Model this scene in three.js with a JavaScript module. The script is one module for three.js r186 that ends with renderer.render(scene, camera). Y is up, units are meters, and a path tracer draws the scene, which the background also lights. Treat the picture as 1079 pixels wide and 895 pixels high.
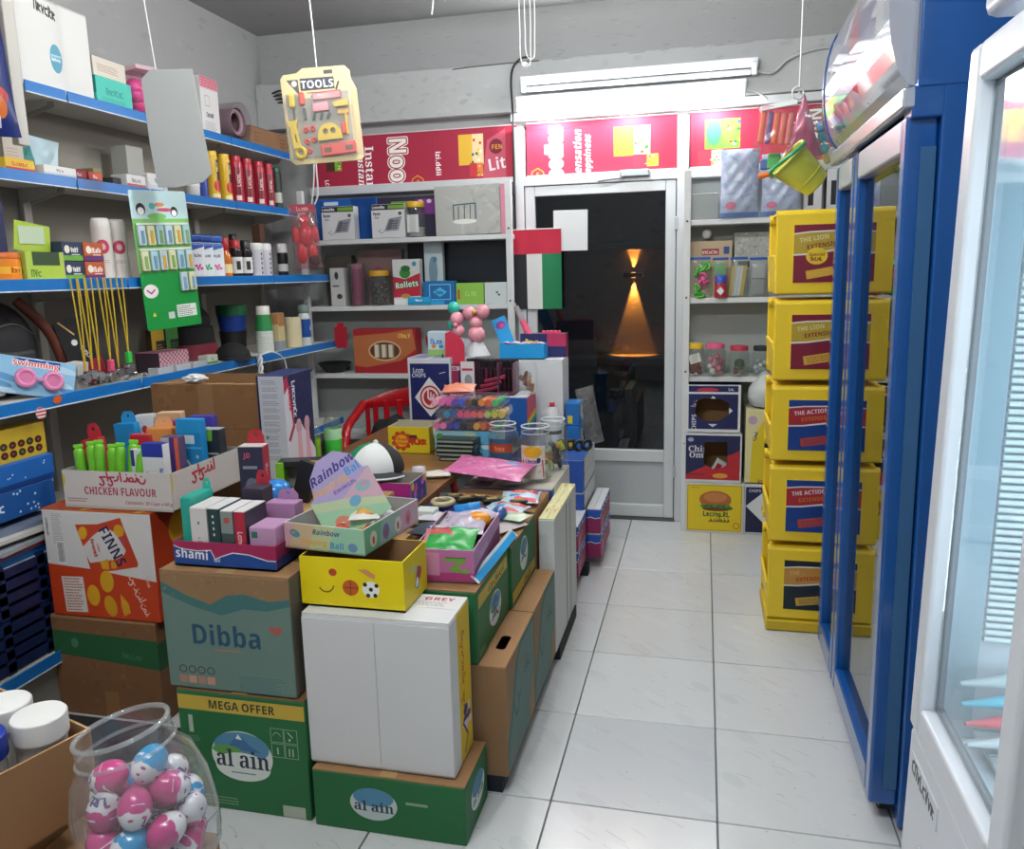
import * as THREE from 'three';
import { RoundedBoxGeometry } from 'three/addons/geometries/RoundedBoxGeometry.js';
import { mergeGeometries } from 'three/addons/utils/BufferGeometryUtils.js';
import { RectAreaLightUniformsLib } from 'three/addons/lights/RectAreaLightUniformsLib.js';

// ---------- camera, renderer, exposure, large lights ----------
const scene = new THREE.Scene();
const renderer = new THREE.WebGLRenderer({ antialias: true });
renderer.toneMapping = THREE.LinearToneMapping;
renderer.toneMappingExposure = 1.56;
renderer.shadowMap.enabled = true;
const camera = new THREE.PerspectiveCamera(56.13, 1079 / 895, 0.05, 60);
camera.position.set(0.3924, 1.4513, 4.2179);
camera.rotation.order = 'YXZ';
camera.rotation.set(THREE.MathUtils.degToRad(-9.781), THREE.MathUtils.degToRad(13.594), THREE.MathUtils.degToRad(-1.454));
camera.setViewOffset(1079, 895, 0, 14.5, 1079, 895);
scene.background = new THREE.Color(0x66758c);   // night outside, raised with an added street glow to lift the yard
RectAreaLightUniformsLib.init();
const TUBE = 0xfcfdfa;
function areaLight(w, h, intensity, pos, target, color = TUBE) {
  const l = new THREE.RectAreaLight(color, intensity, w, h);
  l.position.set(...pos); l.lookAt(...target); scene.add(l); return l;
}
// a fluorescent tube as a row of small lamps along its length
function tubeLights(x, y, z, len, each) {
  for (const k of [-0.4, 0, 0.4]) { const l = new THREE.PointLight(TUBE, each, 0, 2); l.position.set(x + k * len, y, z); l.castShadow = true; l.shadow.radius = 3; scene.add(l); }
}
const LIGHTS = { ceilingNear: 1.9, ceilingFar: 1.15, door: 0.6 };

// ---------- helpers ----------
let seed = 7;
const rnd = (a = 0, b = 1) => { seed = (seed * 1664525 + 1013904223) >>> 0; return a + (b - a) * (seed / 4294967296); };
const used = {};
const numbered = (n) => { const k = used[n] = (used[n] ?? -1) + 1; return k ? n + '_' + String(k).padStart(3, '0') : n; };
const mats = new Map();
function M(hex, rough = 0.6, o = {}) {
  const key = hex + '|' + rough + '|' + JSON.stringify(o);
  if (!mats.has(key)) mats.set(key, new THREE.MeshPhysicalMaterial({ color: hex, roughness: rough, ...o }));
  return mats.get(key);
}
const metal = (hex, r = 0.35) => M(hex, r, { metalness: 0.9 });
const glass = (hex = 0xffffff, r = 0.03) => M(hex, r, { transmission: 0.95, thickness: 0, ior: 1.5, side: THREE.DoubleSide });
const film = (hex = 0xffffff, r = 0.12) => M(hex, r, { transmission: 0.93, thickness: 0, ior: 1.4, side: THREE.DoubleSide });
// all prints share a few large pages; each material looks at its own rectangle of a page
const pages = [];
function PM(w, h, draw, rough = 0.5, o = {}) {
  const c = document.createElement('canvas'); c.width = w; c.height = h; draw(c.getContext('2d'), w, h);
  let p = pages.find((q) => { if (q.x + w + 6 > 2048 && q.y + q.row + h + 6 <= 2048) { q.y += q.row; q.x = 0; q.row = 0; } return q.x + w + 6 <= 2048 && q.y + h + 6 <= 2048; });
  if (!p) { const k = document.createElement('canvas'); k.width = k.height = 2048; const t = new THREE.CanvasTexture(k); t.colorSpace = THREE.SRGBColorSpace; p = { g: k.getContext('2d'), t, x: 0, y: 0, row: 0 }; pages.push(p); }
  const x = p.x + 3, y = p.y + 3; p.x += w + 6; p.row = Math.max(p.row, h + 6);
  p.g.drawImage(c, x - 3, y - 3, w + 6, h + 6); p.g.drawImage(c, x, y);
  const t = p.t.clone(); t.repeat.set(w / 2048, h / 2048); t.offset.set(x / 2048, 1 - (y + h) / 2048);
  return new THREE.MeshPhysicalMaterial({ map: t, roughness: rough, ...o });
}
const fill = (g, col, x, y, w, h) => { g.fillStyle = col; g.fillRect(x, y, w, h); };
function poly(g, col, pts) { g.fillStyle = col; g.beginPath(); pts.forEach(([x, y], i) => i ? g.lineTo(x, y) : g.moveTo(x, y)); g.closePath(); g.fill(); }
function ell(g, col, x, y, rx, ry, rot = 0) { g.fillStyle = col; g.beginPath(); g.ellipse(x, y, rx, ry, rot, 0, 7); g.fill(); }
function line(g, col, lw, pts) { g.strokeStyle = col; g.lineWidth = lw; g.lineCap = 'round'; g.lineJoin = 'round'; g.beginPath(); pts.forEach(([x, y], i) => i ? g.lineTo(x, y) : g.moveTo(x, y)); g.stroke(); }
function T(g, s, x, y, size, col, { rot = 0, font = 'sans-serif', w = 'bold', align = 'center', sx = 1, out, ow = 4, it = '' } = {}) {
  g.save(); g.translate(x, y); g.rotate(rot); g.scale(sx, 1); g.font = it + ' ' + w + ' ' + size + 'px ' + font; g.textAlign = align; g.textBaseline = 'middle';
  if (out) { g.strokeStyle = out; g.lineWidth = ow; g.lineJoin = 'round'; g.strokeText(s, 0, 0); }
  g.fillStyle = col; g.fillText(s, 0, 0); g.restore();
}
// flowing right-to-left script: joined letters on a base line with tall strokes and dots. kinds: l tall, t tooth, b bowl, d hook, space
function script(g, x, y, u, col, word, { rot = 0, lw = 0.22 } = {}) {
  g.save(); g.translate(x, y); g.rotate(rot); g.strokeStyle = col; g.fillStyle = col; g.lineWidth = u * lw; g.lineCap = 'round'; g.lineJoin = 'round';
  let p = 0;
  for (const k of word) {
    g.beginPath();
    if (k === 'l') { g.moveTo(p, 0); g.lineTo(p - u * 0.15, -u * 1.5); p -= u * 0.35; }
    else if (k === 't') { g.moveTo(p, 0); g.lineTo(p - u * 0.25, -u * 0.55); g.lineTo(p - u * 0.4, 0); g.lineTo(p - u * 0.8, 0); p -= u * 0.8; }
    else if (k === 'b') { g.moveTo(p, -u * 0.3); g.quadraticCurveTo(p - u * 0.1, u * 0.45, p - u * 0.7, u * 0.2); g.quadraticCurveTo(p - u * 1.05, 0, p - u * 1.0, -u * 0.35); p -= u * 1.05; }
    else if (k === 'j') { g.moveTo(p, -u * 0.5); g.lineTo(p - u * 0.9, -u * 0.45); g.quadraticCurveTo(p - u * 0.2, 0, p - u * 0.35, u * 0.5); g.quadraticCurveTo(p - u * 0.6, u * 0.9, p - u * 1.0, u * 0.5); p -= u * 1.0; }
    else if (k === 'd') { g.moveTo(p - u * 0.1, -u * 0.65); g.quadraticCurveTo(p - u * 0.05, 0, p - u * 0.7, 0); p -= u * 0.75; }
    else if (k === 'o') { g.ellipse(p - u * 0.3, -u * 0.25, u * 0.28, u * 0.26, 0, 0, 7); p -= u * 0.65; }
    else p -= u * 0.45;
    g.stroke();
    if (k === 'j' || k === 'b') { g.beginPath(); g.arc(p + u * 0.5, k === 'j' ? u * 0.15 : -u * 0.75, u * 0.13, 0, 7); g.fill(); }
    if (k === 't') { g.beginPath(); g.arc(p + u * 0.45, -u * 0.95, u * 0.12, 0, 7); g.fill(); }
  }
  g.restore();
}
// print too blurred to read in the photograph: n letter-like marks
let inkSeed = 3;
const ink = () => { inkSeed = (inkSeed * 22695477 + 1) >>> 0; return inkSeed / 4294967296; };
function S(g, n, x, y, size, col, { rot = 0, align = 'center', sx = 1, out, ow = 4 } = {}) {
  g.save(); g.translate(x, y); g.rotate(rot); g.scale(sx, 1); const a = size * 0.52, x0 = align === 'left' ? 0 : -n * a / 2, h = size * 0.36, lines = [];
  for (let i = 0; i < n; i++) { const p = x0 + i * a, w = a * 0.62, k = Math.floor(ink() * 5), t = i === 0 || ink() > 0.75 ? -h : -h * 0.4; lines.push(k === 0 ? [[p, t], [p, h], [p + w, h]] : k === 1 ? [[p, h], [p, t], [p + w, t], [p + w, h]] : k === 2 ? [[p + w, t], [p, t * 0.6], [p, h * 0.8], [p + w, h]] : k === 3 ? [[p, t], [p + w * 0.5, h], [p + w, t]] : [[p, h], [p, t], [p + w, t * 0.3], [p, h * 0.3], [p + w, h]]); }
  if (out) lines.forEach((l) => line(g, out, size * 0.17 + ow, l)); lines.forEach((l) => line(g, col, size * 0.17, l)); g.restore();
}
function smallText(g, x, y, w, n, col, lh = 7, th = 2.4) { for (let i = 0; i < n; i++) { let p = x; while (p < x + w * rnd(0.7, 1)) { const k = rnd(4, 14); fill(g, col, p, y + i * lh, Math.min(k, x + w - p), th); p += k + 3; } } }
function barcode(g, x, y, w, h) { fill(g, '#fff', x, y, w, h); for (let p = x + 3; p < x + w - 3;) { const k = rnd(1, 4); fill(g, '#111', p, y + 3, k, h - 6); p += k + rnd(1.5, 4); } }
function speckle(g, w, h, n, cols, smin, smax) { for (let i = 0; i < n; i++) { g.globalAlpha = rnd(0.15, 0.6); ell(g, cols[i % cols.length], rnd(0, w), rnd(0, h), rnd(smin, smax), rnd(smin, smax) * 0.7, rnd(0, 3)); } g.globalAlpha = 1; }

function userdata(o, label, category, group, kind) { o.userData.label = label; o.userData.category = category; if (group) o.userData.group = group; if (kind) o.userData.kind = kind; return o; }
const shade = (m) => { m.castShadow = true; m.receiveShadow = true; return m; };
function thing(name, label, category, pos = [0, 0, 0], ry = 0, group) {
  const o = new THREE.Group(); o.name = numbered(name); o.position.set(...pos); o.rotation.y = ry; scene.add(o);
  return userdata(o, label, category, group);
}
function part(parent, name, geo, mat, pos, rot) {
  const m = shade(new THREE.Mesh(geo, mat)); m.name = name;
  if (pos) m.position.set(...pos); if (rot) m.rotation.set(...rot);
  parent.add(m); return m;
}
function solo(name, label, category, geo, mat, pos = [0, 0, 0], rot = [0, 0, 0], group) {
  const m = shade(new THREE.Mesh(geo, mat)); m.name = numbered(name); m.position.set(...pos); m.rotation.set(...rot); scene.add(m);
  return userdata(m, label, category, group);
}
function struct(name, geo, mat, pos = [0, 0, 0], label, category) {
  const m = shade(new THREE.Mesh(geo, mat)); m.name = name; m.position.set(...pos); scene.add(m); m.userData.kind = 'structure';
  m.userData.label = label; m.userData.category = category; return m;
}
const box = (w, h, d) => new THREE.BoxGeometry(w, h, d);
const rbox = (w, h, d, r = 0.004) => new RoundedBoxGeometry(w, h, d, 1, Math.min(r, w / 2.1, h / 2.1, d / 2.1));
const cyl = (r0, r1, h, n = 20) => new THREE.CylinderGeometry(r0, r1, h, n);
const sph = (r, a = 14, b = 10) => new THREE.SphereGeometry(r, a, b);
const lathe = (pts, n = 24) => { const g = new THREE.LatheGeometry(pts.map(([x, y]) => new THREE.Vector2(x, y)), n), p = g.attributes.position, u = g.attributes.uv, ys = pts.map((q) => q[1]), a = Math.min(...ys), b = Math.max(...ys); for (let i = 0; i < p.count; i++) u.setY(i, (p.getY(i) - a) / (b - a || 1)); return g; };
const V = (x, y, z) => new THREE.Vector3(x, y, z);
const tube = (pts, r, seg = 24, rs = 6) => new THREE.TubeGeometry(new THREE.CatmullRomCurve3(pts.map((p) => V(...p))), seg, r, rs, false);
const moved = (g, x, y, z, rx = 0, ry = 0, rz = 0) => { const c = g.index ? g.toNonIndexed() : g.clone(); c.applyMatrix4(new THREE.Matrix4().makeRotationFromEuler(new THREE.Euler(rx, ry, rz))); c.translate(x, y, z); return c; };
const join = (...gs) => mergeGeometries(gs.map((g) => { const c = g.index ? g.toNonIndexed() : g; for (const k of Object.keys(c.attributes)) if (!['position', 'normal', 'uv'].includes(k)) c.deleteAttribute(k); c.clearGroups(); return c; }));
function bar(a, b, r, n = 8) { const A = V(...a), B = V(...b), d = B.clone().sub(A), g = new THREE.CylinderGeometry(r, r, d.length(), n); g.applyQuaternion(new THREE.Quaternion().setFromUnitVectors(V(0, 1, 0), d.clone().normalize())); g.translate(...A.add(B).multiplyScalar(0.5).toArray()); return g; }
function extr(pts, depth, bevel = 0, holes = []) {
  const s = new THREE.Shape(pts.map(([x, y]) => new THREE.Vector2(x, y)));
  for (const h of holes) s.holes.push(new THREE.Path(h.map(([x, y]) => new THREE.Vector2(x, y))));
  return new THREE.ExtrudeGeometry(s, { depth, bevelEnabled: bevel > 0, bevelSize: bevel, bevelThickness: bevel, bevelSegments: 2, curveSegments: 10 });
}
// a flat-shape geometry whose uv runs 0..1 over its bounding box in x/y
function uvBox(g) { g.computeBoundingBox(); const b = g.boundingBox, p = g.attributes.position, u = g.attributes.uv; for (let i = 0; i < p.count; i++) u.setXY(i, (p.getX(i) - b.min.x) / (b.max.x - b.min.x), (p.getY(i) - b.min.y) / (b.max.y - b.min.y)); return g; }
const rrect = (w, h, r, n = 4) => { const o = []; for (const [cx, cy, a] of [[w / 2 - r, h / 2 - r, 0], [-w / 2 + r, h / 2 - r, 1], [-w / 2 + r, -h / 2 + r, 2], [w / 2 - r, -h / 2 + r, 3]]) for (let i = 0; i <= n; i++) { const t = (a + i / n) * Math.PI / 2; o.push([cx + r * Math.cos(t), cy + r * Math.sin(t)]); } return o; };
const circ = (cx, cy, r, n = 20, ry = r) => Array.from({ length: n }, (_, i) => [cx + r * Math.cos(i / n * 2 * Math.PI), cy + ry * Math.sin(i / n * 2 * Math.PI)]);
// soft filled bag: two bulging sheets with crimped ends, crumpled
function pouchGeo(w, h, t, crumple = 0.004, nx = 12, ny = 14, sd = 1) {
  const g = new THREE.PlaneGeometry(w, h, nx, ny), p = g.attributes.position, back = g.clone(), q = back.attributes.position;
  const nz = (x, y) => Math.sin(x * 91 + sd) * Math.cos(y * 77 - sd * 2) + 0.6 * Math.sin(x * 173 + y * 140 + sd * 3);
  for (let i = 0; i < p.count; i++) {
    const u = p.getX(i) / w * 2, v = p.getY(i) / h * 2, e = (1 - Math.abs(u) ** 3) * (1 - Math.abs(v) ** 5), k = nz(p.getX(i), p.getY(i));
    p.setZ(i, e * (t / 2 + crumple * k) + 0.0008); q.setZ(i, -e * (t / 2 + crumple * k * 0.7) - 0.0008);
    const pull = 1 - 0.06 * (1 - Math.abs(v) ** 4) * (Math.abs(u) > 0.99 ? 1 : 0); p.setX(i, p.getX(i) * pull); q.setX(i, q.getX(i) * pull);
  }
  const ix = back.index.array; for (let i = 0; i < ix.length; i += 3) { const a = ix[i]; ix[i] = ix[i + 1]; ix[i + 1] = a; }
  const r = mergeGeometries([g, back]); r.computeVertexNormals(); return r;
}
// carton face order: +x, -x, +y, -y, +z, -z
function faces(base, o = {}) { return [o.px ?? base, o.nx ?? base, o.py ?? base, o.ny ?? base, o.pz ?? base, o.nz ?? base]; }
const KRAFT = M(0x9a744f, 0.85), KRAFTD = M(0x957049, 0.88), WHITEC = M(0xd9d9d6, 0.7), TAPE = M(0xb89a6a, 0.25);
// closed shipping carton at base centre: body plus two top flaps and a strip of tape
function carton(name, label, pos, [w, h, d], base, o = {}) {
  const t = thing(name, label, o.cat ?? 'carton', pos, o.ry ?? 0, o.group);
  part(t, 'body', rbox(w, h - 0.004, d, 0.005), faces(base, o), [0, (h - 0.004) / 2, 0]);
  const fm = o.flap ?? o.py ?? base, fw = o.alongX ? w : d;
  for (const s of [-1, 1]) {
    const g = o.alongX ? box(w - 0.004, 0.003, d / 2 - 0.002) : box(w / 2 - 0.002, 0.003, d - 0.004);
    part(t, 'top_flap', g, s > 0 && o.flapNear ? o.flapNear : fm, o.alongX ? [0, h - 0.0025, s * d / 4] : [s * w / 4, h - 0.0025, 0]);
  }
  if (o.tape !== false) part(t, 'tape', o.alongX ? box(w - 0.01, 0.001, 0.045) : box(0.045, 0.001, d - 0.01), o.tapeM ?? TAPE, [0, h - 0.0006, 0]);
  return t;
}
// open tray: four walls and a base, inner faces in liner colour
function tray(name, label, pos, [w, h, d], m, o = {}) {
  const t = thing(name, label, o.cat ?? 'box', pos, o.ry ?? 0, o.group), k = 0.004, inn = o.inner ?? M(0x9c9890, 0.8), mm = (x) => faces(inn, x);
  part(t, 'base', box(w, k, d), o.innerBase ?? inn, [0, k / 2, 0]);
  part(t, 'front_panel', box(w, h, k), faces(o.edge ?? inn, { pz: o.pz ?? m, nz: inn }), [0, h / 2, d / 2 - k / 2]);
  part(t, 'back_panel', box(w, o.hb ?? h, k), faces(o.edge ?? inn, { nz: o.nz ?? m, pz: inn }), [0, (o.hb ?? h) / 2, -d / 2 + k / 2]);
  part(t, 'side_panel', box(k, h, d - 2 * k), faces(o.edge ?? inn, { px: o.px ?? m, nx: inn }), [w / 2 - k / 2, h / 2, 0]);
  part(t, 'side_panel', box(k, h, d - 2 * k), faces(o.edge ?? inn, { nx: o.nx ?? m, px: inn }), [-w / 2 + k / 2, h / 2, 0]);
  return t;
}
// small printed product box (one piece of folded card with its tuck flap)
function pbox(name, label, pos, [w, h, d], base, o = {}) {
  const t = thing(name, label, o.cat ?? 'box', pos, o.ry ?? 0, o.group);
  if (o.rz) t.rotation.z = o.rz; if (o.rx) t.rotation.x = o.rx;
  part(t, 'body', rbox(w, h, d, 0.0025), faces(base, o), [0, h / 2, 0]);
  part(t, 'tuck_flap', box(w * 0.96, 0.0012, d * 0.94), o.py ?? base, [0, h + 0.0004, 0]);
  if (o.tab) part(t, 'hang_tab', extr([[-w * 0.35, 0], [w * 0.35, 0], [w * 0.35, o.tab * 0.5], [w * 0.2, o.tab], [-w * 0.2, o.tab], [-w * 0.35, o.tab * 0.5]], 0.0012, 0, [circ(0, o.tab * 0.6, Math.min(w, o.tab) * 0.14, 10)]), o.tabM ?? o.pz ?? base, [0, h, -d / 2]);
  return t;
}
// bottles and cans from a profile; parts given as [name, profile, material]
function turned(name, label, cat, pos, list, o = {}) {
  const t = thing(name, label, cat, pos, o.ry ?? 0, o.group);
  for (const [n, pts, m, seg] of list) part(t, n, lathe(pts, seg ?? 20), m);
  if (o.rot) t.rotation.set(...o.rot);
  return t;
}
const canProfile = (r, h) => [['can', [[0, 0], [r * 0.92, 0], [r, 0.004], [r, h * 0.86], [r * 0.86, h * 0.9]]], ['cap', [[r * 0.86, h * 0.9], [r * 0.84, h * 0.99], [r * 0.75, h], [0, h]]]];
// ---------- room shell ----------
const XL = -2.25, XR = 1.62, ZB = -0.42, ZF = 5.6, YC = 2.9;
function plaster(g, w, h, base, n, dark) {
  fill(g, base, 0, 0, w, h); speckle(g, w, h, n, dark, 1, 9);
  for (let i = 0; i < n / 60; i++) { g.globalAlpha = rnd(0.05, 0.16); ell(g, dark[i % dark.length], rnd(0, w), rnd(0, h), rnd(10, 60), rnd(6, 30), rnd(0, 3)); } g.globalAlpha = 1;
}
const wallM = PM(1024, 1024, (g, w, h) => {
  plaster(g, w, h, '#a3a4a5', 700, ['#959697', '#adaeaf', '#8b8c8d']);
  for (let i = 0; i < 26; i++) { const x = rnd(0, w), y = rnd(0, h); g.globalAlpha = 0.35; line(g, '#77797a', rnd(0.6, 1.8), [[x, y], [x + rnd(-14, 14), y + rnd(8, 30)], [x + rnd(-20, 20), y + rnd(30, 60)]]); } g.globalAlpha = 1;
}, 0.85);
const floorM = M(0x7d8080, 0.8);
const floor = struct('floor', box(XR - XL + 0.3, 0.12, ZF - ZB + 0.3), floorM, [(XL + XR) / 2, -0.071, (ZB + ZF) / 2], 'white marbled ceramic tile floor of the shop aisle', 'floor');
{
  const kinds = Array.from({ length: 5 }, (_, k) => PM(256, 256, (g, w, h) => {
    fill(g, ['#c6c9cb', '#cbcecf', '#c1c5c8', '#c8caca', '#cdd0d1'][k], 0, 0, w, h);
    for (let i = 0; i < 9; i++) { g.globalAlpha = rnd(0.05, 0.14); ell(g, i % 2 ? '#9aa0a4' : '#e2e4e4', rnd(0, w), rnd(0, h), rnd(20, 60), rnd(5, 16), 0.6 + rnd(-0.3, 0.3)); }
    for (let i = 0; i < 26; i++) { const x = rnd(0, w), y = rnd(0, h), L = rnd(8, 34); g.globalAlpha = rnd(0.1, 0.4); line(g, '#8a8f92', rnd(0.6, 2.2), [[x, y], [x + L * 0.5, y + L * 0.32 + rnd(-4, 4)], [x + L, y + L * 0.6 + rnd(-4, 4)]]); }
    for (let i = 0; i < 5; i++) { g.globalAlpha = rnd(0.3, 0.8); ell(g, '#4b4d4e', rnd(0, w), rnd(0, h), rnd(0.5, 1.7), rnd(0.5, 2.4), rnd(0, 3)); } g.globalAlpha = 1;
  }, 0.22));
  const tg = new THREE.ExtrudeGeometry(new THREE.Shape(rrect(0.4425, 0.4425, 0.002, 1).map(([x, y]) => new THREE.Vector2(x, y))), { depth: 0.009, bevelEnabled: true, bevelSize: 0.0015, bevelThickness: 0.0015, bevelSegments: 1 });
  uvBox(tg); tg.rotateX(-Math.PI / 2);
  for (let i = -5; i <= 2; i++) for (let j = -1; j <= 10; j++) {
    const t = part(floor, 'tile', tg, kinds[Math.floor(rnd(0, 5))]);
    t.position.set(i * 0.45 + 0.225 - floor.position.x, -0.0105 - floor.position.y, j * 0.45 + 0.225); t.position.z -= floor.position.z; t.rotation.y = Math.floor(rnd(0, 2)) * Math.PI;
  }
}
const ceilM = PM(512, 512, (g, w, h) => plaster(g, w, h, '#9fa1a2', 400, ['#909294', '#a9abac', '#848688']), 0.9);
struct('ceiling', box(XR - XL + 0.4, 0.12, ZF - ZB + 0.4), ceilM, [(XL + XR) / 2, YC + 0.06, (ZB + ZF) / 2], 'flat grey white plaster ceiling of the shop', 'ceiling');
struct('wall_left', box(0.14, YC, ZF - ZB + 0.3), wallM, [XL - 0.07, YC / 2, (ZB + ZF) / 2], 'stained white plaster wall behind the blue edged shelves', 'wall');
struct('wall_right', box(0.14, YC, ZF - ZB + 0.3), wallM, [XR + 0.07, YC / 2, (ZB + ZF) / 2], 'white plaster wall behind the drinks coolers', 'wall');
struct('wall_front', box(XR - XL + 0.3, YC, 0.14), wallM, [(XL + XR) / 2, YC / 2, ZF + 0.07], 'white plaster wall at the back of the shop', 'wall');
// wall with the door: solid left, solid right, lintel; the opening holds door and transoms
struct('wall_back', join(moved(box(1.32, 2.0, 0.14), -1.59 - 0.0, 1.0, ZB - 0.07), moved(box(1.33, 2.0, 0.14), 0.955, 1.0, ZB - 0.07), moved(box(XR - XL, YC - 2.27, 0.14), (XL + XR) / 2, (YC + 2.27) / 2, ZB - 0.07), moved(box(XR - XL, 0.28, 0.02), (XL + XR) / 2, 2.13, ZB - 0.11)), wallM, [0, 0, 0], 'white plaster wall around the glass door', 'wall');
const beamM = PM(1024, 128, (g, w, h) => {
  plaster(g, w, h, '#b4b6b7', 300, ['#a8aaac', '#bfc1c1', '#9b9d9f']);
  for (let i = 0; i < 40; i++) { const x = rnd(0, w); g.globalAlpha = rnd(0.3, 0.8); line(g, '#6a6a68', rnd(0.7, 2), [[x, rnd(0, 5)], [x + rnd(4, 26), rnd(0, 4)]]); }
  g.globalAlpha = 0.9; line(g, '#3c3b39', 3, [[330, 5], [360, 3], [400, 2], [430, 1], [460, 2]]); g.globalAlpha = 1;
}, 0.85);
struct('trim_1', rbox(XR - XL, 0.265, 0.075, 0.006), beamM, [(XL + XR) / 2, 2.475, ZB + 0.0375], 'pale plaster lintel beam with a cracked upper edge above the door', 'beam');

// ---------- door, frames and transom signs ----------
const ALU = M(0xcfd3d6, 0.35, { metalness: 0.15 }), ALUD = M(0xb7bcbf, 0.4, { metalness: 0.15 });
{
  const fr = new THREE.Group(); fr.name = 'trim_2'; fr.userData = { kind: 'structure', label: 'white aluminium frame posts and rails around door and signs', category: 'door frame' }; scene.add(fr);
  part(fr, 'post', rbox(0.05, 2.26, 0.09, 0.004), ALU, [-0.635, 1.13, ZB + 0.03]);
  part(fr, 'post', rbox(0.062, 2.26, 0.09, 0.004), ALU, [0.274, 1.13, ZB + 0.03]);
  part(fr, 'rail', rbox(0.86, 0.052, 0.088, 0.004), ALU, [-0.183, 1.962, ZB + 0.03]);
  part(fr, 'rail', rbox(1.32, 0.05, 0.07, 0.004), ALU, [0.965, 1.962, ZB + 0.03]);
  part(fr, 'rail', rbox(1.28, 0.05, 0.07, 0.004), ALU, [-1.3, 1.968, ZB + 0.03]);
  part(fr, 'rail', rbox(2.3, 0.045, 0.07, 0.004), ALU, [0.47, 2.315, ZB + 0.03]);
  const d = new THREE.Group(); d.name = 'door_1'; d.userData = { kind: 'structure', label: 'white aluminium glazed entrance door, dark night outside', category: 'door' }; scene.add(d);
  d.position.set(-0.183, 0, ZB + 0.045);
  for (const s of [-1, 1]) part(d, 'stile', rbox(0.056, 1.915, 0.045, 0.004), ALU, [s * 0.394, 0.975, 0]);
  part(d, 'top_rail', rbox(0.732, 0.055, 0.045, 0.004), ALU, [0, 1.905, 0]);
  part(d, 'middle_rail', rbox(0.732, 0.07, 0.045, 0.004), ALU, [0, 0.385, 0]);
  part(d, 'bottom_rail', rbox(0.732, 0.075, 0.045, 0.004), ALU, [0, 0.055, 0]);
  part(d, 'lower_panel', rbox(0.732, 0.262, 0.012, 0.003), ALUD, [0, 0.221, -0.006]);
  part(d, 'glass_pane', box(0.732, 1.46, 0.006), M(0xb4babe, 0.02, { transmission: 1, thickness: 0, ior: 1.5 }), [0, 1.149, -0.004]);
  const cl = part(d, 'door_closer', rbox(0.16, 0.038, 0.05, 0.006), metal(0x9ea3a7, 0.4), [0.2, 1.975, 0.04]);
  part(cl, 'closer_arm', bar([-0.06, -0.02, 0.015], [-0.2, -0.036, 0.035], 0.006), metal(0x8c9094, 0.4));
  part(d, 'hinge', rbox(0.02, 0.07, 0.02, 0.003), ALUD, [0.425, 1.7, 0.025]); part(d, 'hinge', rbox(0.02, 0.07, 0.02, 0.003), ALUD, [0.425, 0.3, 0.025]);
  struct('trim_3', box(0.86, 0.014, 0.12), M(0x5b5c5b, 0.7), [-0.183, 0.007, ZB + 0.02], 'dark worn threshold under the glass door', 'threshold');
}
const crimson = '#a81f3f';
function packet(g, x, y, w, h, a, b) { fill(g, a, x, y, w * 0.55, h); fill(g, b, x + w * 0.55, y, w * 0.45, h); for (let i = 0; i < 9; i++) ell(g, ['#fff', '#e04a2a', '#2d7a3c', '#f5c93a', '#3a5fa8'][i % 5], x + w * rnd(0.5, 0.98), y + h * rnd(0.08, 0.95), w * 0.05, h * 0.05); }
const signA = PM(1400, 310, (g, w, h) => {
  fill(g, crimson, 0, 0, w, h); for (let i = 0; i < 7; i++) fill(g, 'rgba(120,12,40,.35)', rnd(0, w), 0, rnd(1, 3), h);
  packet(g, 95, 120, 110, 90, '#4d2d1c', '#7ab52f'); S(g, 3, 95, 292, 34, '#fff', { w: 'normal', rot: 1.5 });
  T(g, 'Instant', 345, 215, 66, '#fff', { rot: 1.57, font: 'serif', it: 'italic' }); T(g, 'Instant', 405, 222, 84, '#fff', { rot: 1.57, font: 'serif' });
  T(g, 'Noodles', 605, 300, 165, '#8c1636', { rot: 1.57, out: '#fdf3ec', ow: 30, sx: 0.84 }); T(g, 'Noodles', 605, 300, 165, '#fdf3ec', { rot: 1.57, out: '#8c1636', ow: 16, sx: 0.84 }); T(g, 'Noodles', 605, 300, 165, '#fdf3ec', { rot: 1.57, sx: 0.84 });
  line(g, '#e6a02c', 7, [[690, 330], [700, 285], [735, 265], [770, 285], [790, 330]]); T(g, 'F', 738, 305, 40, '#e6a02c');
  T(g, 'izi.ddii', 880, 200, 46, '#fff', { rot: 1.57 });
  packet(g, 1020, 40, 165, 180, '#e9b93a', '#f0d9a8'); packet(g, 1090, 210, 90, 80, '#c8323e', '#e8832f');
  poly(g, '#c9556a', [[1175, 310], [1210, 80], [1330, 20], [1330, 310]]); ell(g, '#7c1230', 1268, 120, 44, 44); T(g, 'FEN', 1275, 122, 40, '#eaa13a'); T(g, 'Lit', 1210, 230, 96, '#f3e6ee', { align: 'left', rot: -0.14 });
  fill(g, '#bb2445', 1330, 0, 70, h);
}, 0.6);
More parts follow.
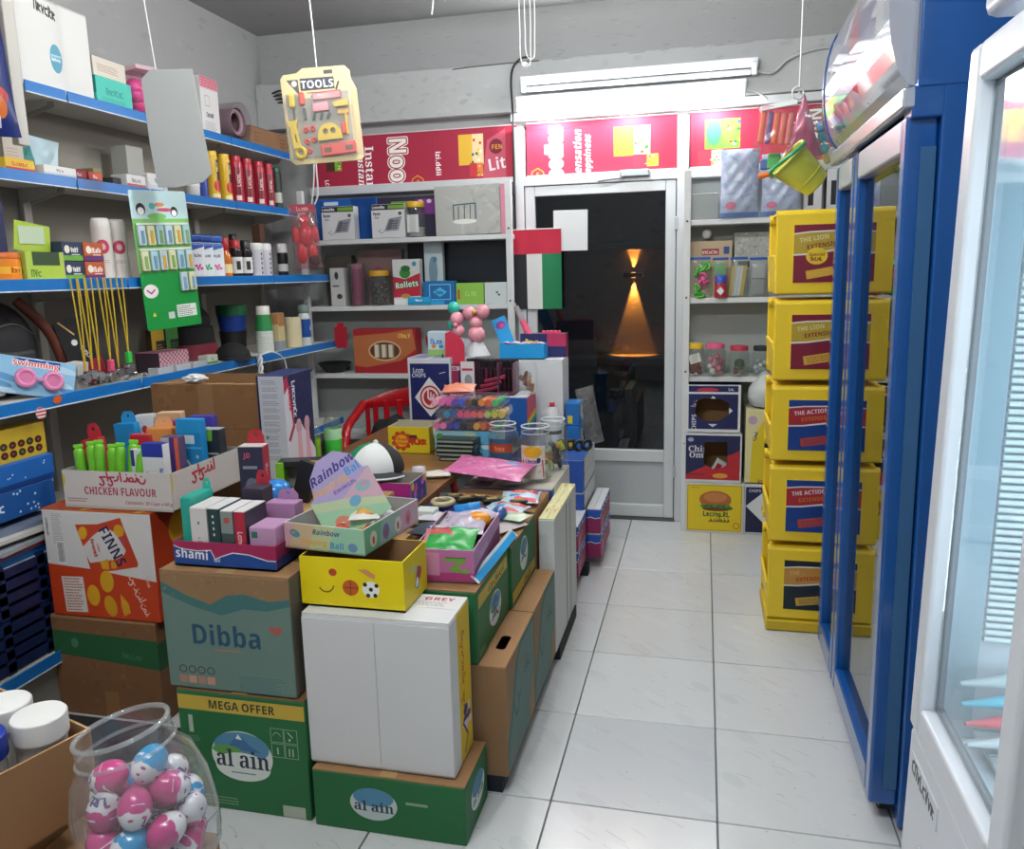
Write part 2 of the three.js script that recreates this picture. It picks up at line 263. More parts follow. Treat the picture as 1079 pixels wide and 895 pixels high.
const signB = PM(840, 310, (g, w, h) => {
  fill(g, '#bd2748', 0, 0, w, h);
  line(g, '#f0a63a', 7, [[20, 330], [30, 280], [62, 262], [92, 282], [108, 330]]); T(g, 'F', 62, 300, 36, '#f0a63a');
  T(g, 'Noodles', 160, 215, 118, '#9c1a3a', { rot: -1.57, out: '#fbeff2', ow: 20, sx: 0.8 }); T(g, 'Noodles', 160, 215, 118, '#e9e3f1', { rot: -1.57, sx: 0.8 });
  T(g, 'sensation', 292, 195, 60, '#fff', { rot: -1.57, it: 'italic' }); T(g, 'happiness', 348, 215, 52, '#fff', { rot: -1.57, it: 'italic' });
  packet(g, 495, 55, 200, 165, '#efb132', '#f4d6a0'); packet(g, 600, 215, 140, 70, '#d0304a', '#f0b23b');
  line(g, '#8f1635', 4, [[0, 38], [100, 40], [240, 44], [380, 16], [500, 10]]);
}, 0.6);
const signC = PM(840, 310, (g, w, h) => {
  fill(g, '#b32343', 0, 0, w, h); packet(g, 80, 50, 190, 160, '#6fb53a', '#79c544'); ell(g, '#3f9a6a', 128, 120, 40, 70); packet(g, 40, 215, 140, 85, '#cf3349', '#f0d9a8');
  T(g, 'Instant', 560, 200, 66, '#fff', { rot: 1.57 }); T(g, 'Noodles', 660, 200, 90, '#fdf3ec', { rot: 1.57, out: '#7c1230', ow: 10 });
}, 0.6);
for (const [m, x0, x1, label] of [[signA, -1.93, -0.66, 'crimson noodle sign board left of the door, printed Noodles and Instant sideways'], [signB, -0.6, 0.24, 'crimson noodle sign board in the transom straight above the glass door'], [signC, 0.31, 1.12, 'crimson noodle sign board right of the door with a green packet picture']]) {
  const t = thing('sign_board', label, 'sign', [(x0 + x1) / 2, 2.14, ZB + 0.012], 0, 'noodle signs over the door');
  part(t, 'panel', box(x1 - x0, 0.295, 0.012), faces(M(0xa81f3f, 0.5), { pz: m }));
  part(t, 'edge_strip', join(moved(box(x1 - x0, 0.006, 0.008), 0, -0.144, 0.009), moved(box(x1 - x0, 0.006, 0.008), 0, 0.144, 0.009)), M(0xd8c9cd, 0.4));
}
// ---------- tube lights ----------
const glow = (k) => new THREE.MeshStandardMaterial({ color: 0xf4f7ff, emissive: 0xe9f0ff, emissiveIntensity: k, roughness: 0.4 });
function batten(name, label, pos, len, lit, k) {
  const t = thing(name, label, 'tube light', pos);
  part(t, 'housing', rbox(len + 0.08, 0.05, 0.042, 0.006), M(0xd9dce0, 0.4), [0, 0.042, 0]);
  for (const s of [-1, 1]) part(t, 'end_holder', rbox(0.03, 0.06, 0.045, 0.006), M(0xdfe2e6, 0.45), [s * (len / 2 + 0.02), 0.012, 0.006]);
  part(t, 'lamp_tube', moved(cyl(0.015, 0.015, len, 14), 0, 0, 0, 0, 0, Math.PI / 2), lit ? glow(k) : M(0xe4e6ea, 0.3), [0, -0.004, 0.008]);
  return t;
}
const tl = batten('tube_light', 'lit white fluorescent tube on its batten above the door', [-0.02, 2.348, ZB + 0.108], 1.15, true, 9);
tl.rotation.z = 0.002;
tubeLights(-0.02, 2.318, ZB + 0.15, 1.1, LIGHTS.door);
const t2 = batten('tube_light', 'unlit tube batten fixed just above the lit tube', [0.02, 2.452, ZB + 0.1], 1.18, false);
const c1 = batten('ceiling_tube_light', 'lit tube batten on the ceiling over the counter', [-0.35, 2.835, 1.35], 1.2, true, 6);
const c2 = batten('ceiling_tube_light', 'lit tube batten on the ceiling behind the camera', [-0.35, 2.835, 3.7], 1.2, true, 6);
tubeLights(-0.35, 2.775, 1.36, 1.1, LIGHTS.ceilingFar);
tubeLights(-0.35, 2.775, 3.71, 1.1, LIGHTS.ceilingNear);

// ---------- cables on the wall and strings from the ceiling ----------
const STR = M(0xd9dadb, 0.6), BLK = M(0x161718, 0.5);
solo('power_cable', 'thin black power cable running down beside the door post', 'cable', tube([[-0.55, 2.62, ZB + 0.085], [-0.6, 2.62, ZB + 0.09], [-0.655, 2.57, ZB + 0.088], [-0.66, 2.3, ZB + 0.086], [-0.662, 2.0, ZB + 0.085], [-0.662, 1.4, ZB + 0.085]], 0.006, 60), BLK);
solo('socket_plate', 'small dark connector block on the cable left of the door', 'socket', rbox(0.02, 0.075, 0.02, 0.003), M(0x2a3038, 0.5), [-0.664, 1.925, ZB + 0.095]);
solo('lamp_cable', 'white cord looped from the tube batten end to the right', 'cord', tube([[0.62, 2.46, ZB + 0.1], [0.72, 2.44, ZB + 0.09], [0.8, 2.5, ZB + 0.085], [0.95, 2.54, ZB + 0.085], [1.2, 2.52, ZB + 0.085]], 0.007, 40), M(0xb7b9bb, 0.6));
solo('lamp_lead', 'short white lead at the right end of the lit tube', 'cord', tube([[0.58, 2.35, ZB + 0.12], [0.64, 2.35, ZB + 0.11], [0.7, 2.31, ZB + 0.09]], 0.006, 20), M(0xc3c5c7, 0.6));
solo('wire_bundle', 'black wires tied to a hook in the wall corner', 'wire', join(...[0, 1, 2, 3].map((k) => tube([[-2.2, 2.5 + k * 0.015, ZB + 0.03], [-2.05, 2.49 + k * 0.02, ZB + 0.09 + k * 0.01], [-1.9, 2.47 + k * 0.012, ZB + 0.1], [-1.76, 2.5, ZB + 0.085]], 0.005, 20)), bar([-2.1, 2.38, ZB + 0.05], [-2.1, 2.58, ZB + 0.05], 0.006)), BLK);
solo('corner_cord', 'grey cord hanging in the wall corner below the wires', 'cord', tube([[-2.08, 2.45, ZB + 0.06], [-2.06, 2.3, ZB + 0.05], [-2.05, 2.2, ZB + 0.05]], 0.004, 16), M(0x9c9c9a, 0.7));
const loops = [];
for (const [dx, y1, w] of [[0.05, 2.43, 0.03], [0.075, 2.46, 0.026]]) loops.push(tube([[-0.52 + dx, YC, 0.3], [-0.52 + dx, 2.6, 0.3], [-0.51 + dx, y1, 0.3], [-0.51 + dx + w, y1 - 0.012, 0.3], [-0.5 + dx + w, y1 + 0.1, 0.3], [-0.5 + dx + w, YC, 0.3]], 0.0028, 50));
loops.push(moved(sph(0.016, 8, 6), -0.45, 2.425, 0.3));
solo('string_loops', 'bunch of white strings looped down from the ceiling near the door', 'string', join(...loops), STR);
solo('string_end', 'short white string end hanging from the ceiling', 'string', tube([[-0.86, YC, 0.4], [-0.86, 2.72, 0.4], [-0.87, 2.66, 0.4]], 0.004, 16), STR);
solo('white_wire', 'white twisted wire hanging behind the toy tool card', 'wire', join(tube([[-1.78, 2.28, -0.16], [-1.79, 2.1, -0.16], [-1.8, 1.92, -0.17], [-1.84, 1.85, -0.17]], 0.005, 24), tube([[-1.8, 2.28, -0.16], [-1.8, 2.08, -0.15], [-1.82, 1.95, -0.16], [-1.86, 1.8, -0.17]], 0.005, 24)), STR);

// ---------- outside the door: dark yard wall with a lamp ----------
const yardM = PM(512, 512, (g, w, h) => { fill(g, '#7d756d', 0, 0, w, h); speckle(g, w, h, 1600, ['#94897c', '#55504a', '#a3968a'], 1, 5); }, 0.95, { bumpScale: 0.01 });
solo('yard_ground', 'dark paved ground outside the door at night', 'ground', box(6, 0.05, 1.5), M(0x2a2a2b, 0.9), [-0.2, -0.05, -1.25]);
solo('yard_wall', 'rough dark stone wall outside seen through the door glass', 'wall', box(6, 3.2, 0.12), yardM, [-0.2, 1.6, -2.06]);
{
  const p = [-0.126, 1.416, -1.955];
  const t = thing('wall_lamp', 'small up and down wall lamp glowing warm outside the door', 'lamp', p);
  part(t, 'body', rbox(0.15, 0.035, 0.07, 0.006), M(0x1b1714, 0.5), [0, 0, 0]);
  const bulb = new THREE.MeshStandardMaterial({ color: 0xffc070, emissive: 0xffa048, emissiveIntensity: 5 });
  part(t, 'lens', cyl(0.016, 0.016, 0.004, 12), bulb, [0, 0.0195, 0.01]); part(t, 'lens', cyl(0.016, 0.016, 0.004, 12), bulb, [0, -0.0195, 0.01]);
  for (const [s, k, a] of [[1, 6, 0.36], [-1, 16, 0.33]]) {
    const l = new THREE.SpotLight(0xff9a3c, k, 3, a, 0.25, 2); l.position.set(p[0], p[1] + s * 0.03, p[2] - 0.03); l.target.position.set(p[0], p[1] + s, p[2] - 0.03); l.castShadow = true; l.shadow.radius = 0.4; scene.add(l, l.target);
  }
  solo('yard_eave', 'stone band above the outdoor lamp', 'ledge', rbox(1.6, 0.05, 0.12, 0.008), yardM, [-0.126, 1.63, -1.945]);
  solo('yard_ledge', 'stone ledge under the outdoor lamp catching its light', 'ledge', rbox(1.6, 0.06, 0.3, 0.01), yardM, [-0.126, 0.78, -1.85]);
}
// ---------- left rack with blue price strips ----------
const SHELF = M(0xc9c7c1, 0.55), STRIP = M(0x0b70bd, 0.35), STRIPW = M(0xd5dde4, 0.4), UPR = M(0xb9b7b1, 0.5, { metalness: 0.2 });
const LV = [[2.17, -1.98], [1.85, -1.98], [1.465, -1.8], [1.07, -1.78], [0.6, -1.76], [0.22, -1.72]];
{
  const t = thing('wall_shelf_rack', 'long cream metal shelf rack with bright blue price strips on the left wall', 'shelf rack', [0, 0, 0]);
  const secs = [[-0.24, 0.4], [0.404, 1.5], [1.504, 2.62]];
  LV.forEach(([y, x], i) => secs.forEach(([z0, z1], k) => {
    if (i === 0 && k === 2) z1 = 1.7;
    part(t, 'shelf_board', box(x - XL - 0.03, 0.022, z1 - z0), SHELF, [(x + XL) / 2, y - 0.011, (z0 + z1) / 2]);
    const st = part(t, 'price_strip', rbox(0.006, 0.04, z1 - z0 - 0.004, 0.002), STRIP, [x + 0.004, y - 0.012, (z0 + z1) / 2]);
    part(st, 'strip_edge', box(0.004, 0.004, z1 - z0 - 0.004), STRIPW, [0.003, -0.0205, 0]);
    if (i < 4) for (const z of [z0 + 0.02, z1 - 0.02]) part(t, 'bracket', extr([[0, 0], [0, -0.06], [x - XL - 0.1, -0.02], [x - XL - 0.1, 0]], 0.004), UPR, [XL + 0.03, y - 0.022, z]);
  }));
  for (const z of [-0.22, 0.402, 1.502, 2.6]) part(t, 'upright', rbox(0.03, 2.3, 0.04, 0.003), UPR, [XL + 0.02, 1.15, z]);
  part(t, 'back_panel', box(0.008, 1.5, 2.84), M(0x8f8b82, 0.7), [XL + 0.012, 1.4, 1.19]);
  part(t, 'side_post', rbox(0.03, 0.95, 0.05, 0.004), M(0xc6c4bd, 0.5), [-1.985, 2.42, 1.735]);
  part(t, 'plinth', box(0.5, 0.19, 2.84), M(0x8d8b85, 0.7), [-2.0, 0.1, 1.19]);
}
// top shelf (y 2.17)
const Y1 = 2.171, Y2 = 1.851, Y3 = 1.466, Y4 = 1.071, Y5 = 0.601;
const foamBox = PM(512, 300, (g, w, h) => { fill(g, '#dcdcda', 0, 0, w, h); ell(g, '#5fa0b8', 250, 185, 42, 48); fill(g, '#a7cbd8', 214, 172, 72, 8); S(g, 8, 250, 188, 15, '#eef6f8'); line(g, '#3a3a3a', 4, [[150, 18], [160, 40]]); S(g, 6, 210, 30, 46, '#444', { w: 'normal', it: 'italic', rot: 0.12 }); }, 0.7);
carton('white_carton', 'big white carton with a round blue logo on the top left shelf', [-2.12, Y1, 1.49], [0.22, 0.33, 0.36], WHITEC, { px: foamBox, tapeM: M(0xe6e6e2, 0.3) });
pbox('teal_box', 'teal printed tissue box under a cream box on the top shelf', [-2.11, Y1, 1.19], [0.2, 0.115, 0.21], M(0x3fb3a2, 0.5), { px: PM(256, 128, (g, w, h) => { fill(g, '#49bfae', 0, 0, w, h); S(g, 7, 130, 60, 34, '#2a8e88'); smallText(g, 30, 90, 190, 3, '#2a8e88'); }), pz: PM(256, 128, (g, w, h) => { fill(g, '#2f9f93', 0, 0, w, h); S(g, 8, 128, 40, 44, '#9d3a32'); fill(g, '#57c9b6', 0, 75, w, 30); }) });
pbox('cream_box', 'small cream box with faint print stacked on the teal box', [-2.11, Y1 + 0.116, 1.2], [0.19, 0.075, 0.19], M(0xcfc9bd, 0.6), { px: PM(256, 110, (g, w, h) => { fill(g, '#d5cfc2', 0, 0, w, h); smallText(g, 30, 40, 190, 4, '#a06a5a', 12, 4); }), py: M(0x6b5a4a, 0.8) });
{
  const t = thing('pink_bag', 'clear bag stuffed with bright pink balloons on the top shelf', 'bag', [-2.09, Y1, 0.955]);
  for (let i = 0; i < 9; i++) part(t, 'pink_balloon', moved(new THREE.SphereGeometry(0.042, 10, 8), rnd(-0.05, 0.05), 0.05 + rnd(0, 0.09), rnd(-0.05, 0.05)), M(0xd84c94, 0.4));
  const g = new THREE.SphereGeometry(0.1, 18, 12); const p = g.attributes.position; for (let i = 0; i < p.count; i++) { const n = 1 + 0.1 * Math.sin(p.getX(i) * 90 + p.getY(i) * 70); p.setXYZ(i, p.getX(i) * n * 0.95, p.getY(i) * 1.02 * n, p.getZ(i) * n); } g.computeVertexNormals(); g.translate(0, 0.105, 0);
  part(t, 'plastic_wrap', g, film(0xf6dbe8)); part(t, 'printed_top', rbox(0.1, 0.02, 0.15, 0.004), M(0xd8b7c0, 0.4), [0.01, 0.215, -0.02], [0.1, 0, 0.15]);
}
pbox('checked_box', 'white box with a red checked top behind the grey hanging card', [-2.1, Y1, 0.5], [0.17, 0.275, 0.15], M(0xd4d4d2, 0.6), { px: PM(256, 400, (g, w, h) => { fill(g, '#d8d8d8', 0, 0, w, h); fill(g, '#c24a66', 0, 0, w, 80); for (let i = 0; i < 14; i++) fill(g, '#e8c3cc', i * 19, 0, 3, 80); for (let i = 0; i < 5; i++) fill(g, '#e8c3cc', 0, i * 18, w, 3); g.strokeStyle = '#888'; g.lineWidth = 4; g.strokeRect(60, 130, 60, 70); S(g, 5, 120, 260, 40, '#333'); smallText(g, 40, 310, 170, 6, '#999', 12, 4); }), pz: M(0xc9c9c9, 0.6), py: M(0x4c4440, 0.8) });
{
  const t = thing('plastic_roll', 'clear plastic wrapped roll with a pinkish hollow core', 'roll', [-2.08, Y1 + 0.1, 0.28]);
  part(t, 'core', moved(new THREE.TorusGeometry(0.058, 0.012, 8, 24), 0.06, 0, 0, 0, Math.PI / 2, 0), M(0x9a7f86, 0.6));
  part(t, 'rolled_sheet', moved(new THREE.CylinderGeometry(0.072, 0.072, 0.16, 24, 1, true), 0, 0, 0, 0, 0, Math.PI / 2), M(0x8c6f78, 0.5, { side: THREE.DoubleSide }));
  part(t, 'wrap', moved(new THREE.CylinderGeometry(0.096, 0.098, 0.2, 24, 1, true), 0, 0, 0, 0, 0, Math.PI / 2), film(0xe9e2ea));
}
carton('brown_carton', 'flat brown carton at the far end of the top shelf', [-2.1, Y1, -0.02], [0.22, 0.105, 0.4], KRAFT, { px: PM(400, 110, (g, w, h) => { fill(g, '#8d6a4c', 0, 0, w, h); for (let i = 0; i < 3; i++) { fill(g, '#6c4c34', 30, 30 + i * 22, 60, 5); fill(g, '#6c4c34', 300, 30 + i * 22, 70, 5); } }, 0.85) });
// second shelf (y 1.85)
const medBox = (c1, c2, txt, c3 = '#fff') => PM(200, 90, (g, w, h) => { fill(g, c1, 0, 0, w, h); fill(g, c2, 0, h * 0.62, w, h * 0.22); S(g, txt.length, w / 2, h * 0.36, 30, c3); }, 0.5);
pbox('match_box', 'yellow and red printed box at the near end of the second shelf', [-2.04, Y2, 1.73], [0.07, 0.05, 0.13], M(0xd8b32e, 0.5), { px: medBox('#d9b331', '#c23a35', 'PPS SPS', '#c23a35') });
pbox('cream_pack', 'cream carton standing behind the yellow box', [-2.13, Y2, 1.66], [0.07, 0.145, 0.09], M(0xc8c0b4, 0.6), { px: PM(128, 200, (g, w, h) => { fill(g, '#cbc3b7', 0, 0, w, h); smallText(g, 18, 60, 90, 5, '#b5887c', 16, 4); }) });
pbox('white_slab_box', 'flat white medicine box on the second shelf', [-2.03, Y2, 1.56], [0.08, 0.042, 0.16], M(0xd9d9d6, 0.5), { px: medBox('#dcdcda', '#b9c4c9', 'tab', '#889') });
solo('plastic_sleeve', 'pale blue clear plastic sleeve with a teal corner on the second shelf', 'sleeve', pouchGeo(0.17, 0.16, 0.012, 0.002), PM(128, 128, (g, w, h) => { fill(g, '#b9d3de', 0, 0, w, h); poly(g, '#2f8783', [[0, 20], [36, 30], [62, 128], [30, 128]]); }, 0.25), [-2.12, Y2 + 0.085, 1.52], [-0.12, 1.35, 0]);
for (const [z, c, l] of [[1.44, '#b32b35', 'small dark red box beside the flat white box'], [1.355, '#c9523c', 'small orange red box on the second shelf']]) pbox('small_box', l, [-2.04, Y2, z], [0.06, 0.046, 0.075], M(0xa33030, 0.5), { px: medBox(c, '#7c1d25', 'vita') });
for (let i = 0; i < 4; i++) pbox('flat_pack', ['khaki green flat pack lying behind the red boxes', 'brown flat pack lying next to the khaki one', 'dark grey flat pack before the white boxes', 'olive flat pack leaning on the rack back'][i], [-2.08 - (i % 2) * 0.05, Y2, 1.31 - i * 0.055], [0.09, 0.03 + 0.012 * (3 - i), 0.05], M([0x86815a, 0x7a654c, 0x3c3a3c, 0x6b6c4a][i], 0.7));
pbox('white_pill_box', 'white medicine box with a blue dot on the second shelf', [-2.04, Y2, 0.98], [0.08, 0.078, 0.13], M(0xd5d6d6, 0.5), { pz: PM(128, 128, (g, w, h) => { fill(g, '#d9dadb', 0, 0, w, h); ell(g, '#1e6f8f', 64, 70, 24, 22); fill(g, '#c0504a', 20, 20, 90, 6); }), px: medBox('#dadbdb', '#c6cdd2', 'care', '#4a7f9c') });
pbox('white_pill_box', 'white medicine box with no dot left of its dotted neighbour', [-2.05, Y2, 1.11], [0.08, 0.06, 0.12], M(0xd0d1d1, 0.5), { px: medBox('#d2d3d3', '#b85a56', 'relief', '#777') });
pbox('grey_box', 'pale grey square box stacked behind the white medicine boxes', [-2.13, Y2, 1.0], [0.08, 0.2, 0.11], M(0x9fa19b, 0.6));
function sprayCan(label, z, r, h, bodyM, capM, x = -2.035) { const [a, b] = canProfile(r, h); return turned('spray_can', label, 'spray can', [x, Y2, z], [[...a, bodyM], [...b, capM]], { group: 'spray cans on the second shelf', ry: -0.3 }); }
const yellowCan = PM(256, 256, (g, w, h) => { fill(g, '#e0b52d', 0, 0, w, h); for (const x of [30, 158]) { fill(g, '#2b2320', x + 30, 20, 40, 120); ell(g, '#c8372b', x + 40, 170, 30, 34); S(g, 4, x + 45, 60, 24, '#f4d24a', { rot: -1.57 }); fill(g, '#f2e7c0', x, 215, 90, 20); } }, 0.3);
const redCan = PM(256, 256, (g, w, h) => { fill(g, '#b3213a', 0, 0, w, h); for (const x of [20, 148]) { fill(g, '#7d1128', x, 40, 50, 160); S(g, 5, x + 25, 110, 30, '#e9c9c0', { rot: -1.57 }); fill(g, '#e7dcd2', x + 5, 205, 36, 28); } }, 0.28);
sprayCan('short blue spray can at the near end of the can row', 0.6, 0.031, 0.15, M(0x203f94, 0.3), M(0x2b4fae, 0.35));
turned('white_tub', 'small white tub beside the short blue can', 'tub', [-2.03, Y2, 0.68], [['tub', [[0, 0], [0.03, 0], [0.032, 0.05], [0.03, 0.055]], M(0xd3d4d4, 0.4)], ['lid', [[0.033, 0.055], [0.033, 0.07], [0, 0.072]], M(0xe3e3e3, 0.4)]]);
sprayCan('first yellow insect spray can, next to the short blue can', 0.5, 0.032, 0.245, yellowCan, M(0xe3bb34, 0.35));
sprayCan('second yellow insect spray can, next to the red cans', 0.39, 0.032, 0.245, yellowCan, M(0xe3bb34, 0.35));
['first red spray can, right beside the yellow cans', 'second red spray can of the row', 'third red spray can of the row', 'last red spray can, beside the green capped can'].forEach((l, i) => sprayCan(l, [0.28, 0.175, 0.055, -0.05][i], i === 3 ? 0.027 : 0.032, 0.25, redCan, M(0xbf2b3c, 0.3)));
sprayCan('green capped spray can at the far end of the second shelf', -0.14, 0.025, 0.24, PM(128, 128, (g, w, h) => { fill(g, '#32403c', 0, 0, w, h); fill(g, '#c9c9c0', 0, 70, w, 34); }), M(0x1d6b4c, 0.35));
// third shelf (y 1.466)
turned('orange_jar', 'orange gel jar with an orange lid at the near end of the third shelf', 'jar', [-1.88, Y3, 1.975], [['jar', [[0, 0], [0.044, 0], [0.046, 0.006], [0.046, 0.07], [0.042, 0.075]], PM(256, 64, (g, w, h) => { fill(g, '#e8861f', 0, 0, w, h); fill(g, '#f3b43c', 0, 22, w, 20); S(g, 3, 64, 32, 20, '#b54a10'); S(g, 3, 192, 32, 20, '#b54a10'); }, 0.3)], ['lid', [[0.045, 0.075], [0.045, 0.092], [0.04, 0.096], [0, 0.096]], M(0xd4661c, 0.4)]]);
{
  const gm = M(0xa5bf3a, 0.5), t = tray('display_box', 'lime green display box with its lid up and white packets inside', [-1.9, Y3, 1.845], [0.12, 0.1, 0.17], gm, { px: PM(256, 150, (g, w, h) => { fill(g, '#aeca46', 0, 0, w, h); fill(g, '#2f4a28', 40, 0, 190, 70); S(g, 3, 60, 110, 44, '#4c7a2a'); }), inner: M(0xb0a890, 0.7), pz: PM(200, 150, (g, w, h) => { fill(g, '#9fb93c', 0, 0, w, h); S(g, 5, 100, 40, 36, '#7c6a28'); ell(g, '#e8d84a', 60, 100, 30, 26); ell(g, '#4c7a2a', 140, 100, 34, 26); }) });
  part(t, 'raised_lid', extr([[-0.08, 0], [0.08, 0], [0.075, 0.1], [-0.075, 0.1]], 0.003), faces(gm)[0], [0.01, 0.1, 0], [0, Math.PI / 2, -0.12]);
  part(t, 'lid_label', box(0.003, 0.06, 0.11), M(0xb9cdb0, 0.5), [0.014, 0.158, 0], [0, 0, 0.0]);
  for (let i = 0; i < 7; i++) part(t, 'packet', pouchGeo(0.05, 0.08, 0.02, 0.002, 6, 6, i), i % 2 ? M(0xdfe3d8, 0.35) : M(0x5ca84a, 0.35), [rnd(-0.02, 0.03), 0.06, -0.06 + i * 0.02], [0.2, 1.4 + rnd(-0.3, 0.3), rnd(-0.4, 0.4)]);
}
pbox('navy_box', 'dark navy box standing behind the lime green display box', [-2.08, Y3, 1.86], [0.06, 0.29, 0.15], M(0x20264a, 0.5), { px: PM(128, 256, (g, w, h) => { fill(g, '#232a52', 0, 0, w, h); fill(g, '#8a6a3c', 40, 0, 8, h); }) });
const creamBox = (c1, c2, t1) => PM(200, 110, (g, w, h) => { fill(g, c1, 0, 0, w, h); fill(g, c2, 0, 78, w, 32); ell(g, '#e8e2d2', 50, 42, 26, 24); S(g, t1.length, 125, 45, 36, '#f1efe8'); fill(g, '#f1efe8', 90, 70, 80, 5); }, 0.5);
const cbA = creamBox('#20304f', '#6aa53a', 'Fair'), cbB = creamBox('#b8552a', '#5f2a6d', 'Herbal');
[['lower dark blue cream box of the pair', 1.71, 0, cbA, 0x20304f], ['upper dark blue cream box of the pair', 1.71, 0.07, cbA, 0x20304f], ['lower orange cream box of the pair', 1.605, 0, cbB, 0x9c4a28], ['upper orange cream box of the pair', 1.605, 0.07, cbB, 0x9c4a28]].forEach(([l, z, dy, m, c]) => pbox('cream_carton', l + ' on the third shelf', [-1.88, Y3 + dy, z], [0.07, 0.068, 0.1], M(c, 0.5), { px: m, group: 'cream boxes on the third shelf' }));
const tallCan = PM(256, 256, (g, w, h) => { fill(g, '#d9d3cc', 0, 0, w, h); for (const x of [60, 190]) { ell(g, '#c2405e', x, 95, 28, 34); ell(g, '#e8b9c0', x, 95, 12, 16); fill(g, '#b4938f', x - 20, 160, 40, 3); fill(g, '#b4938f', x - 24, 170, 48, 3); } }, 0.4);
['nearer tall white powder can with a rose print', 'farther tall white powder can with a rose print'].forEach((l, i) => turned('powder_can', l + ' on the third shelf', 'powder can', [-1.88, Y3, 1.515 - i * 0.085], [['can', [[0, 0], [0.036, 0], [0.037, 0.004], [0.036, 0.2]], tallCan], ['cap', [[0.036, 0.2], [0.034, 0.225], [0.028, 0.235], [0, 0.236]], M(0xdcd6d0, 0.4)]], { ry: -0.73 + i * 0.12 }));
for (let i = 0; i < 7; i++) solo('price_tag', ['leftmost', 'second', 'third', 'fourth', 'fifth', 'sixth', 'rightmost'][i] + ' small white tag lying on the third shelf edge', 'tag', box(0.02, 0.006, 0.016), M(0xe0e0dc, 0.6), [-1.825, Y3 + 0.0035, 1.395 - i * 0.03], [0, rnd(-0.5, 0.5), 0], 'white tags on the third shelf');
function shampoo(label, z, capHex, print, w = 0.07, d = 0.042, h = 0.165, x = -1.885) {
  const t = thing('shampoo_bottle', label, 'bottle', [x, Y3, z], 0.9, 'bottles on the third shelf');
  part(t, 'bottle', rbox(w, h, d, 0.016), faces(M(0xdfe3e6, 0.35), { pz: print, px: M(0xdfe3e6, 0.35) }), [0, h / 2, 0]);
  part(t, 'cap', rbox(w * 0.92, 0.036, d * 0.95, 0.012), M(capHex, 0.35), [0, h + 0.017, 0]); return t;
}
const shPr = (c, c2) => PM(128, 256, (g, w, h) => { fill(g, '#dfe4e8', 0, 0, w, h); poly(g, c, [[0, 0], [128, 0], [128, 30], [0, 60]]); S(g, 5, 64, 95, 26, '#3a4a6c'); for (let i = 0; i < 4; i++) ell(g, c2, 40 + i * 16, 170 + (i % 2) * 20, 16, 9, i); }, 0.35);
turned('pink_bottle', 'slim pink bottle at the near end of the bottle row', 'bottle', [-1.88, Y3, 0.985], [['bottle', [[0, 0], [0.02, 0], [0.021, 0.15], [0.014, 0.175]], M(0xcf4f97, 0.35)], ['cap', [[0.015, 0.175], [0.014, 0.215], [0, 0.216]], M(0xd96aa8, 0.35)]]);
shampoo('white and blue shampoo bottle with a pink flower print', 0.91, 0x2a4f9c, shPr('#2f57a6', '#c93b8c'));
shampoo('middle white and blue shampoo bottle with a green print', 0.84, 0x2a4f9c, shPr('#2f57a6', '#3c9a62'));
shampoo('white shampoo bottle with a pale cap, beside the amber bottle', 0.76, 0x3660ac, shPr('#3a64b0', '#d8579a'), 0.075);
turned('amber_bottle', 'amber oil bottle with a red cap on the third shelf', 'bottle', [-1.885, Y3, 0.68], [['bottle', [[0, 0], [0.028, 0], [0.03, 0.01], [0.03, 0.075], [0.026, 0.105], [0.014, 0.135]], M(0xc46a14, 0.15)], ['label', [[0.0305, 0.022], [0.0305, 0.065]], M(0xe0cfa0, 0.5)], ['cap', [[0.017, 0.13], [0.02, 0.15], [0.02, 0.19], [0, 0.192]], M(0xb02028, 0.35)]]);
for (const [z, c, l] of [[0.59, 0xb02a30, 'dark bottle with a red cap and white label'], [0.5, 0x1b1c20, 'dark bottle with a black cap and white label']]) turned('dark_bottle', l, 'bottle', [-1.885, Y3, z], [['bottle', [[0, 0], [0.03, 0], [0.031, 0.13], [0.022, 0.145]], M(0x1c1719, 0.25)], ['label', [[0.0315, 0.02], [0.0315, 0.1]], PM(128, 64, (g, w, h) => { fill(g, '#dedede', 0, 0, w, h); for (let i = 0; i < 4; i++) fill(g, '#222', 12 + i * 32, 16, 14, 34); })], ['cap', [[0.024, 0.143], [0.025, 0.185], [0, 0.187]], M(c, 0.35)]]);
turned('black_bottle', 'tall black bottle behind the white capped jars', 'bottle', [-1.97, Y3, 0.47], [['bottle', [[0, 0], [0.035, 0], [0.036, 0.17], [0.02, 0.19]], M(0x17181d, 0.3)], ['cap', [[0.02, 0.19], [0.02, 0.22], [0, 0.221]], M(0x101114, 0.4)]]);
['left white capped talc bottle with a column of dark letters', 'right white capped talc bottle with a column of dark letters'].forEach((l, i) => turned('talc_bottle', l, 'bottle', [-1.885, Y3, 0.4 - i * 0.085], [['bottle', [[0, 0], [0.034, 0], [0.035, 0.14]], PM(256, 128, (g, w, h) => { fill(g, '#cdccd4', 0, 0, w, h); for (let k = 0; k < 4; k++) for (let j = 0; j < 5; j++) fill(g, '#4b4a6c', 20 + k * 64, 14 + j * 22, 12, 12); }, 0.4)], ['cap', [[0.036, 0.14], [0.036, 0.165], [0.03, 0.175], [0, 0.176]], M(0xdfdfdf, 0.4)]], { ry: 0.8 }));
pbox('thin_brown_box', 'tall thin brown patterned box on the third shelf', [-1.95, Y3, 0.25], [0.05, 0.28, 0.05], M(0x5a3d2c, 0.6), { px: PM(64, 256, (g, w, h) => { fill(g, '#583a2a', 0, 0, w, h); speckle(g, w, h, 70, ['#a0824a', '#2c1d16', '#7b8a3c'], 2, 6); }), pz: PM(64, 256, (g, w, h) => { fill(g, '#4c3224', 0, 0, w, h); speckle(g, w, h, 60, ['#8a6a3a', '#2c1d16'], 2, 6); }) });
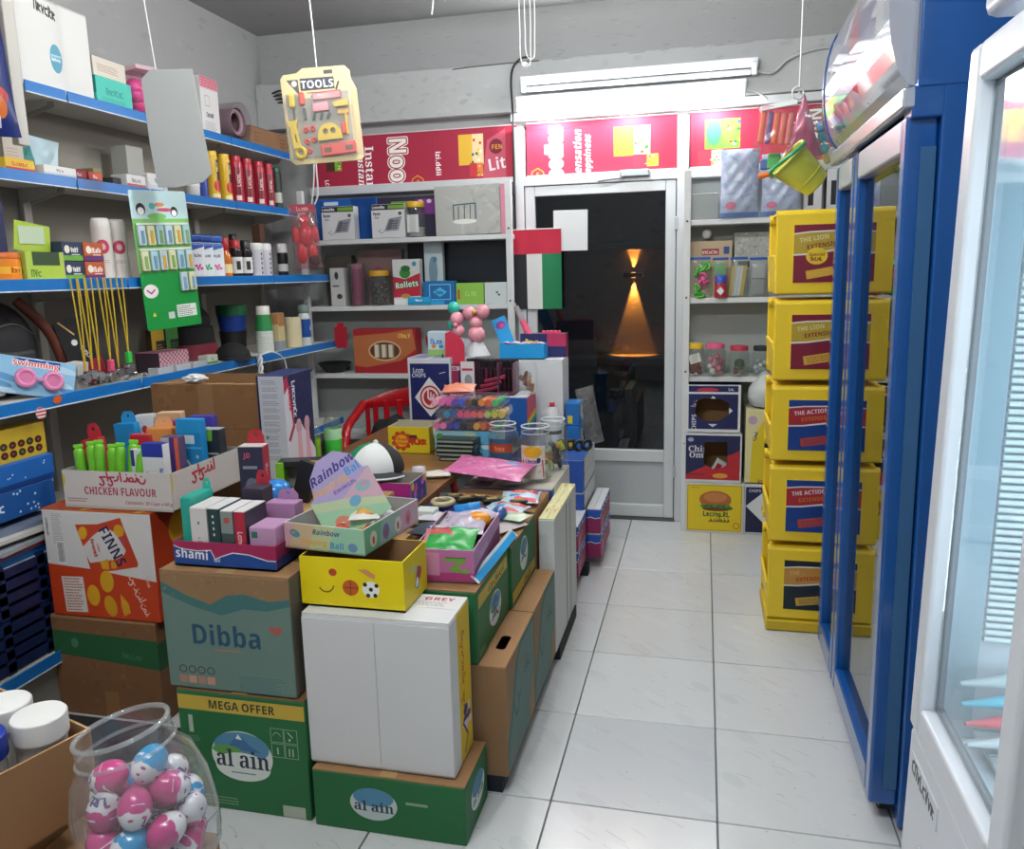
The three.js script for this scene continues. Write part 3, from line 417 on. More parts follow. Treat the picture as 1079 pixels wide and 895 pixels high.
turned('deodorant', 'black deodorant with a white cap near the red toy bag', 'bottle', [-1.885, Y3, 0.13], [['bottle', [[0, 0], [0.028, 0], [0.029, 0.12], [0.026, 0.13]], PM(128, 128, (g, w, h) => { fill(g, '#232126', 0, 0, w, h); fill(g, '#d5d5d5', 0, 60, w, 40); S(g, 3, 64, 80, 28, '#222'); }, 0.35)], ['cap', [[0.028, 0.13], [0.028, 0.17], [0.024, 0.18], [0, 0.181]], M(0xdadada, 0.4)]]);
// hanging from the third shelf: blister card of batteries or refills, toy bag, lanyards
{
  const t = thing('blister_card', 'green hanging card with rows of little clear packs, below the second shelf', 'blister card', [-1.745, 1.54, 1.32]);
  t.rotation.set(0, Math.PI / 2 - 0.25, 0.05);
  const W = 0.27, H = 0.55;
  part(t, 'card', uvBox(extr(rrect(W, H, 0.008), 0.002)), PM(300, 600, (g, w, h) => {
    fill(g, '#1f9a45', 0, 0, w, h); poly(g, '#bcd9dc', [[0, 0], [300, 0], [300, 130], [0, 190]]); fill(g, '#7fc06a', 0, 120, 300, 240);
    fill(g, '#1c9242', 0, 350, w, 250); ell(g, '#1d1d1d', 50, 80, 24, 26); ell(g, '#f2f2f2', 50, 88, 17, 17); ell(g, '#1d1d1d', 225, 90, 20, 22); ell(g, '#f2f2f2', 225, 96, 14, 14);
    ell(g, '#d9804a', 150, 60, 26, 9); ell(g, '#c9506a', 175, 82, 40, 8); ell(g, '#7ac06a', 130, 110, 50, 14); ell(g, '#58b0b4', 110, 66, 16, 14); ell(g, '#efe7ea', 45, 430, 38, 30); line(g, '#9a2f5c', 6, [[25, 425], [45, 440], [65, 425]]);
    fill(g, '#dfe6e0', 170, 500, 110, 56); smallText(g, 176, 508, 96, 6, '#555', 8, 3); fill(g, '#c9d0cb', 120, 528, 34, 30); poly(g, '#e3d437', [[36, 540], [56, 540], [46, 520]]);
  }, 0.3));
  const pk = rbox(0.034, 0.078, 0.014, 0.004), fm = [M(0xbfd2dc, 0.15, { clearcoat: 1 }), M(0xd8d8b0, 0.15, { clearcoat: 1 }), M(0xa9cfd8, 0.15, { clearcoat: 1 })];
  for (let r = 0; r < 2; r++) for (let c = 0; c < 6; c++) { const q = part(t, 'pack', pk, fm[(r + c) % 3], [-0.108 + c * 0.043, 0.1 - r * 0.1, 0.01]); part(q, 'pack_label', box(0.014, 0.05, 0.002), M([0x6a8fa8, 0xc9a13a, 0x7aa05c][(r * 2 + c) % 3], 0.4), [0, -0.006, 0.008]); }
  for (let c = 0; c < 2; c++) { const q = part(t, 'pack', pk, fm[c], [0.065 + c * 0.043, -0.09, 0.01]); part(q, 'pack_label', box(0.014, 0.05, 0.002), M(0x7a9fb8, 0.4), [0, -0.006, 0.008]); }
  for (let r = 0; r < 2; r++) part(t, 'hook_rail', box(0.25, 0.008, 0.006), M(0xd3d8d2, 0.4), [0, 0.145 - r * 0.1, 0.006]);
  for (const x of [-0.03, 0.035]) part(t, 'hanging_string', tube([[x, 0.27, 0], [x, 0.3, 0], [x + 0.003, 0.315, -0.01]], 0.002, 10), STR);
}
{
  const t = thing('toy_bag', 'clear bag with a red plastic toy figure hung at the end of the third shelf', 'toy bag', [-1.74, 1.68, 0.12]);
  t.rotation.set(0, 0.95, 0.06);
  part(t, 'header_card', box(0.15, 0.045, 0.003), PM(200, 60, (g, w, h) => { fill(g, '#8e1c33', 0, 0, w, h); S(g, 5, 100, 32, 36, '#e8c9c9'); }), [0, 0.15, 0]);
  const red = M(0xc02030, 0.3);
  for (const [n, r, x, y, s] of [['toy_head', 0.034, 0, 0.085, 1], ['toy_torso', 0.05, 0, 0.005, 1.25], ['toy_leg', 0.03, -0.032, -0.09, 1.9], ['toy_leg', 0.03, 0.032, -0.09, 1.9], ['toy_arm', 0.022, -0.058, 0.01, 2.2], ['toy_arm', 0.022, 0.058, 0.01, 2.2]]) { const m = part(t, n, sph(r, 10, 8), red, [x, y, 0]); m.scale.set(1, s, 0.7); }
  part(t, 'wheel', moved(cyl(0.028, 0.028, 0.02, 14), 0, 0, 0, Math.PI / 2), M(0x2a1a1c, 0.5), [0.03, -0.13, 0.012]);
  part(t, 'clear_sleeve', pouchGeo(0.17, 0.33, 0.09, 0.003), film(0xf3dadd), [0, -0.01, 0]);
}
const lanY = M(0xc9a92c, 0.5), chrome = metal(0xb9bcc0, 0.2);
[[1.79, 0.34, 0, 0], [1.755, 0.33, 0, 0], [1.72, 0.34, 0, 0], [1.66, 0.31, 0xe0507a, 1], [1.62, 0.34, 0, 0], [1.56, 0.29, 0x39c04a, 1]].forEach(([z, len, col, big], i) => {
  const t = thing('whistle_lanyard', ['leftmost yellow lanyard with a silver whistle', 'second yellow lanyard from the left with a silver whistle', 'third yellow lanyard from the left with a silver whistle', 'yellow lanyard with a pink clip and silver whistle', 'yellow lanyard between the pink and green clips', 'yellow lanyard with a bright green clip and silver whistle'][i], 'lanyard', [-1.785, 1.475, z], 0, 'whistle lanyards hanging from the third shelf');
  part(t, 'cord', join(tube([[0, 0, 0.014], [0.006, -len * 0.5, 0.008], [0.008, -len, 0]], 0.0028, 12), tube([[0, 0, -0.016], [0.006, -len * 0.5, -0.01], [0.008, -len, 0]], 0.0028, 12)), lanY);
  if (big) part(t, 'plastic_clip', rbox(0.018, 0.045, 0.022, 0.004), M(col, 0.35), [0.008, -len - 0.018, 0]);
  part(t, 'whistle', join(moved(cyl(0.017, 0.017, 0.018, 14), 0.008, -len - (big ? 0.06 : 0.02), 0, 0, 0, Math.PI / 2), moved(box(0.014, 0.012, 0.03), 0.008, -len - (big ? 0.05 : 0.01), 0.024)), chrome);
});
// fourth shelf (y 1.071)
const dark = M(0x1c1c20, 0.7), maroon = M(0x7c1830, 0.6);
{
  const t = thing('backpack', 'black backpack with a maroon panel leaning on the fourth shelf', 'bag', [-2.03, Y4, 1.92]);
  const g = new THREE.SphereGeometry(0.17, 20, 14), p = g.attributes.position; for (let i = 0; i < p.count; i++) p.setXYZ(i, p.getX(i) * 0.62, Math.max(p.getY(i), -0.13) * 1.1, p.getZ(i) * 0.92); g.computeVertexNormals(); g.translate(0, 0.145, 0);
  part(t, 'body', g, M(0x24252b, 0.6)); part(t, 'pocket', rbox(0.05, 0.14, 0.2, 0.02), M(0x2f3138, 0.55), [0.085, 0.09, 0.02]);
  part(t, 'zip', tube([[0.07, 0.2, -0.12], [0.09, 0.25, 0], [0.07, 0.22, 0.12]], 0.003, 16), metal(0x8b8b8b, 0.4));
  part(t, 'strap', tube([[0.06, 0.33, -0.06], [0.1, 0.22, -0.14], [0.11, 0.06, -0.2]], 0.018, 18), M(0x6b3326, 0.6)); part(t, 'buckle', rbox(0.02, 0.03, 0.04, 0.004), M(0xc3c3c3, 0.4), [0.12, 0.03, 0.12]);
}
{
  const t = thing('hockey_bat_pack', 'black and red printed toy racket pack leaning beside the backpack', 'toy pack', [-1.875, Y4 + 0.135, 1.69]); t.rotation.set(-0.1, 1.1, 0.35);
  part(t, 'card', rbox(0.12, 0.25, 0.01, 0.004), faces(dark, { pz: PM(128, 256, (g, w, h) => { fill(g, '#1d1c20', 0, 0, w, h); poly(g, '#a9203a', [[0, 190], [128, 165], [128, 256], [0, 256]]); ell(g, '#e4e4e4', 50, 90, 12, 12); line(g, '#caa05c', 6, [[20, 0], [60, 60]]); S(g, 5, 80, 140, 22, '#ddd', { rot: 1.2 }); }) })); part(t, 'header', box(0.12, 0.03, 0.012), maroon, [0, -0.11, 0]);
}
solo('goggles_pack', 'blue card with pink swimming goggles on the fourth shelf', 'goggles pack', rbox(0.24, 0.13, 0.012, 0.004), faces(M(0x9fc0d8, 0.5), { pz: PM(320, 180, (g, w, h) => { fill(g, '#8fbfe0', 0, 0, w, h); for (let i = 0; i < 7; i++) { g.globalAlpha = 0.5; ell(g, i % 2 ? '#2f6fae' : '#e2eef6', rnd(0, w), rnd(0, h), 60, 16, 0.2); } g.globalAlpha = 1; fill(g, '#2c4fa0', 60, 6, 190, 38); T(g, 'Swimming', 150, 28, 38, '#e0452f', { out: '#fff', ow: 5 }); }, 0.25) }), [-1.845, Y4 + 0.066, 1.94], [-0.42, 1.0, 0.1]);
{
  const t = thing('swim_goggles', 'pink swimming goggles on the blue card', 'goggles', [-1.835, Y4 + 0.058, 1.945], 1.0); t.rotation.set(-0.42, 1.0, 0.1); const pk = M(0xe58ab8, 0.25);
  for (const s of [-1, 1]) { part(t, 'eye_cup', moved(new THREE.TorusGeometry(0.026, 0.009, 8, 18), s * 0.042, 0, 0.018), pk); part(t, 'lens', moved(cyl(0.024, 0.024, 0.006, 16), s * 0.042, 0, 0.02, Math.PI / 2), M(0xd77aa8, 0.1)); }
  part(t, 'nose_bridge', rbox(0.035, 0.01, 0.008, 0.003), pk, [0, 0, 0.02]);
}
pbox('white_gift_box', 'white card box on the fourth shelf beside the goggles', [-1.84, Y4, 1.775], [0.05, 0.1, 0.09], M(0xdcdad6, 0.6), { ry: 0.35, rz: -0.12, ny: M(0x888, 0.6) });
turned('drinking_glass', 'small clear plastic cup behind the white box', 'cup', [-1.9, Y4, 1.65], [['cup', [[0, 0.003], [0.026, 0.003], [0.034, 0.09]], film(0xe0d4d0)], ['rim', [[0.034, 0.088], [0.036, 0.09], [0.034, 0.092]], M(0xd0c8c4, 0.3)]]);
for (let i = 0; i < 9; i++) { const t = thing('silver_whistle', ['leftmost', 'second', 'third', 'fourth', 'fifth', 'sixth', 'seventh', 'eighth', 'rightmost'][i] + ' loose silver whistle in the row under the lanyards', 'whistle', [-1.85 + rnd(-0.04, 0.04), Y4 + 0.012, 1.66 - i * 0.032], rnd(0, 6), 'loose whistles on the fourth shelf'); part(t, 'barrel', moved(cyl(0.012, 0.012, 0.016, 12), 0, 0, 0, Math.PI / 2), chrome); part(t, 'mouthpiece', rbox(0.03, 0.009, 0.013, 0.002), chrome, [0.018, 0.006, 0]); }
pbox('pink_pattern_box', 'pink box with a dark diamond pattern on the fourth shelf', [-1.9, Y4, 1.2], [0.12, 0.085, 0.2], M(0xb97a8c, 0.5), { px: PM(256, 128, (g, w, h) => { fill(g, '#c894a2', 0, 0, w, h); for (let i = 0; i < 16; i++) for (let j = 0; j < 8; j++) poly(g, (i + j) % 2 ? '#6d2a3c' : '#d9b3bd', [[i * 16 + 8, j * 16], [i * 16 + 15, j * 16 + 8], [i * 16 + 8, j * 16 + 15], [i * 16 + 1, j * 16 + 8]]); }), pz: M(0x40303a, 0.6) });
for (let i = 0; i < 3; i++) pbox('clear_case', ['clear plastic case left of the pink patterned box', 'clear plastic case in front of the pink patterned box', 'clear plastic case right of the pink patterned box'][i], [-1.815, Y4, 1.33 - i * 0.12], [0.05, 0.03, 0.1], M(0xbcc2c6, 0.15, { clearcoat: 1 }));
pbox('green_pack', 'small white and green pack near the patterned box', [-1.82, Y4, 0.99], [0.05, 0.045, 0.08], M(0xc9d3c4, 0.5), { px: medBox('#d0d8c8', '#4f9a3a', 'eco', '#4f9a3a') });
for (const [z, c, l] of [[1.08, '#caa32a', 'yellow and black printed card pack standing at the rack back'], [0.98, '#3c8a3a', 'green leaf printed card pack at the rack back']]) pbox('card_pack', l, [-2.02, Y4, z], [0.03, 0.17, 0.09], M(0x4a4028, 0.6), { px: PM(128, 200, (g, w, h) => { fill(g, c, 0, 0, w, h); fill(g, '#1a1a18', 40, 60, 88, 140); smallText(g, 50, 80, 70, 8, c, 14, 5); }) });
{
  const t = thing('dark_baseball_hat', 'black baseball cap lying on the fourth shelf', 'cap', [-1.865, Y4, 0.72], 0.9);
  part(t, 'crown', new THREE.SphereGeometry(0.085, 18, 10, 0, Math.PI * 2, 0, Math.PI / 2), M(0x151518, 0.8)).scale.set(1, 0.95, 1.1);
  part(t, 'visor', moved(cyl(0.075, 0.08, 0.006, 20), 0, 0.008, 0.09), M(0x18181b, 0.8));
}
{
  const t = thing('hat_stack', 'stack of dark caps with a maroon band behind the black cap', 'caps', [-2.09, Y4, 0.72]);
  part(t, 'lower_cap', cyl(0.1, 0.11, 0.075, 20), maroon, [0, 0.038, 0]).scale.z = 1.5; part(t, 'middle_cap', cyl(0.095, 0.1, 0.08, 20), M(0x141518, 0.8), [0, 0.116, 0]).scale.z = 1.4; part(t, 'upper_cap', sph(0.09, 14, 8), M(0x17181c, 0.8), [0, 0.18, 0]).scale.z = 1.3;
}
{
  const t = thing('plastic_tubs', 'green tub over a blue tub stacked at the rack back', 'tubs', [-2.02, Y4, 0.46]);
  part(t, 'lower_tub', cyl(0.07, 0.06, 0.12, 20), M(0x17191d, 0.5), [0, 0.06, 0]); part(t, 'blue_tub', cyl(0.075, 0.065, 0.08, 20), M(0x1f3f94, 0.4), [0, 0.16, 0]); part(t, 'green_lid', cyl(0.078, 0.078, 0.055, 20), M(0x1c6a3c, 0.4), [0, 0.228, 0]);
}
{
  const t = thing('paper_cup_stack', 'upside down stack of paper cups with a green and a white band', 'paper cups', [-1.86, Y4, 0.42]);
  for (let i = 0; i < 7; i++) part(t, 'cup', lathe([[0.043, 0], [0.0445, 0.004], [0.043, 0.012], [0.0425, 0.016]]), M(0xcdd2cb, 0.5), [0, i * 0.0165, 0]);
  part(t, 'green_cup', lathe([[0.0435, 0.116], [0.036, 0.2]]), M(0x2b8a4a, 0.45)); part(t, 'white_cup', lathe([[0.036, 0.2], [0.033, 0.245], [0, 0.245]]), M(0xd9d6cc, 0.5));
}
pbox('tan_carton', 'tan and pale yellow upright carton on the fourth shelf', [-1.86, Y4, 0.28], [0.05, 0.2, 0.065], M(0xbca574, 0.6), { px: PM(64, 200, (g, w, h) => { fill(g, '#c9b98a', 0, 0, w, h); fill(g, '#a8764c', 0, 0, w, 70); fill(g, '#8a93a0', 0, 150, w, 50); }), pz: PM(64, 200, (g, w, h) => { fill(g, '#d2c493', 0, 0, w, h); fill(g, '#b5835a', 0, 0, w, 60); fill(g, '#9aa2ab', 0, 150, w, 50); }) });
turned('cream_candle', 'thick cream coloured candle at the far end of the fourth shelf', 'candle', [-1.86, Y4, 0.12], [['wax', [[0, 0], [0.049, 0], [0.05, 0.004], [0.05, 0.165], [0.046, 0.168], [0, 0.164]], M(0xcfc4a0, 0.6)], ['wick', [[0, 0.164], [0.002, 0.164], [0.002, 0.178], [0, 0.178]], BLK, 6]]);
turned('lotion_bottle', 'blue labelled lotion bottle with a clear cap behind the candle', 'bottle', [-1.86, Y4, -0.02], [['bottle', [[0, 0], [0.036, 0], [0.037, 0.16], [0.026, 0.185]], PM(128, 160, (g, w, h) => { fill(g, '#cfd5d6', 0, 0, w, h); fill(g, '#1f4f9a', 0, 30, w, 90); S(g, 4, 64, 75, 30, '#fff'); }, 0.3)], ['cap', [[0.03, 0.185], [0.034, 0.2], [0.03, 0.23], [0, 0.235]], M(0x9fb3ae, 0.15, { transmission: 0.5 })]]);
{
  const t = thing('rope_hank', 'white twisted rope hank hanging under the fourth shelf', 'rope', [-1.755, 1.06, 0.66]);
  part(t, 'twisted_strand', join(...[0, 2.1, 4.2].map((a) => tube(Array.from({ length: 16 }, (_, i) => [0.008 * Math.cos(i * 0.9 + a), 0.02 - i * 0.016, 0.012 * Math.sin(i * 0.9 + a)]), 0.006, 40))), STR);
  part(t, 'loose_end', tube([[0, 0.02, 0], [0.02, 0.03, -0.08], [0.02, -0.02, -0.2], [0.01, -0.1, -0.24]], 0.004, 24), STR);
}
// ornaments on the rack edge
solo('striped_sticker', 'round red and white striped sticker under the fourth shelf strip', 'sticker', moved(cyl(0.021, 0.021, 0.003, 18), 0, 0, 0, 0, 0, Math.PI / 2), PM(64, 64, (g, w, h) => { fill(g, '#e5e0e0', 0, 0, w, h); for (let i = 0; i < 4; i++) fill(g, '#c02a3a', 0, i * 18, w, 8); }), [-1.768, 1.028, 2.02]);
solo('orange_sticker', 'orange and red fruit sticker on the blue strip', 'sticker', extr(circ(0, 0, 0.02, 14, 0.014), 0.002), M(0xd8622a, 0.4), [-1.7715, 1.062, 1.94], [0, Math.PI / 2, 0.3]);
// lower shelves
pbox('yellow_game_box', 'yellow box with rows of dark round windows on the lower shelf', [-1.86, 0.88, 2.09], [0.1, 0.11, 0.24], M(0xbfa02a, 0.5), { px: PM(300, 150, (g, w, h) => { fill(g, '#c5a62e', 0, 0, w, h); for (let i = 0; i < 6; i++) for (let j = 0; j < 2; j++) { ell(g, '#3a1d18', 40 + i * 44, 75 + j * 40, 18, 17); ell(g, ['#a33', '#484', '#933'][(i + j) % 3], 40 + i * 44, 75 + j * 40, 7, 6); } }), });
pbox('blue_game_box', 'upper blue printed box on the lower shelf, lid tilted', [-1.9, 0.795, 2.12], [0.22, 0.085, 0.3], M(0x1a5fae, 0.5), { px: PM(300, 90, (g, w, h) => { fill(g, '#1c64b4', 0, 0, w, h); for (let i = 0; i < 12; i++) ell(g, '#d5e4f2', rnd(0, w), rnd(0, h), 3, 3); fill(g, '#0f3c80', 0, 70, w, 20); }) });
pbox('blue_game_box', 'lower blue printed box with white dots on the lower shelf', [-1.9, 0.7, 2.14], [0.22, 0.094, 0.32], M(0x164f98, 0.5), { px: PM(300, 90, (g, w, h) => { fill(g, '#175298', 0, 0, w, h); for (let i = 0; i < 14; i++) ell(g, '#c8dcf0', rnd(0, w), rnd(0, h), 4, 4); S(g, 4, 70, 45, 36, '#cfe0f0'); }) });
for (let i = 0; i < 5; i++) solo('magazine', ['lowest magazine in the pile at the left edge', 'second magazine from the bottom of the pile', 'middle magazine of the pile', 'second magazine from the top of the pile', 'topmost magazine of the pile at the left edge'][i], 'magazine', box(0.26, 0.014, 0.3), [M(0x8c2a34, 0.4), M(0x9aa0a8, 0.4), M(0x4a3030, 0.4), M(0xc9c5c0, 0.4), M(0x6f7c92, 0.4)][i], [-1.87 + rnd(-0.02, 0.02), Y5 + 0.008 + i * 0.0155, 2.15], [0, rnd(-0.12, 0.12), 0]);
{
  const navy = M(0x12224e, 0.45);
  for (const [y, l] of [[0.222, 'lower dark blue plastic crate under the rack'], [0.402, 'upper dark blue plastic crate under the rack']]) {
    const t = thing('plastic_crate', l, 'crate', [-1.92, y, 2.2]);
    for (let k = 0; k < 4; k++) { part(t, 'side_slat', box(0.012, 0.028, 0.5), navy, [0.17, 0.024 + k * 0.042, 0]); part(t, 'end_slat', box(0.34, 0.028, 0.012), navy, [0, 0.024 + k * 0.042, 0.25]); part(t, 'end_slat', box(0.34, 0.028, 0.012), navy, [0, 0.024 + k * 0.042, -0.25]); }
    for (const z of [-0.244, -0.08, 0.08, 0.244]) part(t, 'post', box(0.016, 0.175, 0.03), navy, [0.168, 0.088, z]); part(t, 'base', box(0.34, 0.01, 0.5), navy, [0, 0.006, 0]); part(t, 'back_panel', box(0.01, 0.17, 0.5), navy, [-0.17, 0.09, 0]);
  }
}
solo('white_plastic_bag', 'white plastic bag hanging over the rack edge at the left border', 'bag', pouchGeo(0.16, 0.2, 0.08, 0.008), M(0xd8d8da, 0.5), [-1.68, 0.52, 2.5], [0, 1.2, 0.2]);
solo('snack_bag', 'purple and red snack bag hung at the far left of the second shelf', 'snack bag', pouchGeo(0.24, 0.5, 0.06, 0.004), PM(256, 512, (g, w, h) => { fill(g, '#1d2b6c', 0, 0, w, h); fill(g, '#5a2a78', 0, 0, w, 170); for (let i = 0; i < 10; i++) ell(g, ['#b83a2e', '#c9672a', '#2d4a9c'][i % 3], rnd(20, 240), rnd(250, 440), rnd(20, 44), rnd(20, 40)); fill(g, '#c9c4d2', 90, 445, 100, 40); S(g, 5, 128, 190, 64, '#d9c24a', { rot: -1.57 }); }, 0.3), [-1.97, 2.2, 1.925], [0, 1.1, 0.05]);
// ---------- grey hanging card ----------
{
  const t = thing('hanging_card', 'plain grey board back hanging on a white string before the top shelf', 'card', [-1.6, 2.03, 1.4]); t.rotation.set(0.03, 0.5, 0.04);
  part(t, 'board', extr([[-0.085, 0.18], [-0.05, 0.215], [0.1, 0.215], [0.105, 0.05], [0.115, -0.17], [0.08, -0.2], [-0.02, -0.215], [-0.085, -0.21], [-0.09, -0.05]], 0.006, 0.001), M(0xa3a6a6, 0.55)); part(t, 'string', tube([[-0.03, 0.21, 0.003], [-0.035, 0.5, 0.003], [-0.045, 0.868, 0.003]], 0.003, 12), STR);
}
// ---------- white shelf units on the door wall ----------
const UNIT = M(0xd3d6d7, 0.5);
function shelfUnit(label, x0, x1, levels, posts) {
  const t = thing('wall_shelf_unit', label, 'shelf unit', [0, 0, 0]);
  const zf = -0.215, zb = ZB + 0.072;
  for (const y of levels) part(t, 'shelf_board', rbox(x1 - x0, 0.028, zf - ZB - 0.005, 0.003), UNIT, [(x0 + x1) / 2, y - 0.014, (zf + ZB) / 2]);
  for (const x of posts) { const p = part(t, 'post', rbox(0.036, 1.96, 0.03, 0.003), UNIT, [x, 0.98, zf + 0.004]); for (const y of [0.5, 0.9, 1.3, 1.7]) part(p, 'bolt', moved(cyl(0.006, 0.006, 0.004, 8), 0, 0, 0, Math.PI / 2), metal(0x55585a, 0.5), [0, y - 0.98, 0.016]); }
  part(t, 'back_panel', box(x1 - x0, 1.9, 0.006), M(0x9fa6a4, 0.6), [(x0 + x1) / 2, 0.97, ZB + 0.006]);
  return t;
}
shelfUnit('white shelf unit left of the door with phones and boxes', -1.95, -0.665, [1.672, 1.282, 0.876, 0.5, 0.1], [-0.668, -1.93]);
shelfUnit('white shelf unit right of the door behind the yellow bins', 0.285, 1.55, [1.706, 1.295, 0.87], [0.303, 1.53]);
const UA = 1.673, UB = 1.283, UC = 0.877, zU = -0.23;
// top row, left unit
solo('blue_folder_box', 'wide shiny blue box behind the left telephone box', 'box', rbox(0.4, 0.24, 0.06, 0.004), faces(M(0x134f9c, 0.3), { pz: PM(256, 160, (g, w, h) => { fill(g, '#155aa8', 0, 0, w, h); poly(g, '#0e4387', [[150, 0], [256, 0], [256, 160], [190, 160]]); fill(g, '#c4d8ea', 40, 10, 60, 14); }, 0.25) }), [-1.69, UA + 0.121, -0.33]);
const phoneArt = PM(256, 256, (g, w, h) => {
  fill(g, '#d6d7d9', 0, 0, w, h); fill(g, '#22222a', 0, 0, w, 42); fill(g, '#7aa83a', 130, 8, 126, 26); S(g, 8, 60, 21, 24, '#e8e8e8'); S(g, 4, 44, 70, 28, '#444'); S(g, 3, 44, 98, 22, '#666'); ell(g, '#555', 222, 72, 14, 14);
  poly(g, '#8f939b', [[95, 205], [135, 110], [235, 95], [205, 200]]); poly(g, '#5f636b', [[110, 195], [140, 118], [165, 114], [140, 195]]); for (let i = 0; i < 3; i++) for (let j = 0; j < 4; j++) fill(g, '#2c2e35', 158 + i * 18 + j * -5, 125 + j * 17, 12, 9); line(g, '#777', 4, [[95, 205], [70, 220], [50, 200], [75, 190]]);
}, 0.45);
for (const [x, l] of [[-1.705, 'left white telephone box with a phone picture'], [-1.39, 'right white telephone box, partly behind the yellow lidded jar']]) pbox('telephone_box', l, [x, UA, -0.255], [0.205, 0.19, 0.07], M(0xcfd0d2, 0.5), { pz: phoneArt });
pbox('purple_game_box', 'purple and green printed box behind the right telephone box', [-1.3, UA, -0.34], [0.39, 0.235, 0.05], M(0x2a2338, 0.5), { pz: PM(256, 160, (g, w, h) => { fill(g, '#2c2340', 0, 0, w, h); fill(g, '#6fa33a', 60, 16, 90, 26); fill(g, '#7a2f86', 160, 10, 90, 60); ell(g, '#d8c9e0', 180, 20, 10, 8); ell(g, '#d8c9e0', 215, 20, 10, 8); }) });
const jarLid = (hex) => M(hex, 0.4);
function lidJar(name, label, pos, r, h, lidHex, fillers) {
  const t = thing(name, label, 'jar', pos);
  for (const [n, g, m, p, rt] of fillers) part(t, n, g, m, p, rt);
  part(t, 'glass', lathe([[0, 0.002], [r * 0.9, 0.002], [r, 0.014], [r, h * 0.76], [r * 0.82, h * 0.85]]), glass(0xf2f6f4));
  part(t, 'lid', lathe([[r * 0.84, h * 0.84], [r * 0.88, h * 0.85], [r * 0.88, h * 0.98], [r * 0.8, h], [0, h]]), jarLid(lidHex)); return t;
}
lidJar('storage_jar', 'clear plastic jar with a yellow lid before the telephone box', [-1.235, UA, -0.265], 0.06, 0.2, 0xd8b02c, [['paper_label', moved(box(0.07, 0.1, 0.002), 0, 0.075, 0.056), M(0xd5d6d4, 0.6)], ['contents', moved(cyl(0.05, 0.05, 0.05, 14), 0, 0.03, 0), M(0x9a9c9c, 0.5)]]);
solo('towel_box', 'wide pale grey marbled box with a clothes rack picture', 'box', rbox(0.385, 0.275, 0.07, 0.004), faces(M(0xa9aaa6, 0.5), { pz: PM(384, 280, (g, w, h) => { fill(g, '#b1b2ad', 0, 0, w, h); for (let i = 0; i < 30; i++) { g.globalAlpha = 0.25; ell(g, i % 2 ? '#8e8f8a' : '#d0d1cc', rnd(0, w), rnd(0, h), rnd(10, 60), rnd(4, 14), rnd(0, 3)); } g.globalAlpha = 1; line(g, '#2d5666', 7, [[110, 190], [110, 110], [240, 105], [240, 190]]); line(g, '#333', 5, [[140, 120], [138, 190]]); line(g, '#333', 5, [[175, 115], [173, 195]]); line(g, '#555', 5, [[210, 115], [208, 190]]); ell(g, '#e3e3de', 175, 205, 70, 14); }) }), [-0.912, UA + 0.139, -0.26], [0, 0, 0.01]);
solo('pink_folder', 'thin pink folder between the marbled box and the post', 'folder', box(0.022, 0.27, 0.1), M(0xd98a9f, 0.5), [-0.705, UA + 0.136, -0.27]);
// middle row, left unit
pbox('dim_snack_box', 'brown snack box with a red label at the shelf corner', [-1.76, UB, -0.34], [0.17, 0.3, 0.06], M(0x3c342c, 0.6), { pz: PM(128, 200, (g, w, h) => { fill(g, '#46413a', 0, 0, w, h); fill(g, '#8a5a2c', 20, 60, 90, 50); fill(g, '#8c2a2c', 40, 80, 60, 26); }) });
pbox('white_pot_box', 'tall white box with dark pictures on the middle shelf', [-1.735, UB, -0.26], [0.09, 0.225, 0.07], M(0xb9bab8, 0.5), { pz: PM(128, 256, (g, w, h) => { fill(g, '#bfc0be', 0, 0, w, h); ell(g, '#333', 60, 50, 18, 26); ell(g, '#444', 80, 190, 26, 18); fill(g, '#555', 20, 115, 60, 10); }) });
{
  const t = thing('pink_flask', 'tall pink thermos in a clear tube on the middle shelf', 'flask', [-1.62, UB, -0.255]);
  part(t, 'flask', lathe([[0, 0.004], [0.034, 0.004], [0.036, 0.2], [0.028, 0.22]]), M(0xa02a5c, 0.35)); part(t, 'cap', lathe([[0.03, 0.218], [0.03, 0.245], [0, 0.247]]), M(0xc05a86, 0.4)); part(t, 'clear_tube', lathe([[0.055, 0.002], [0.055, 0.25]]), film(0xd8dcdc));
}
lidJar('storage_jar', 'clear jar of dark sweets with a yellow lid on the middle shelf', [-1.483, UB, -0.265], 0.068, 0.205, 0xcf9f24, [['dark_sweets', join(...Array.from({ length: 22 }, (_, i) => moved(new THREE.IcosahedronGeometry(0.017, 0), 0.04 * Math.cos(i * 2.4) * Math.sqrt(rnd()), 0.02 + i * 0.0055, 0.04 * Math.sin(i * 2.4)))), M(0x2c2420, 0.4)]]);
pbox('pink_pouch_box', 'faint pink plastic bag box behind the jar of dark sweets', [-1.5, UB, -0.35], [0.28, 0.33, 0.04], M(0x6d5a5c, 0.4), { pz: PM(128, 128, (g, w, h) => { fill(g, '#75605f', 0, 0, w, h); line(g, '#8c2f3a', 4, [[10, 70], [60, 40], [118, 80]]); }) });
pbox('juice_box', 'white and red box with a green fruit figure and the word Rollets', [-1.3, UB, -0.262], [0.17, 0.265, 0.05], M(0xb9b9b5, 0.5), { pz: PM(200, 300, (g, w, h) => { fill(g, '#cfd2d0', 0, 0, w, h); poly(g, '#b8243a', [[0, 110], [90, 130], [200, 90], [200, 240], [0, 250]]); ell(g, '#3f8a3c', 90, 90, 40, 34); ell(g, '#2f6a30', 95, 60, 34, 20); T(g, 'Rollets', 100, 165, 52, '#e8efe6', { out: '#2c6a34', ow: 10, rot: -0.1 }); ell(g, '#b98a4c', 90, 240, 34, 16); fill(g, '#dfe2e0', 0, 262, w, 38); ell(g, '#3a8fae', 160, 30, 16, 16); }) });
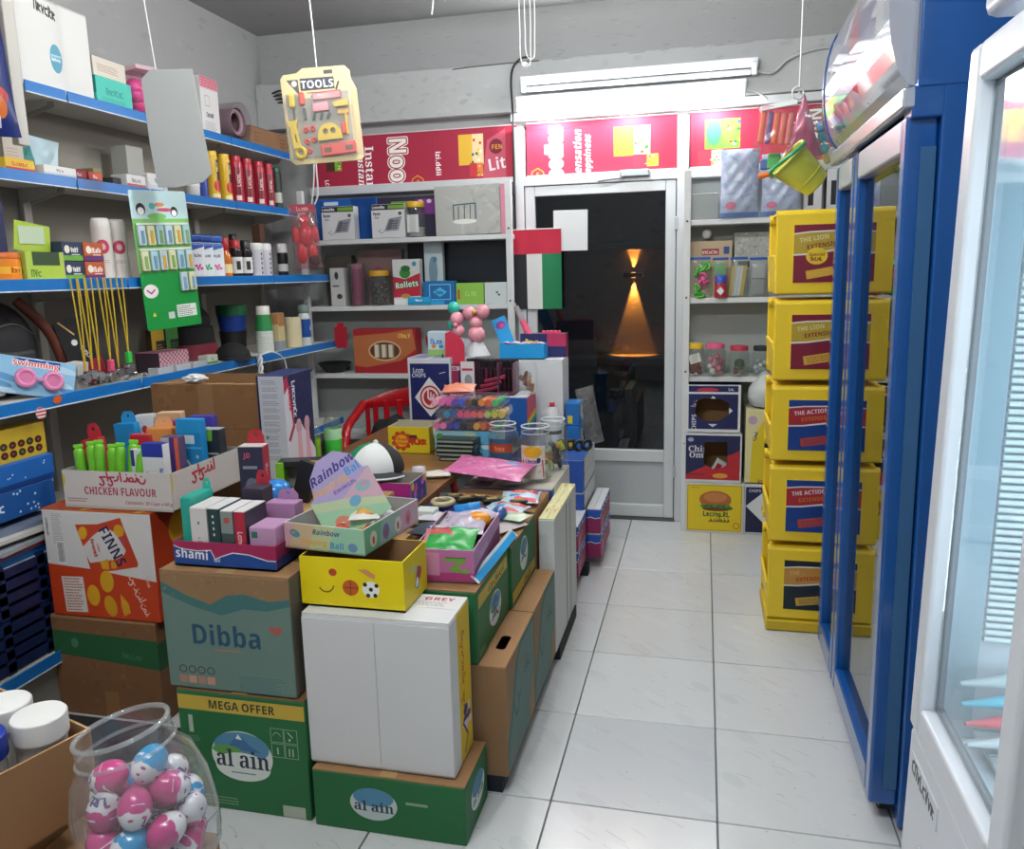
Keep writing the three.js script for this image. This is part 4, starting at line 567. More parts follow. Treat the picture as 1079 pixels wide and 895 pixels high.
pbox('cyan_box', 'bright cyan flat box lying at the shelf front', [-1.22, UB, -0.23], [0.14, 0.045, 0.03], M(0x1f9ed0, 0.45), { pz: medBox('#25a3d4', '#1a86b4', 'mint') });
pbox('bookend_picture', 'pale picture frame box on the middle shelf before the dark board', [-1.155, UB, -0.33], [0.115, 0.365, 0.04], M(0x9fb0b6, 0.5), { pz: PM(128, 380, (g, w, h) => { fill(g, '#b5c3c8', 0, 0, w, h); ell(g, '#6f8f9c', 60, 180, 30, 90); ell(g, '#4d7c93', 75, 110, 14, 18); fill(g, '#cfd8da', 0, 330, w, 50); }) });
solo('dark_screen', 'dark navy screen panel standing on the middle shelf', 'screen', rbox(0.43, 0.36, 0.02, 0.004), M(0x131a24, 0.25), [-0.895, UB + 0.182, -0.385]);
solo('black_board', 'narrow black board left of the picture frame box', 'board', rbox(0.1, 0.36, 0.016, 0.004), M(0x15191e, 0.4), [-1.29, UB + 0.182, -0.39]);
pbox('blue_biscuit_box', 'blue biscuit box with a cyan diamond on the middle shelf', [-1.1, UB, -0.255], [0.195, 0.135, 0.05], M(0x155f9c, 0.5), { pz: PM(200, 140, (g, w, h) => { fill(g, '#1868a8', 0, 0, w, h); g.strokeStyle = '#8fd0e8'; g.lineWidth = 5; g.strokeRect(40, 20, 130, 90); poly(g, '#49b6e0', [[105, 35], [150, 65], [105, 95], [60, 65]]); S(g, 4, 105, 66, 24, '#0f4f86'); fill(g, '#20a0d8', 0, 118, 130, 22); }) });
pbox('green_biscuit_box', 'lime green biscuit box right of the blue one', [-0.915, UB, -0.255], [0.165, 0.12, 0.05], M(0x84b845, 0.5), { pz: PM(180, 130, (g, w, h) => { fill(g, '#8abf4a', 0, 0, w, h); fill(g, '#c03a2e', 10, 40, 14, 60); S(g, 4, 100, 65, 36, '#a9d873'); }) });
pbox('white_biscuit_box', 'pale white box at the right end of the middle shelf', [-0.762, UB, -0.255], [0.13, 0.12, 0.05], M(0xc3cccb, 0.5), { pz: PM(140, 130, (g, w, h) => { fill(g, '#c9d2d1', 0, 0, w, h); ell(g, '#5d7a66', 80, 60, 8, 8); ell(g, '#333', 92, 75, 8, 6); }) });
// lower row
pbox('toaster_box', 'wide red box with an oval picture of a cream toaster', [-1.465, UC, -0.3], [0.4, 0.265, 0.1], M(0x9c1f26, 0.5), { pz: PM(400, 265, (g, w, h) => { fill(g, '#a3212a', 0, 0, w, h); poly(g, '#b56a3c', [[0, 40], [250, 20], [380, 0], [400, 120], [300, 190], [80, 230], [0, 220]]); ell(g, '#d9b08a', 200, 130, 105, 62); ell(g, '#5a3520', 200, 130, 95, 52); for (let i = 0; i < 3; i++) { fill(g, '#d9d3bb', 135 + i * 45, 92, 34, 78); fill(g, '#8f8a74', 160 + i * 45, 92, 8, 78); } S(g, 5, 330, 40, 30, '#e8c05a'); }) });
solo('red_tag', 'small red shaped tag hanging in the shelf corner', 'tag', extr([[-0.03, -0.07], [0.03, -0.07], [0.04, -0.04], [0.04, 0.05], [0.02, 0.06], [0.02, 0.08], [-0.02, 0.08], [-0.02, 0.06], [-0.04, 0.05], [-0.04, -0.04]], 0.004, 0.001), M(0xa81c2c, 0.4), [-1.725, 1.105, -0.212]);
solo('red_strip', 'red plastic strip lying right of the toaster box', 'strip', rbox(0.2, 0.04, 0.03, 0.004), M(0xb01f2c, 0.4), [-1.15, UC + 0.19, -0.395]);
pbox('wipes_box', 'pale blue wipes box in the corner of the lower shelf', [-0.98, UC, -0.3], [0.11, 0.2, 0.08], M(0xb9c9d0, 0.5), { pz: medBox('#c2d2da', '#d98a4a', 'wipes', '#3f7fae') });
solo('doodle_sheet', 'white sheet with black curly drawing on the lowest shelf', 'sheet', box(0.4, 0.006, 0.19), faces(M(0xcccfcc, 0.5), { py: PM(256, 128, (g, w, h) => { fill(g, '#cfd2d0', 0, 0, w, h); for (let i = 0; i < 4; i++) { g.strokeStyle = '#222'; g.lineWidth = 4; g.beginPath(); g.ellipse(70 + i * 40, 64, 36, 26, 0.3, 0, 7); g.stroke(); } }) }), [-1.5, 0.503, -0.315]);
solo('black_bowl', 'black plastic bowl on the lower shelf beside the rack', 'bowl', lathe([[0, 0.005], [0.05, 0.005], [0.1, 0.06], [0.105, 0.06], [0.055, 0]]), M(0x17181a, 0.5), [-1.82, UC, -0.3]);
// ---------- flag and paper on the door ----------
{
  const g = new THREE.PlaneGeometry(0.285, 0.45, 24, 14), p = g.attributes.position;
  for (let i = 0; i < p.count; i++) p.setZ(i, 0.008 * Math.sin(p.getX(i) * 38 + 0.6) * (0.5 - p.getY(i)));
  g.computeVertexNormals();
  const t = thing('wall_flag', 'small flag with a red top band over black, white and green stripes', 'flag', [-0.538, 1.47, -0.325]);
  part(t, 'cloth', g, PM(256, 400, (c, w, h) => { fill(c, '#17191e', 0, 0, 74, h); fill(c, '#dcdcda', 74, 0, 82, h); fill(c, '#12774a', 156, 0, 100, h); fill(c, '#c02540', 0, 0, w, 122); }, 0.75, { side: THREE.DoubleSide }));
  part(t, 'hem', bar([-0.1425, 0.226, 0], [0.1425, 0.226, 0], 0.003), M(0xd9d4d4, 0.6));
}
solo('paper_notice', 'blank white paper stuck on the door glass behind the flag', 'paper', box(0.195, 0.225, 0.001), M(0xd9dcde, 0.7), [-0.345, 1.683, ZB + 0.072], [0, 0, -0.01]);
// ---------- right unit items ----------
const VA = 1.707, VB = 1.296, VC = 0.871;
pbox('clear_tub', 'clear plastic food tub on the top right shelf', [0.392, VA, -0.28], [0.14, 0.135, 0.1], M(0xc6cccb, 0.15, { transmission: 0.5, thickness: 0 }));
const blueBag = PM(256, 400, (g, w, h) => { fill(g, '#a9b4cc', 0, 0, w, h); for (let i = 0; i < 70; i++) { g.globalAlpha = 0.35; ell(g, ['#d7dde8', '#7f8fb4', '#8fb0b4', '#c3a9c0'][i % 4], rnd(0, w), rnd(0, h), rnd(8, 40), rnd(4, 16), rnd(0, 3)); } g.globalAlpha = 1; ell(g, '#c97a94', 70, 330, 34, 22); fill(g, '#6a86bc', 0, 370, w, 30); }, 0.25);
solo('diaper_bag', 'pale blue printed nappy bag, left of the pair on the top right shelf', 'bag', pouchGeo(0.2, 0.345, 0.08, 0.006, 14, 18, 3), blueBag, [0.566, VA + 0.174, -0.21], [0, 0.05, 0]);
solo('diaper_bag', 'pale blue printed nappy bag, right of the pair behind the toy bucket', 'bag', pouchGeo(0.2, 0.31, 0.08, 0.006, 14, 18, 5), blueBag, [0.772, VA + 0.158, -0.21], [0, -0.05, 0]);
for (const [x, l] of [[0.93, 'black and white box at the top right shelf end, nearer the bags'], [1.04, 'black and white box at the top right shelf end, farthest right']]) pbox('dvd_box', l, [x, VA, -0.28], [0.09, 0.23, 0.08], M(0x3a3c40, 0.5), { pz: PM(100, 230, (g, w, h) => { fill(g, '#cfd0d2', 0, 0, w, h); fill(g, '#222', 24, 60, 30, 120); fill(g, '#333', 60, 10, 30, 20); }) });
function zipBag(label, x, w, h, cols, n, kind) {
  const t = thing('zip_bag', label, 'bag', [x, VB, -0.235], 0, 'clear zip bags on the right shelf');
  for (let i = 0; i < n; i++) {
    const m = M(cols[i % cols.length], 0.35);
    if (kind === 'ball') part(t, 'toy_piece', new THREE.TorusKnotGeometry(0.02, 0.008, 30, 5, 2, 3), m, [rnd(-0.25, 0.25) * w, (i + 0.5) / n * h * 0.8, 0], [rnd(0, 3), rnd(0, 3), 0]);
    else if (kind === 'stick') part(t, 'ruler', box(0.008, h * 0.72, 0.004), m, [(-0.4 + 0.8 * i / n) * w, h * 0.4, rnd(-0.004, 0.004)], [0, 0, -0.12]);
    else part(t, 'card_pack', rbox(w * 0.66, h * 0.36, 0.01, 0.002), m, [rnd(-0.06, 0.06) * w, h * (0.24 + 0.4 * i), 0.002 * i], [0, 0, rnd(-0.08, 0.08)]);
  }
  part(t, 'clear_film', pouchGeo(w, h * 0.93, 0.03, 0.002, 10, 12, x * 9), film(0xf0f4f4), [0, h * 0.47, 0]);
  part(t, 'zip_strip', rbox(w * 0.96, 0.014, 0.012, 0.003), M(0x1d52a6, 0.4), [0, h * 0.93, 0]); return t;
}
zipBag('zip bag of pink and green toys on the right shelf', 0.373, 0.11, 0.225, [0x4fae3c, 0x5ab545, 0xd8528f, 0xdb5c98], 6, 'ball');
zipBag('zip bag with a blue and red packet on the right shelf', 0.478, 0.085, 0.22, [0xb9bfc2, 0x5aa05c], 2, 'card');
solo('detergent_pack', 'small red pack with a blue top before the zip bag', 'pack', pouchGeo(0.065, 0.12, 0.03, 0.002), PM(100, 180, (g, w, h) => { fill(g, '#a8283a', 0, 0, w, h); fill(g, '#2348a8', 10, 0, 80, 70); poly(g, '#d5d7dc', [[50, 95], [80, 130], [50, 165], [20, 130]]); }, 0.35), [0.48, VB + 0.061, -0.2], [-0.1, 0, 0]);
zipBag('zip bag of clear rulers on the right shelf', 0.573, 0.095, 0.22, [0xc9ae52, 0xc9ae52, 0xb8bcc2, 0xcfd4da, 0xc2c7cc, 0xd3d6da], 8, 'stick');
zipBag('zip bag with two grey cards on the right shelf', 0.676, 0.105, 0.215, [0x8e9094, 0xa4a6ab], 2, 'card');
pbox('beige_pack_box', 'beige biscuit box with a red label behind the zip bags', [0.43, VB, -0.33], [0.22, 0.3, 0.05], M(0xb59f7c, 0.5), { pz: PM(220, 300, (g, w, h) => { fill(g, '#b8a384', 0, 0, w, h); fill(g, '#8e2440', 60, 40, 90, 34); S(g, 7, 105, 58, 22, '#e8d0c8'); fill(g, '#2a4a8c', 175, 30, 30, 40); }) });
pbox('silver_pack_box', 'grey patterned box behind the rulers on the right shelf', [0.66, VB, -0.34], [0.22, 0.34, 0.05], M(0x9c9d98, 0.45), { pz: PM(220, 340, (g, w, h) => { fill(g, '#a5a6a0', 0, 0, w, h); speckle(g, w, 120, 120, ['#d5d6cf', '#70726d'], 3, 9); fill(g, '#333', 20, 150, 60, 34); }) });
solo('foil_box', 'shiny white plastic clip at the back of the right shelf', 'clip', sph(0.026, 10, 8), M(0xe6e6e2, 0.25), [0.405, VB + 0.34, -0.33]);
// row of sweet jars
const sweets = (cols, r, n, R, y0, dy) => Array.from({ length: n }, (_, i) => ['sweet', moved(new THREE.IcosahedronGeometry(r, 1), R * Math.cos(i * 2.4) * Math.sqrt(rnd(0.2, 1)), y0 + i * dy, R * Math.sin(i * 2.4) * Math.sqrt(rnd(0.2, 1))), M(cols[i % cols.length], 0.35)]);
lidJar('sweet_jar', 'yellow lidded sweet jar, first on the right shelf', [0.352, VC, -0.25], 0.05, 0.18, 0xe0b92e, [...sweets([0x7a3a34, 0x5c2a28, 0xa8443c], 0.014, 14, 0.03, 0.02, 0.004), ['paper_label', moved(box(0.06, 0.05, 0.002), 0, 0.1, 0.046, 0, 0, 0.3), M(0xd0cfc9, 0.6)]]);
lidJar('sweet_jar', 'pink lidded jar of pink and white lollies on the right shelf', [0.46, VC, -0.25], 0.056, 0.18, 0xe0628c, [...sweets([0xd77a92, 0xd9d2cc, 0xb85068], 0.016, 12, 0.034, 0.02, 0.008)]);
lidJar('sweet_jar', 'red lidded jar with a dark green label on the right shelf', [0.585, VC, -0.25], 0.054, 0.166, 0xc23a52, [...sweets([0x9a9c94, 0x7c3c3c, 0xb5b6ae], 0.013, 12, 0.03, 0.018, 0.006), ['round_label', moved(cyl(0.026, 0.026, 0.002, 16), 0, 0.075, 0.051, Math.PI / 2), M(0x2c4a38, 0.5)]]);
lidJar('sweet_jar', 'black lidded jar, last of the row beside the yellow bins', [0.7, VC, -0.25], 0.048, 0.165, 0x2b2e34, [...sweets([0xc3c8ca, 0x9aa0a4], 0.014, 10, 0.028, 0.018, 0.007)]);
solo('white_carrier_bag', 'knotted white plastic carrier bag on the boxes right of the door', 'bag', (() => { const g = new THREE.SphereGeometry(0.1, 20, 16), p = g.attributes.position; for (let i = 0; i < p.count; i++) { const y = p.getY(i), k = y > 0.02 ? 1 - (y - 0.02) * 7 : 1, n = 1 + 0.07 * Math.sin(Math.atan2(p.getZ(i), p.getX(i)) * 9 + y * 20); p.setXYZ(i, p.getX(i) * Math.max(k, 0.25) * n * 0.85, Math.max(y, -0.075) * (y > 0 ? 1.2 : 1), p.getZ(i) * Math.max(k, 0.25) * n * 0.85); } g.computeVertexNormals(); return g; })(), M(0xc9cfcf, 0.4), [0.72, 0.785, -0.23]);
// boxes with torn windows: front panel with a hole, dark hollow inside
function windowBox(label, pos, [w, h, d], print, hole, side, o = {}) {
  const t = thing('window_carton', label, 'carton', pos), k = 0.005, kr = KRAFT;
  part(t, 'front_panel', uvBox(extr([[-w / 2, 0], [w / 2, 0], [w / 2, h], [-w / 2, h]], k, 0, hole ? [hole] : [])), print, [0, 0, d / 2 - k]);
  part(t, 'back_panel', box(w, h, k), kr, [0, h / 2, -d / 2 + k / 2]); part(t, 'top_panel', box(w, k, d - 2 * k), o.top ?? side, [0, h - k / 2, 0]); part(t, 'bottom_panel', box(w, k, d - 2 * k), side, [0, k / 2, 0]);
  for (const s of [-1, 1]) part(t, 'side_panel', box(k, h - 2 * k, d - 2 * k), faces(kr, s > 0 ? { px: side } : { nx: side }), [s * (w - k) / 2, h / 2, 0]); return t;
}
const whiteEdge = M(0xcdd0d2, 0.6);
const cbPrint = PM(300, 270, (g, w, h) => { fill(g, '#d3d6d8', 0, 0, w, h); fill(g, '#151c52', 16, 6, w - 30, 34); ell(g, '#b52a4a', 120, 28, 60, 12); S(g, 3, 250, 24, 20, '#c9cde0'); fill(g, '#171e56', 16, 52, w - 30, 200); poly(g, '#d3d6dc', [[120, 92], [150, 62], [180, 92]]); poly(g, '#d3d6dc', [[228, 118], [228, 172], [258, 145]]); poly(g, '#d3d6dc', [[124, 222], [150, 240], [176, 222]]); T(g, 'CHIPS', 46, 216, 34, '#d3d6dc', { rot: -1.57 }); script(g, 62, 90, 18, '#d3d6dc', 'btl', { rot: -1.4 }); }, 0.5);
windowBox('navy chips carton with a torn black window, top of the stack by the door', [0.452, 0.567, -0.29], [0.29, 0.262, 0.2], cbPrint, [[-0.09, 0.17], [-0.05, 0.19], [0.04, 0.185], [0.085, 0.16], [0.085, 0.1], [0.03, 0.06], [-0.05, 0.062], [-0.095, 0.1]], whiteEdge, { top: M(0x171e56, 0.5) });
const chPrint = PM(300, 270, (g, w, h) => { fill(g, '#cdd0d3', 0, 0, w, h); fill(g, '#1a2250', 8, 10, w - 16, 245); poly(g, '#b3232e', [[8, 230], [290, 90], [292, 255], [8, 255]]); ell(g, '#9fa6c4', 34, 34, 16, 12); T(g, 'Chips', 85, 85, 46, '#d9dbe2', { font: 'serif' }); T(g, 'Oman', 92, 118, 44, '#d9dbe2', { font: 'serif' }); ell(g, '#d99a3c', 190, 232, 40, 14); fill(g, '#8a1a26', 20, 222, 90, 6); }, 0.5);
windowBox('navy and red carton reading Chips Oman with a torn window, middle of the stack', [0.455, 0.287, -0.29], [0.305, 0.274, 0.22], chPrint, [[-0.045, 0.225], [0.075, 0.23], [0.08, 0.1], [0.05, 0.085], [0.0, 0.075], [-0.05, 0.11]], whiteEdge);
const bgPrint = PM(310, 280, (g, w, h) => { fill(g, '#c9cbc8', 0, 0, w, h); fill(g, '#dcc21e', 10, 8, w - 20, h - 18); g.strokeStyle = '#8a4a1c'; g.lineWidth = 2; g.strokeRect(14, 12, w - 28, h - 26); ell(g, '#a8602f', 160, 92, 84, 50); ell(g, '#c07a45', 160, 78, 60, 28); fill(g, '#dcc21e', 70, 128, 180, 20); for (let i = 0; i < 14; i++) ell(g, i % 3 ? '#2f6a2c' : '#4c8a34', 95 + i * 11, 128 + (i % 2) * 10, 14, 9); ell(g, '#6b3a1c', 165, 146, 70, 10); S(g, 8, 170, 172, 34, '#275a28', { font: 'serif', it: 'italic' }); script(g, 235, 215, 22, '#3a2a14', 'ttoltdt'); g.strokeStyle = '#b5452a'; g.lineWidth = 4; g.beginPath(); g.arc(272, 236, 16, 0, 7); g.stroke(); fill(g, '#c9a51c', 30, 22, 50, 8); }, 0.5);
windowBox('yellow carton with a burger picture, bottom of the stack by the door', [0.468, 0.001, -0.285], [0.315, 0.283, 0.23], bgPrint, null, whiteEdge);
pbox('small_chip_bag', 'chips packet seen in the middle torn carton window', [0.46, 0.31, -0.24], [0.06, 0.1, 0.03], M(0xb5c0b8, 0.35), { cat: 'packet', rz: -0.5, pz: PM(64, 100, (g, w, h) => { fill(g, '#c8cfca', 0, 0, w, h); fill(g, '#a8243a', 14, 20, 30, 60); }) });
const ySide = PM(200, 420, (g, w, h) => { fill(g, '#d8cf9a', 0, 0, w, h); poly(g, '#d9c023', [[40, 170], [120, 30], [200, 20], [200, 420], [30, 420]]); ell(g, '#b89ac0', 40, 60, 26, 24); ell(g, '#e8d84a', 150, 60, 40, 34); script(g, 70, 130, 20, '#2a3a8c', 'tob', { rot: -1.2 }); script(g, 90, 400, 18, '#7c2a1c', 'jtbtdotl', { rot: -1.57 }); fill(g, '#1b1a19', 110, 110, 70, 250); fill(g, '#8a241c', 110, 360, 60, 20); }, 0.5);
carton('yellow_carton', 'yellow and white carton standing right of the navy chips cartons', [0.715, 0.292, -0.29], [0.18, 0.41, 0.22], M(0xc9c5a4, 0.6), { pz: ySide });
carton('navy_carton', 'navy carton with a white diamond below the yellow carton', [0.72, 0.001, -0.29], [0.19, 0.285, 0.22], M(0xc9ccd0, 0.6), { pz: PM(200, 300, (g, w, h) => { fill(g, '#c9ccd0', 0, 0, w, h); fill(g, '#141c44', 10, 14, 185, 276); poly(g, '#d6d8da', [[10, 130], [110, 40], [200, 120], [200, 180], [110, 230]]); ell(g, '#b02a3a', 150, 140, 50, 46); ell(g, '#d6d8da', 150, 140, 34, 32); T(g, 'CHIPS', 60, 36, 24, '#cfd2dc'); }) });
// ---------- yellow snack bin tower ----------
{
  const yel = M(0xeecb2c, 0.4), x0 = 0.655, x1 = 1.0, z0 = 0.7, z1 = 1.036, W = x1 - x0, D = z1 - z0;
  const art = (bg, band, t1, c1, t2, c2, tag) => PM(280, 230, (g, w, h) => {
    fill(g, bg, 0, 0, w, h); poly(g, '#dcdcd6', [[0, 32], [60, 26], [150, 24], [280, 4], [280, 88], [150, 108], [60, 120], [0, 122]]); poly(g, band, [[0, 38], [60, 32], [150, 30], [280, 10], [280, 80], [150, 100], [60, 113], [0, 115]]);
    T(g, t1, 22, 62, 25, c1, { align: 'left', rot: -0.13, sx: 0.95 }); T(g, t2, 50, 90, 25, c2, { align: 'left', rot: -0.13, sx: 0.95 });
    g.save(); g.translate(130, 182); g.rotate(-0.16); fill(g, tag, -80, -19, 160, 38); smallText(g, -66, -10, 132, 3, bg, 9, 3); g.restore();
  }, 0.4);
  const lion = art('#7c1d34', '#b59a34', 'THE LION', '#d6cf9a', 'EXTENSION', '#6e1c20', '#d0a83c');
  const special = PM(280, 230, (g, w, h) => { fill(g, '#7c1d34', 0, 0, w, h); poly(g, '#dcdcd6', [[0, 32], [60, 26], [150, 24], [280, 4], [280, 88], [150, 108], [60, 120], [0, 122]]); poly(g, '#b59a34', [[0, 38], [60, 32], [150, 30], [280, 10], [280, 80], [150, 100], [60, 113], [0, 115]]); T(g, 'THE LION', 22, 62, 25, '#d6cf9a', { align: 'left', rot: -0.13 }); T(g, 'EXTENSION', 50, 90, 25, '#6e1c20', { align: 'left', rot: -0.13 }); ell(g, '#e0c22c', 90, 125, 42, 34); T(g, 'Special', 90, 118, 18, '#7c1d34'); S(g, 5, 90, 136, 18, '#7c1d34'); g.save(); g.translate(130, 188); g.rotate(-0.16); fill(g, '#d0a83c', -80, -17, 160, 34); g.restore(); }, 0.4);
  const action = art('#123c86', '#a82632', 'THE ACTION', '#dfe0e4', 'EXTENDED', '#c87a2e', '#b8412e');
  const night = art('#10202c', '#c08a3c', 'THE ...', '#d9a878', 'EXTENSION', '#a03018', '#c9a03c');
  const ys = [[1.345, 1.671], [1.02, 1.341], [0.704, 1.016], [0.376, 0.7], [0.052, 0.372]];
  const names = ['top yellow snack bin with a maroon print and a round badge', 'second yellow snack bin from the top with a maroon print', 'third yellow snack bin, the upper one with a blue print', 'fourth yellow snack bin, the lower one with a blue print', 'bottom yellow snack bin with a black and orange print'];
  ys.forEach(([a, b], i) => {
    const h = b - a, dx = [-0.002, 0, 0.0, 0.002, 0.004][i], t = thing('snack_bin', names[i], 'bin', [(x0 + x1) / 2 + dx, a, (z0 + z1) / 2], 0, 'stacked yellow snack bins');
    for (const s of [1, -1]) {
      part(t, 'side_panel', rbox(W, h - 0.03, 0.018, 0.006), yel, [0, (h - 0.03) / 2 + 0.004, s * (D / 2 - 0.009)]);
      part(t, 'rolled_edge', moved(cyl(0.02, 0.02, W, 14), 0, 0, 0, 0, 0, Math.PI / 2), yel, [0, h - 0.034, s * (D / 2 - 0.02)]);
      part(t, 'foot_rail', rbox(W, 0.03, 0.03, 0.008), M(0xcaab1c, 0.45), [0, 0.016, s * (D / 2 - 0.016)]);
    }
    part(t, 'print_panel', box(W - 0.09, h - 0.115, 0.003), faces(yel, { pz: [special, lion, action, action, night][i] }), [0.018, h / 2 - 0.012, D / 2 + 0.0012]);
    part(t, 'back_panel', rbox(0.014, h - 0.04, D - 0.04, 0.004), yel, [W / 2 - 0.01, h / 2 - 0.012, 0]); part(t, 'floor_panel', box(W - 0.03, 0.01, D - 0.04), yel, [0, 0.012, 0]);
    part(t, 'front_lip', rbox(0.012, h * 0.45, D - 0.036, 0.004), yel, [-W / 2 + 0.008, h * 0.235, 0], [0, 0, 0.12]);
    part(t, 'top_panel', box(W - 0.02, 0.008, D - 0.06), yel, [0, h - 0.02, 0]);
    const cols = [[0xd9863a, 0xe0a060, 0xc9a070], [0xb8a890, 0xd0c0a0], [0xb02030, 0xc9303c, 0xd0b040], [0xb02838, 0xd8d0c8], [0xc07830, 0xb89050]][i];
    for (let k = 0; k < 6; k++) part(t, 'snack_packet', pouchGeo(0.1, 0.12, 0.035, 0.004, 8, 8, k + i * 7), M(cols[k % cols.length], 0.35), [-W / 2 + 0.05 + rnd(0, 0.04), h * 0.46 + rnd(-0.02, 0.03), -0.085 + k * 0.034], [0.2, 1.3 + rnd(-0.4, 0.4), rnd(-0.5, 0.5)]);
  });
  const b = thing('bin_base', 'low yellow base plate under the snack bin tower', 'base', [(x0 + x1) / 2 + 0.006, 0, (z0 + z1) / 2]);
  part(b, 'plate', rbox(W + 0.01, 0.046, D + 0.01, 0.008), M(0xcdae1e, 0.45), [0, 0.025, 0]); part(b, 'rim', rbox(W - 0.02, 0.006, D - 0.02, 0.002), yel, [0, 0.048, 0]);
}
// ---------- blue two-door cooler ----------
const BLU = M(0x0c4f96, 0.22, { clearcoat: 0.6, clearcoatRoughness: 0.1 }), BLUD = M(0x123a7c, 0.3), GASK = M(0x5a6a78, 0.5);
{
  const t = thing('display_cooler', 'tall blue two door glass cooler along the aisle', 'cooler', [0, 0, 0]);
  const xF = 0.832, xB = 0.9, zA = 1.14, zE = 2.2;
  const inner = M(0x2c3640, 0.5);  // liner colour darkened to stand for an unlit inside, keeping door reflections strong
  part(t, 'side_wall', rbox(0.6, 1.95, 0.04, 0.006), BLU, [xB + 0.3, 0.985, zE - 0.02]); part(t, 'side_wall', rbox(0.6, 1.95, 0.04, 0.006), BLU, [xB + 0.3, 0.985, zA + 0.02]);
  part(t, 'back_wall', box(0.03, 1.9, zE - zA - 0.08), inner, [xB + 0.58, 0.98, (zA + zE) / 2]); part(t, 'roof', box(0.6, 0.05, zE - zA), BLU, [xB + 0.3, 1.935, (zA + zE) / 2]); part(t, 'base', box(0.58, 0.11, zE - zA - 0.08), BLUD, [xB + 0.3, 0.065, (zA + zE) / 2]);
  for (const y of [0.45, 0.85, 1.25, 1.6]) part(t, 'wire_shelf', box(0.5, 0.012, zE - zA - 0.1), M(0x6b757c, 0.4), [xB + 0.3, y, (zA + zE) / 2]);
  const doors = [[zA + 0.05, 1.535, 'far'], [1.545, zE - 0.02, 'near']];
  for (const [a, b] of doors) {
    const dh = 1.72, y0 = 0.06;
    for (const [z, w] of [[a, 0.05], [b, 0.05]]) { const st = part(t, 'door_stile', rbox(xB - xF, dh, w, 0.008), BLU, [(xF + xB) / 2, y0 + dh / 2, z === a ? a + w / 2 : b - w / 2]); part(st, 'gasket', box(0.012, dh - 0.02, w * 0.7), GASK, [(xB - xF) / 2 + 0.006, 0, 0]); }
    for (const y of [y0 + 0.04, y0 + dh - 0.04]) part(t, 'door_rail', rbox(xB - xF, 0.08, b - a - 0.1, 0.008), y < 1 ? BLU : M(0xb9c0cc, 0.3, { metalness: 0.4 }), [(xF + xB) / 2, y, (a + b) / 2]);
    part(t, 'door_glass', box(0.006, dh - 0.16, b - a - 0.1), M(0xa8b4bc, 0.01, { transmission: 1, thickness: 0, ior: 1.75 }), [xF + 0.028, y0 + dh / 2, (a + b) / 2]);
  }
  for (const z of [doors[0][0] + 0.052, 1.597, zE - 0.018]) part(t, 'inner_trim', box(0.032, 1.6, 0.004), M(0x35618c, 0.35), [xF + 0.048, 0.91, z]);
  part(t, 'corner_block', rbox(0.07, 0.07, 0.07, 0.006), BLU, [xF + 0.04, 1.805, zE - 0.035]);
  part(t, 'silver_strip', rbox(0.03, 0.045, zE - zA, 0.006), M(0xc4cad4, 0.22, { metalness: 0.6 }), [xF + 0.0, 1.815, (zA + zE) / 2]);
  // curved lit header with its print
  const prof = [[0.02, 0]]; for (let i = 0; i <= 12; i++) { const a = i / 12 * Math.PI; prof.push([0.02 - 0.066 * Math.sin(a), 0.2 - 0.2 * Math.cos(a)]); } prof.push([0.3, 0.4], [0.3, 0]);
  const hg = extr(prof, zE - zA - 0.06); { const p = hg.attributes.position, u = hg.attributes.uv; for (let i = 0; i < p.count; i++) u.setXY(i, p.getZ(i) / (zE - zA - 0.06), Math.min(1, Math.max(0, p.getY(i) / 0.42))); }
  part(t, 'header_lens', hg, PM(700, 260, (g, w, h) => { fill(g, '#a9aeb9', 0, 0, w, h); for (let i = 0; i < 26; i++) poly(g, ['#9c8f98', '#7d89ad', '#b5b1b0', '#bcbfc6', '#6a628c'][i % 5], [[rnd(0, w), rnd(20, h)], [rnd(0, w), rnd(0, h)], [rnd(0, w), rnd(60, h)]]); poly(g, '#b03a58', [[330, 110], [400, 60], [450, 150], [400, 215], [350, 200]]); for (let i = 0; i < 9; i++) ell(g, ['#3a4f9c', '#c9a0a8', '#5aa0a8'][i % 3], rnd(120, 380), rnd(120, 240), rnd(12, 40), rnd(8, 20), rnd(0, 3)); S(g, 8, 180, 70, 60, '#7a86b8', { it: 'italic' }); }, 0.12, { clearcoat: 1, clearcoatRoughness: 0.04 }), [xF - 0.0, 1.845, zA + 0.02]);
  part(t, 'header_end_plate', rbox(0.62, 0.44, 0.036, 0.005), BLU, [xF + 0.325, 2.055, zE - 0.016]); part(t, 'header_end_plate', extr(prof.map(([x, y]) => [x * 1.04 - 0.002, y * 1.01]), 0.016), BLU, [xF - 0.0, 1.843, zA]);
  for (const z of [zA + 0.1, zE - 0.1]) part(t, 'castor', moved(cyl(0.025, 0.025, 0.02, 14), 0, 0, 0, 0, 0, Math.PI / 2), BLK, [xB - 0.02, 0.025, z]);
}
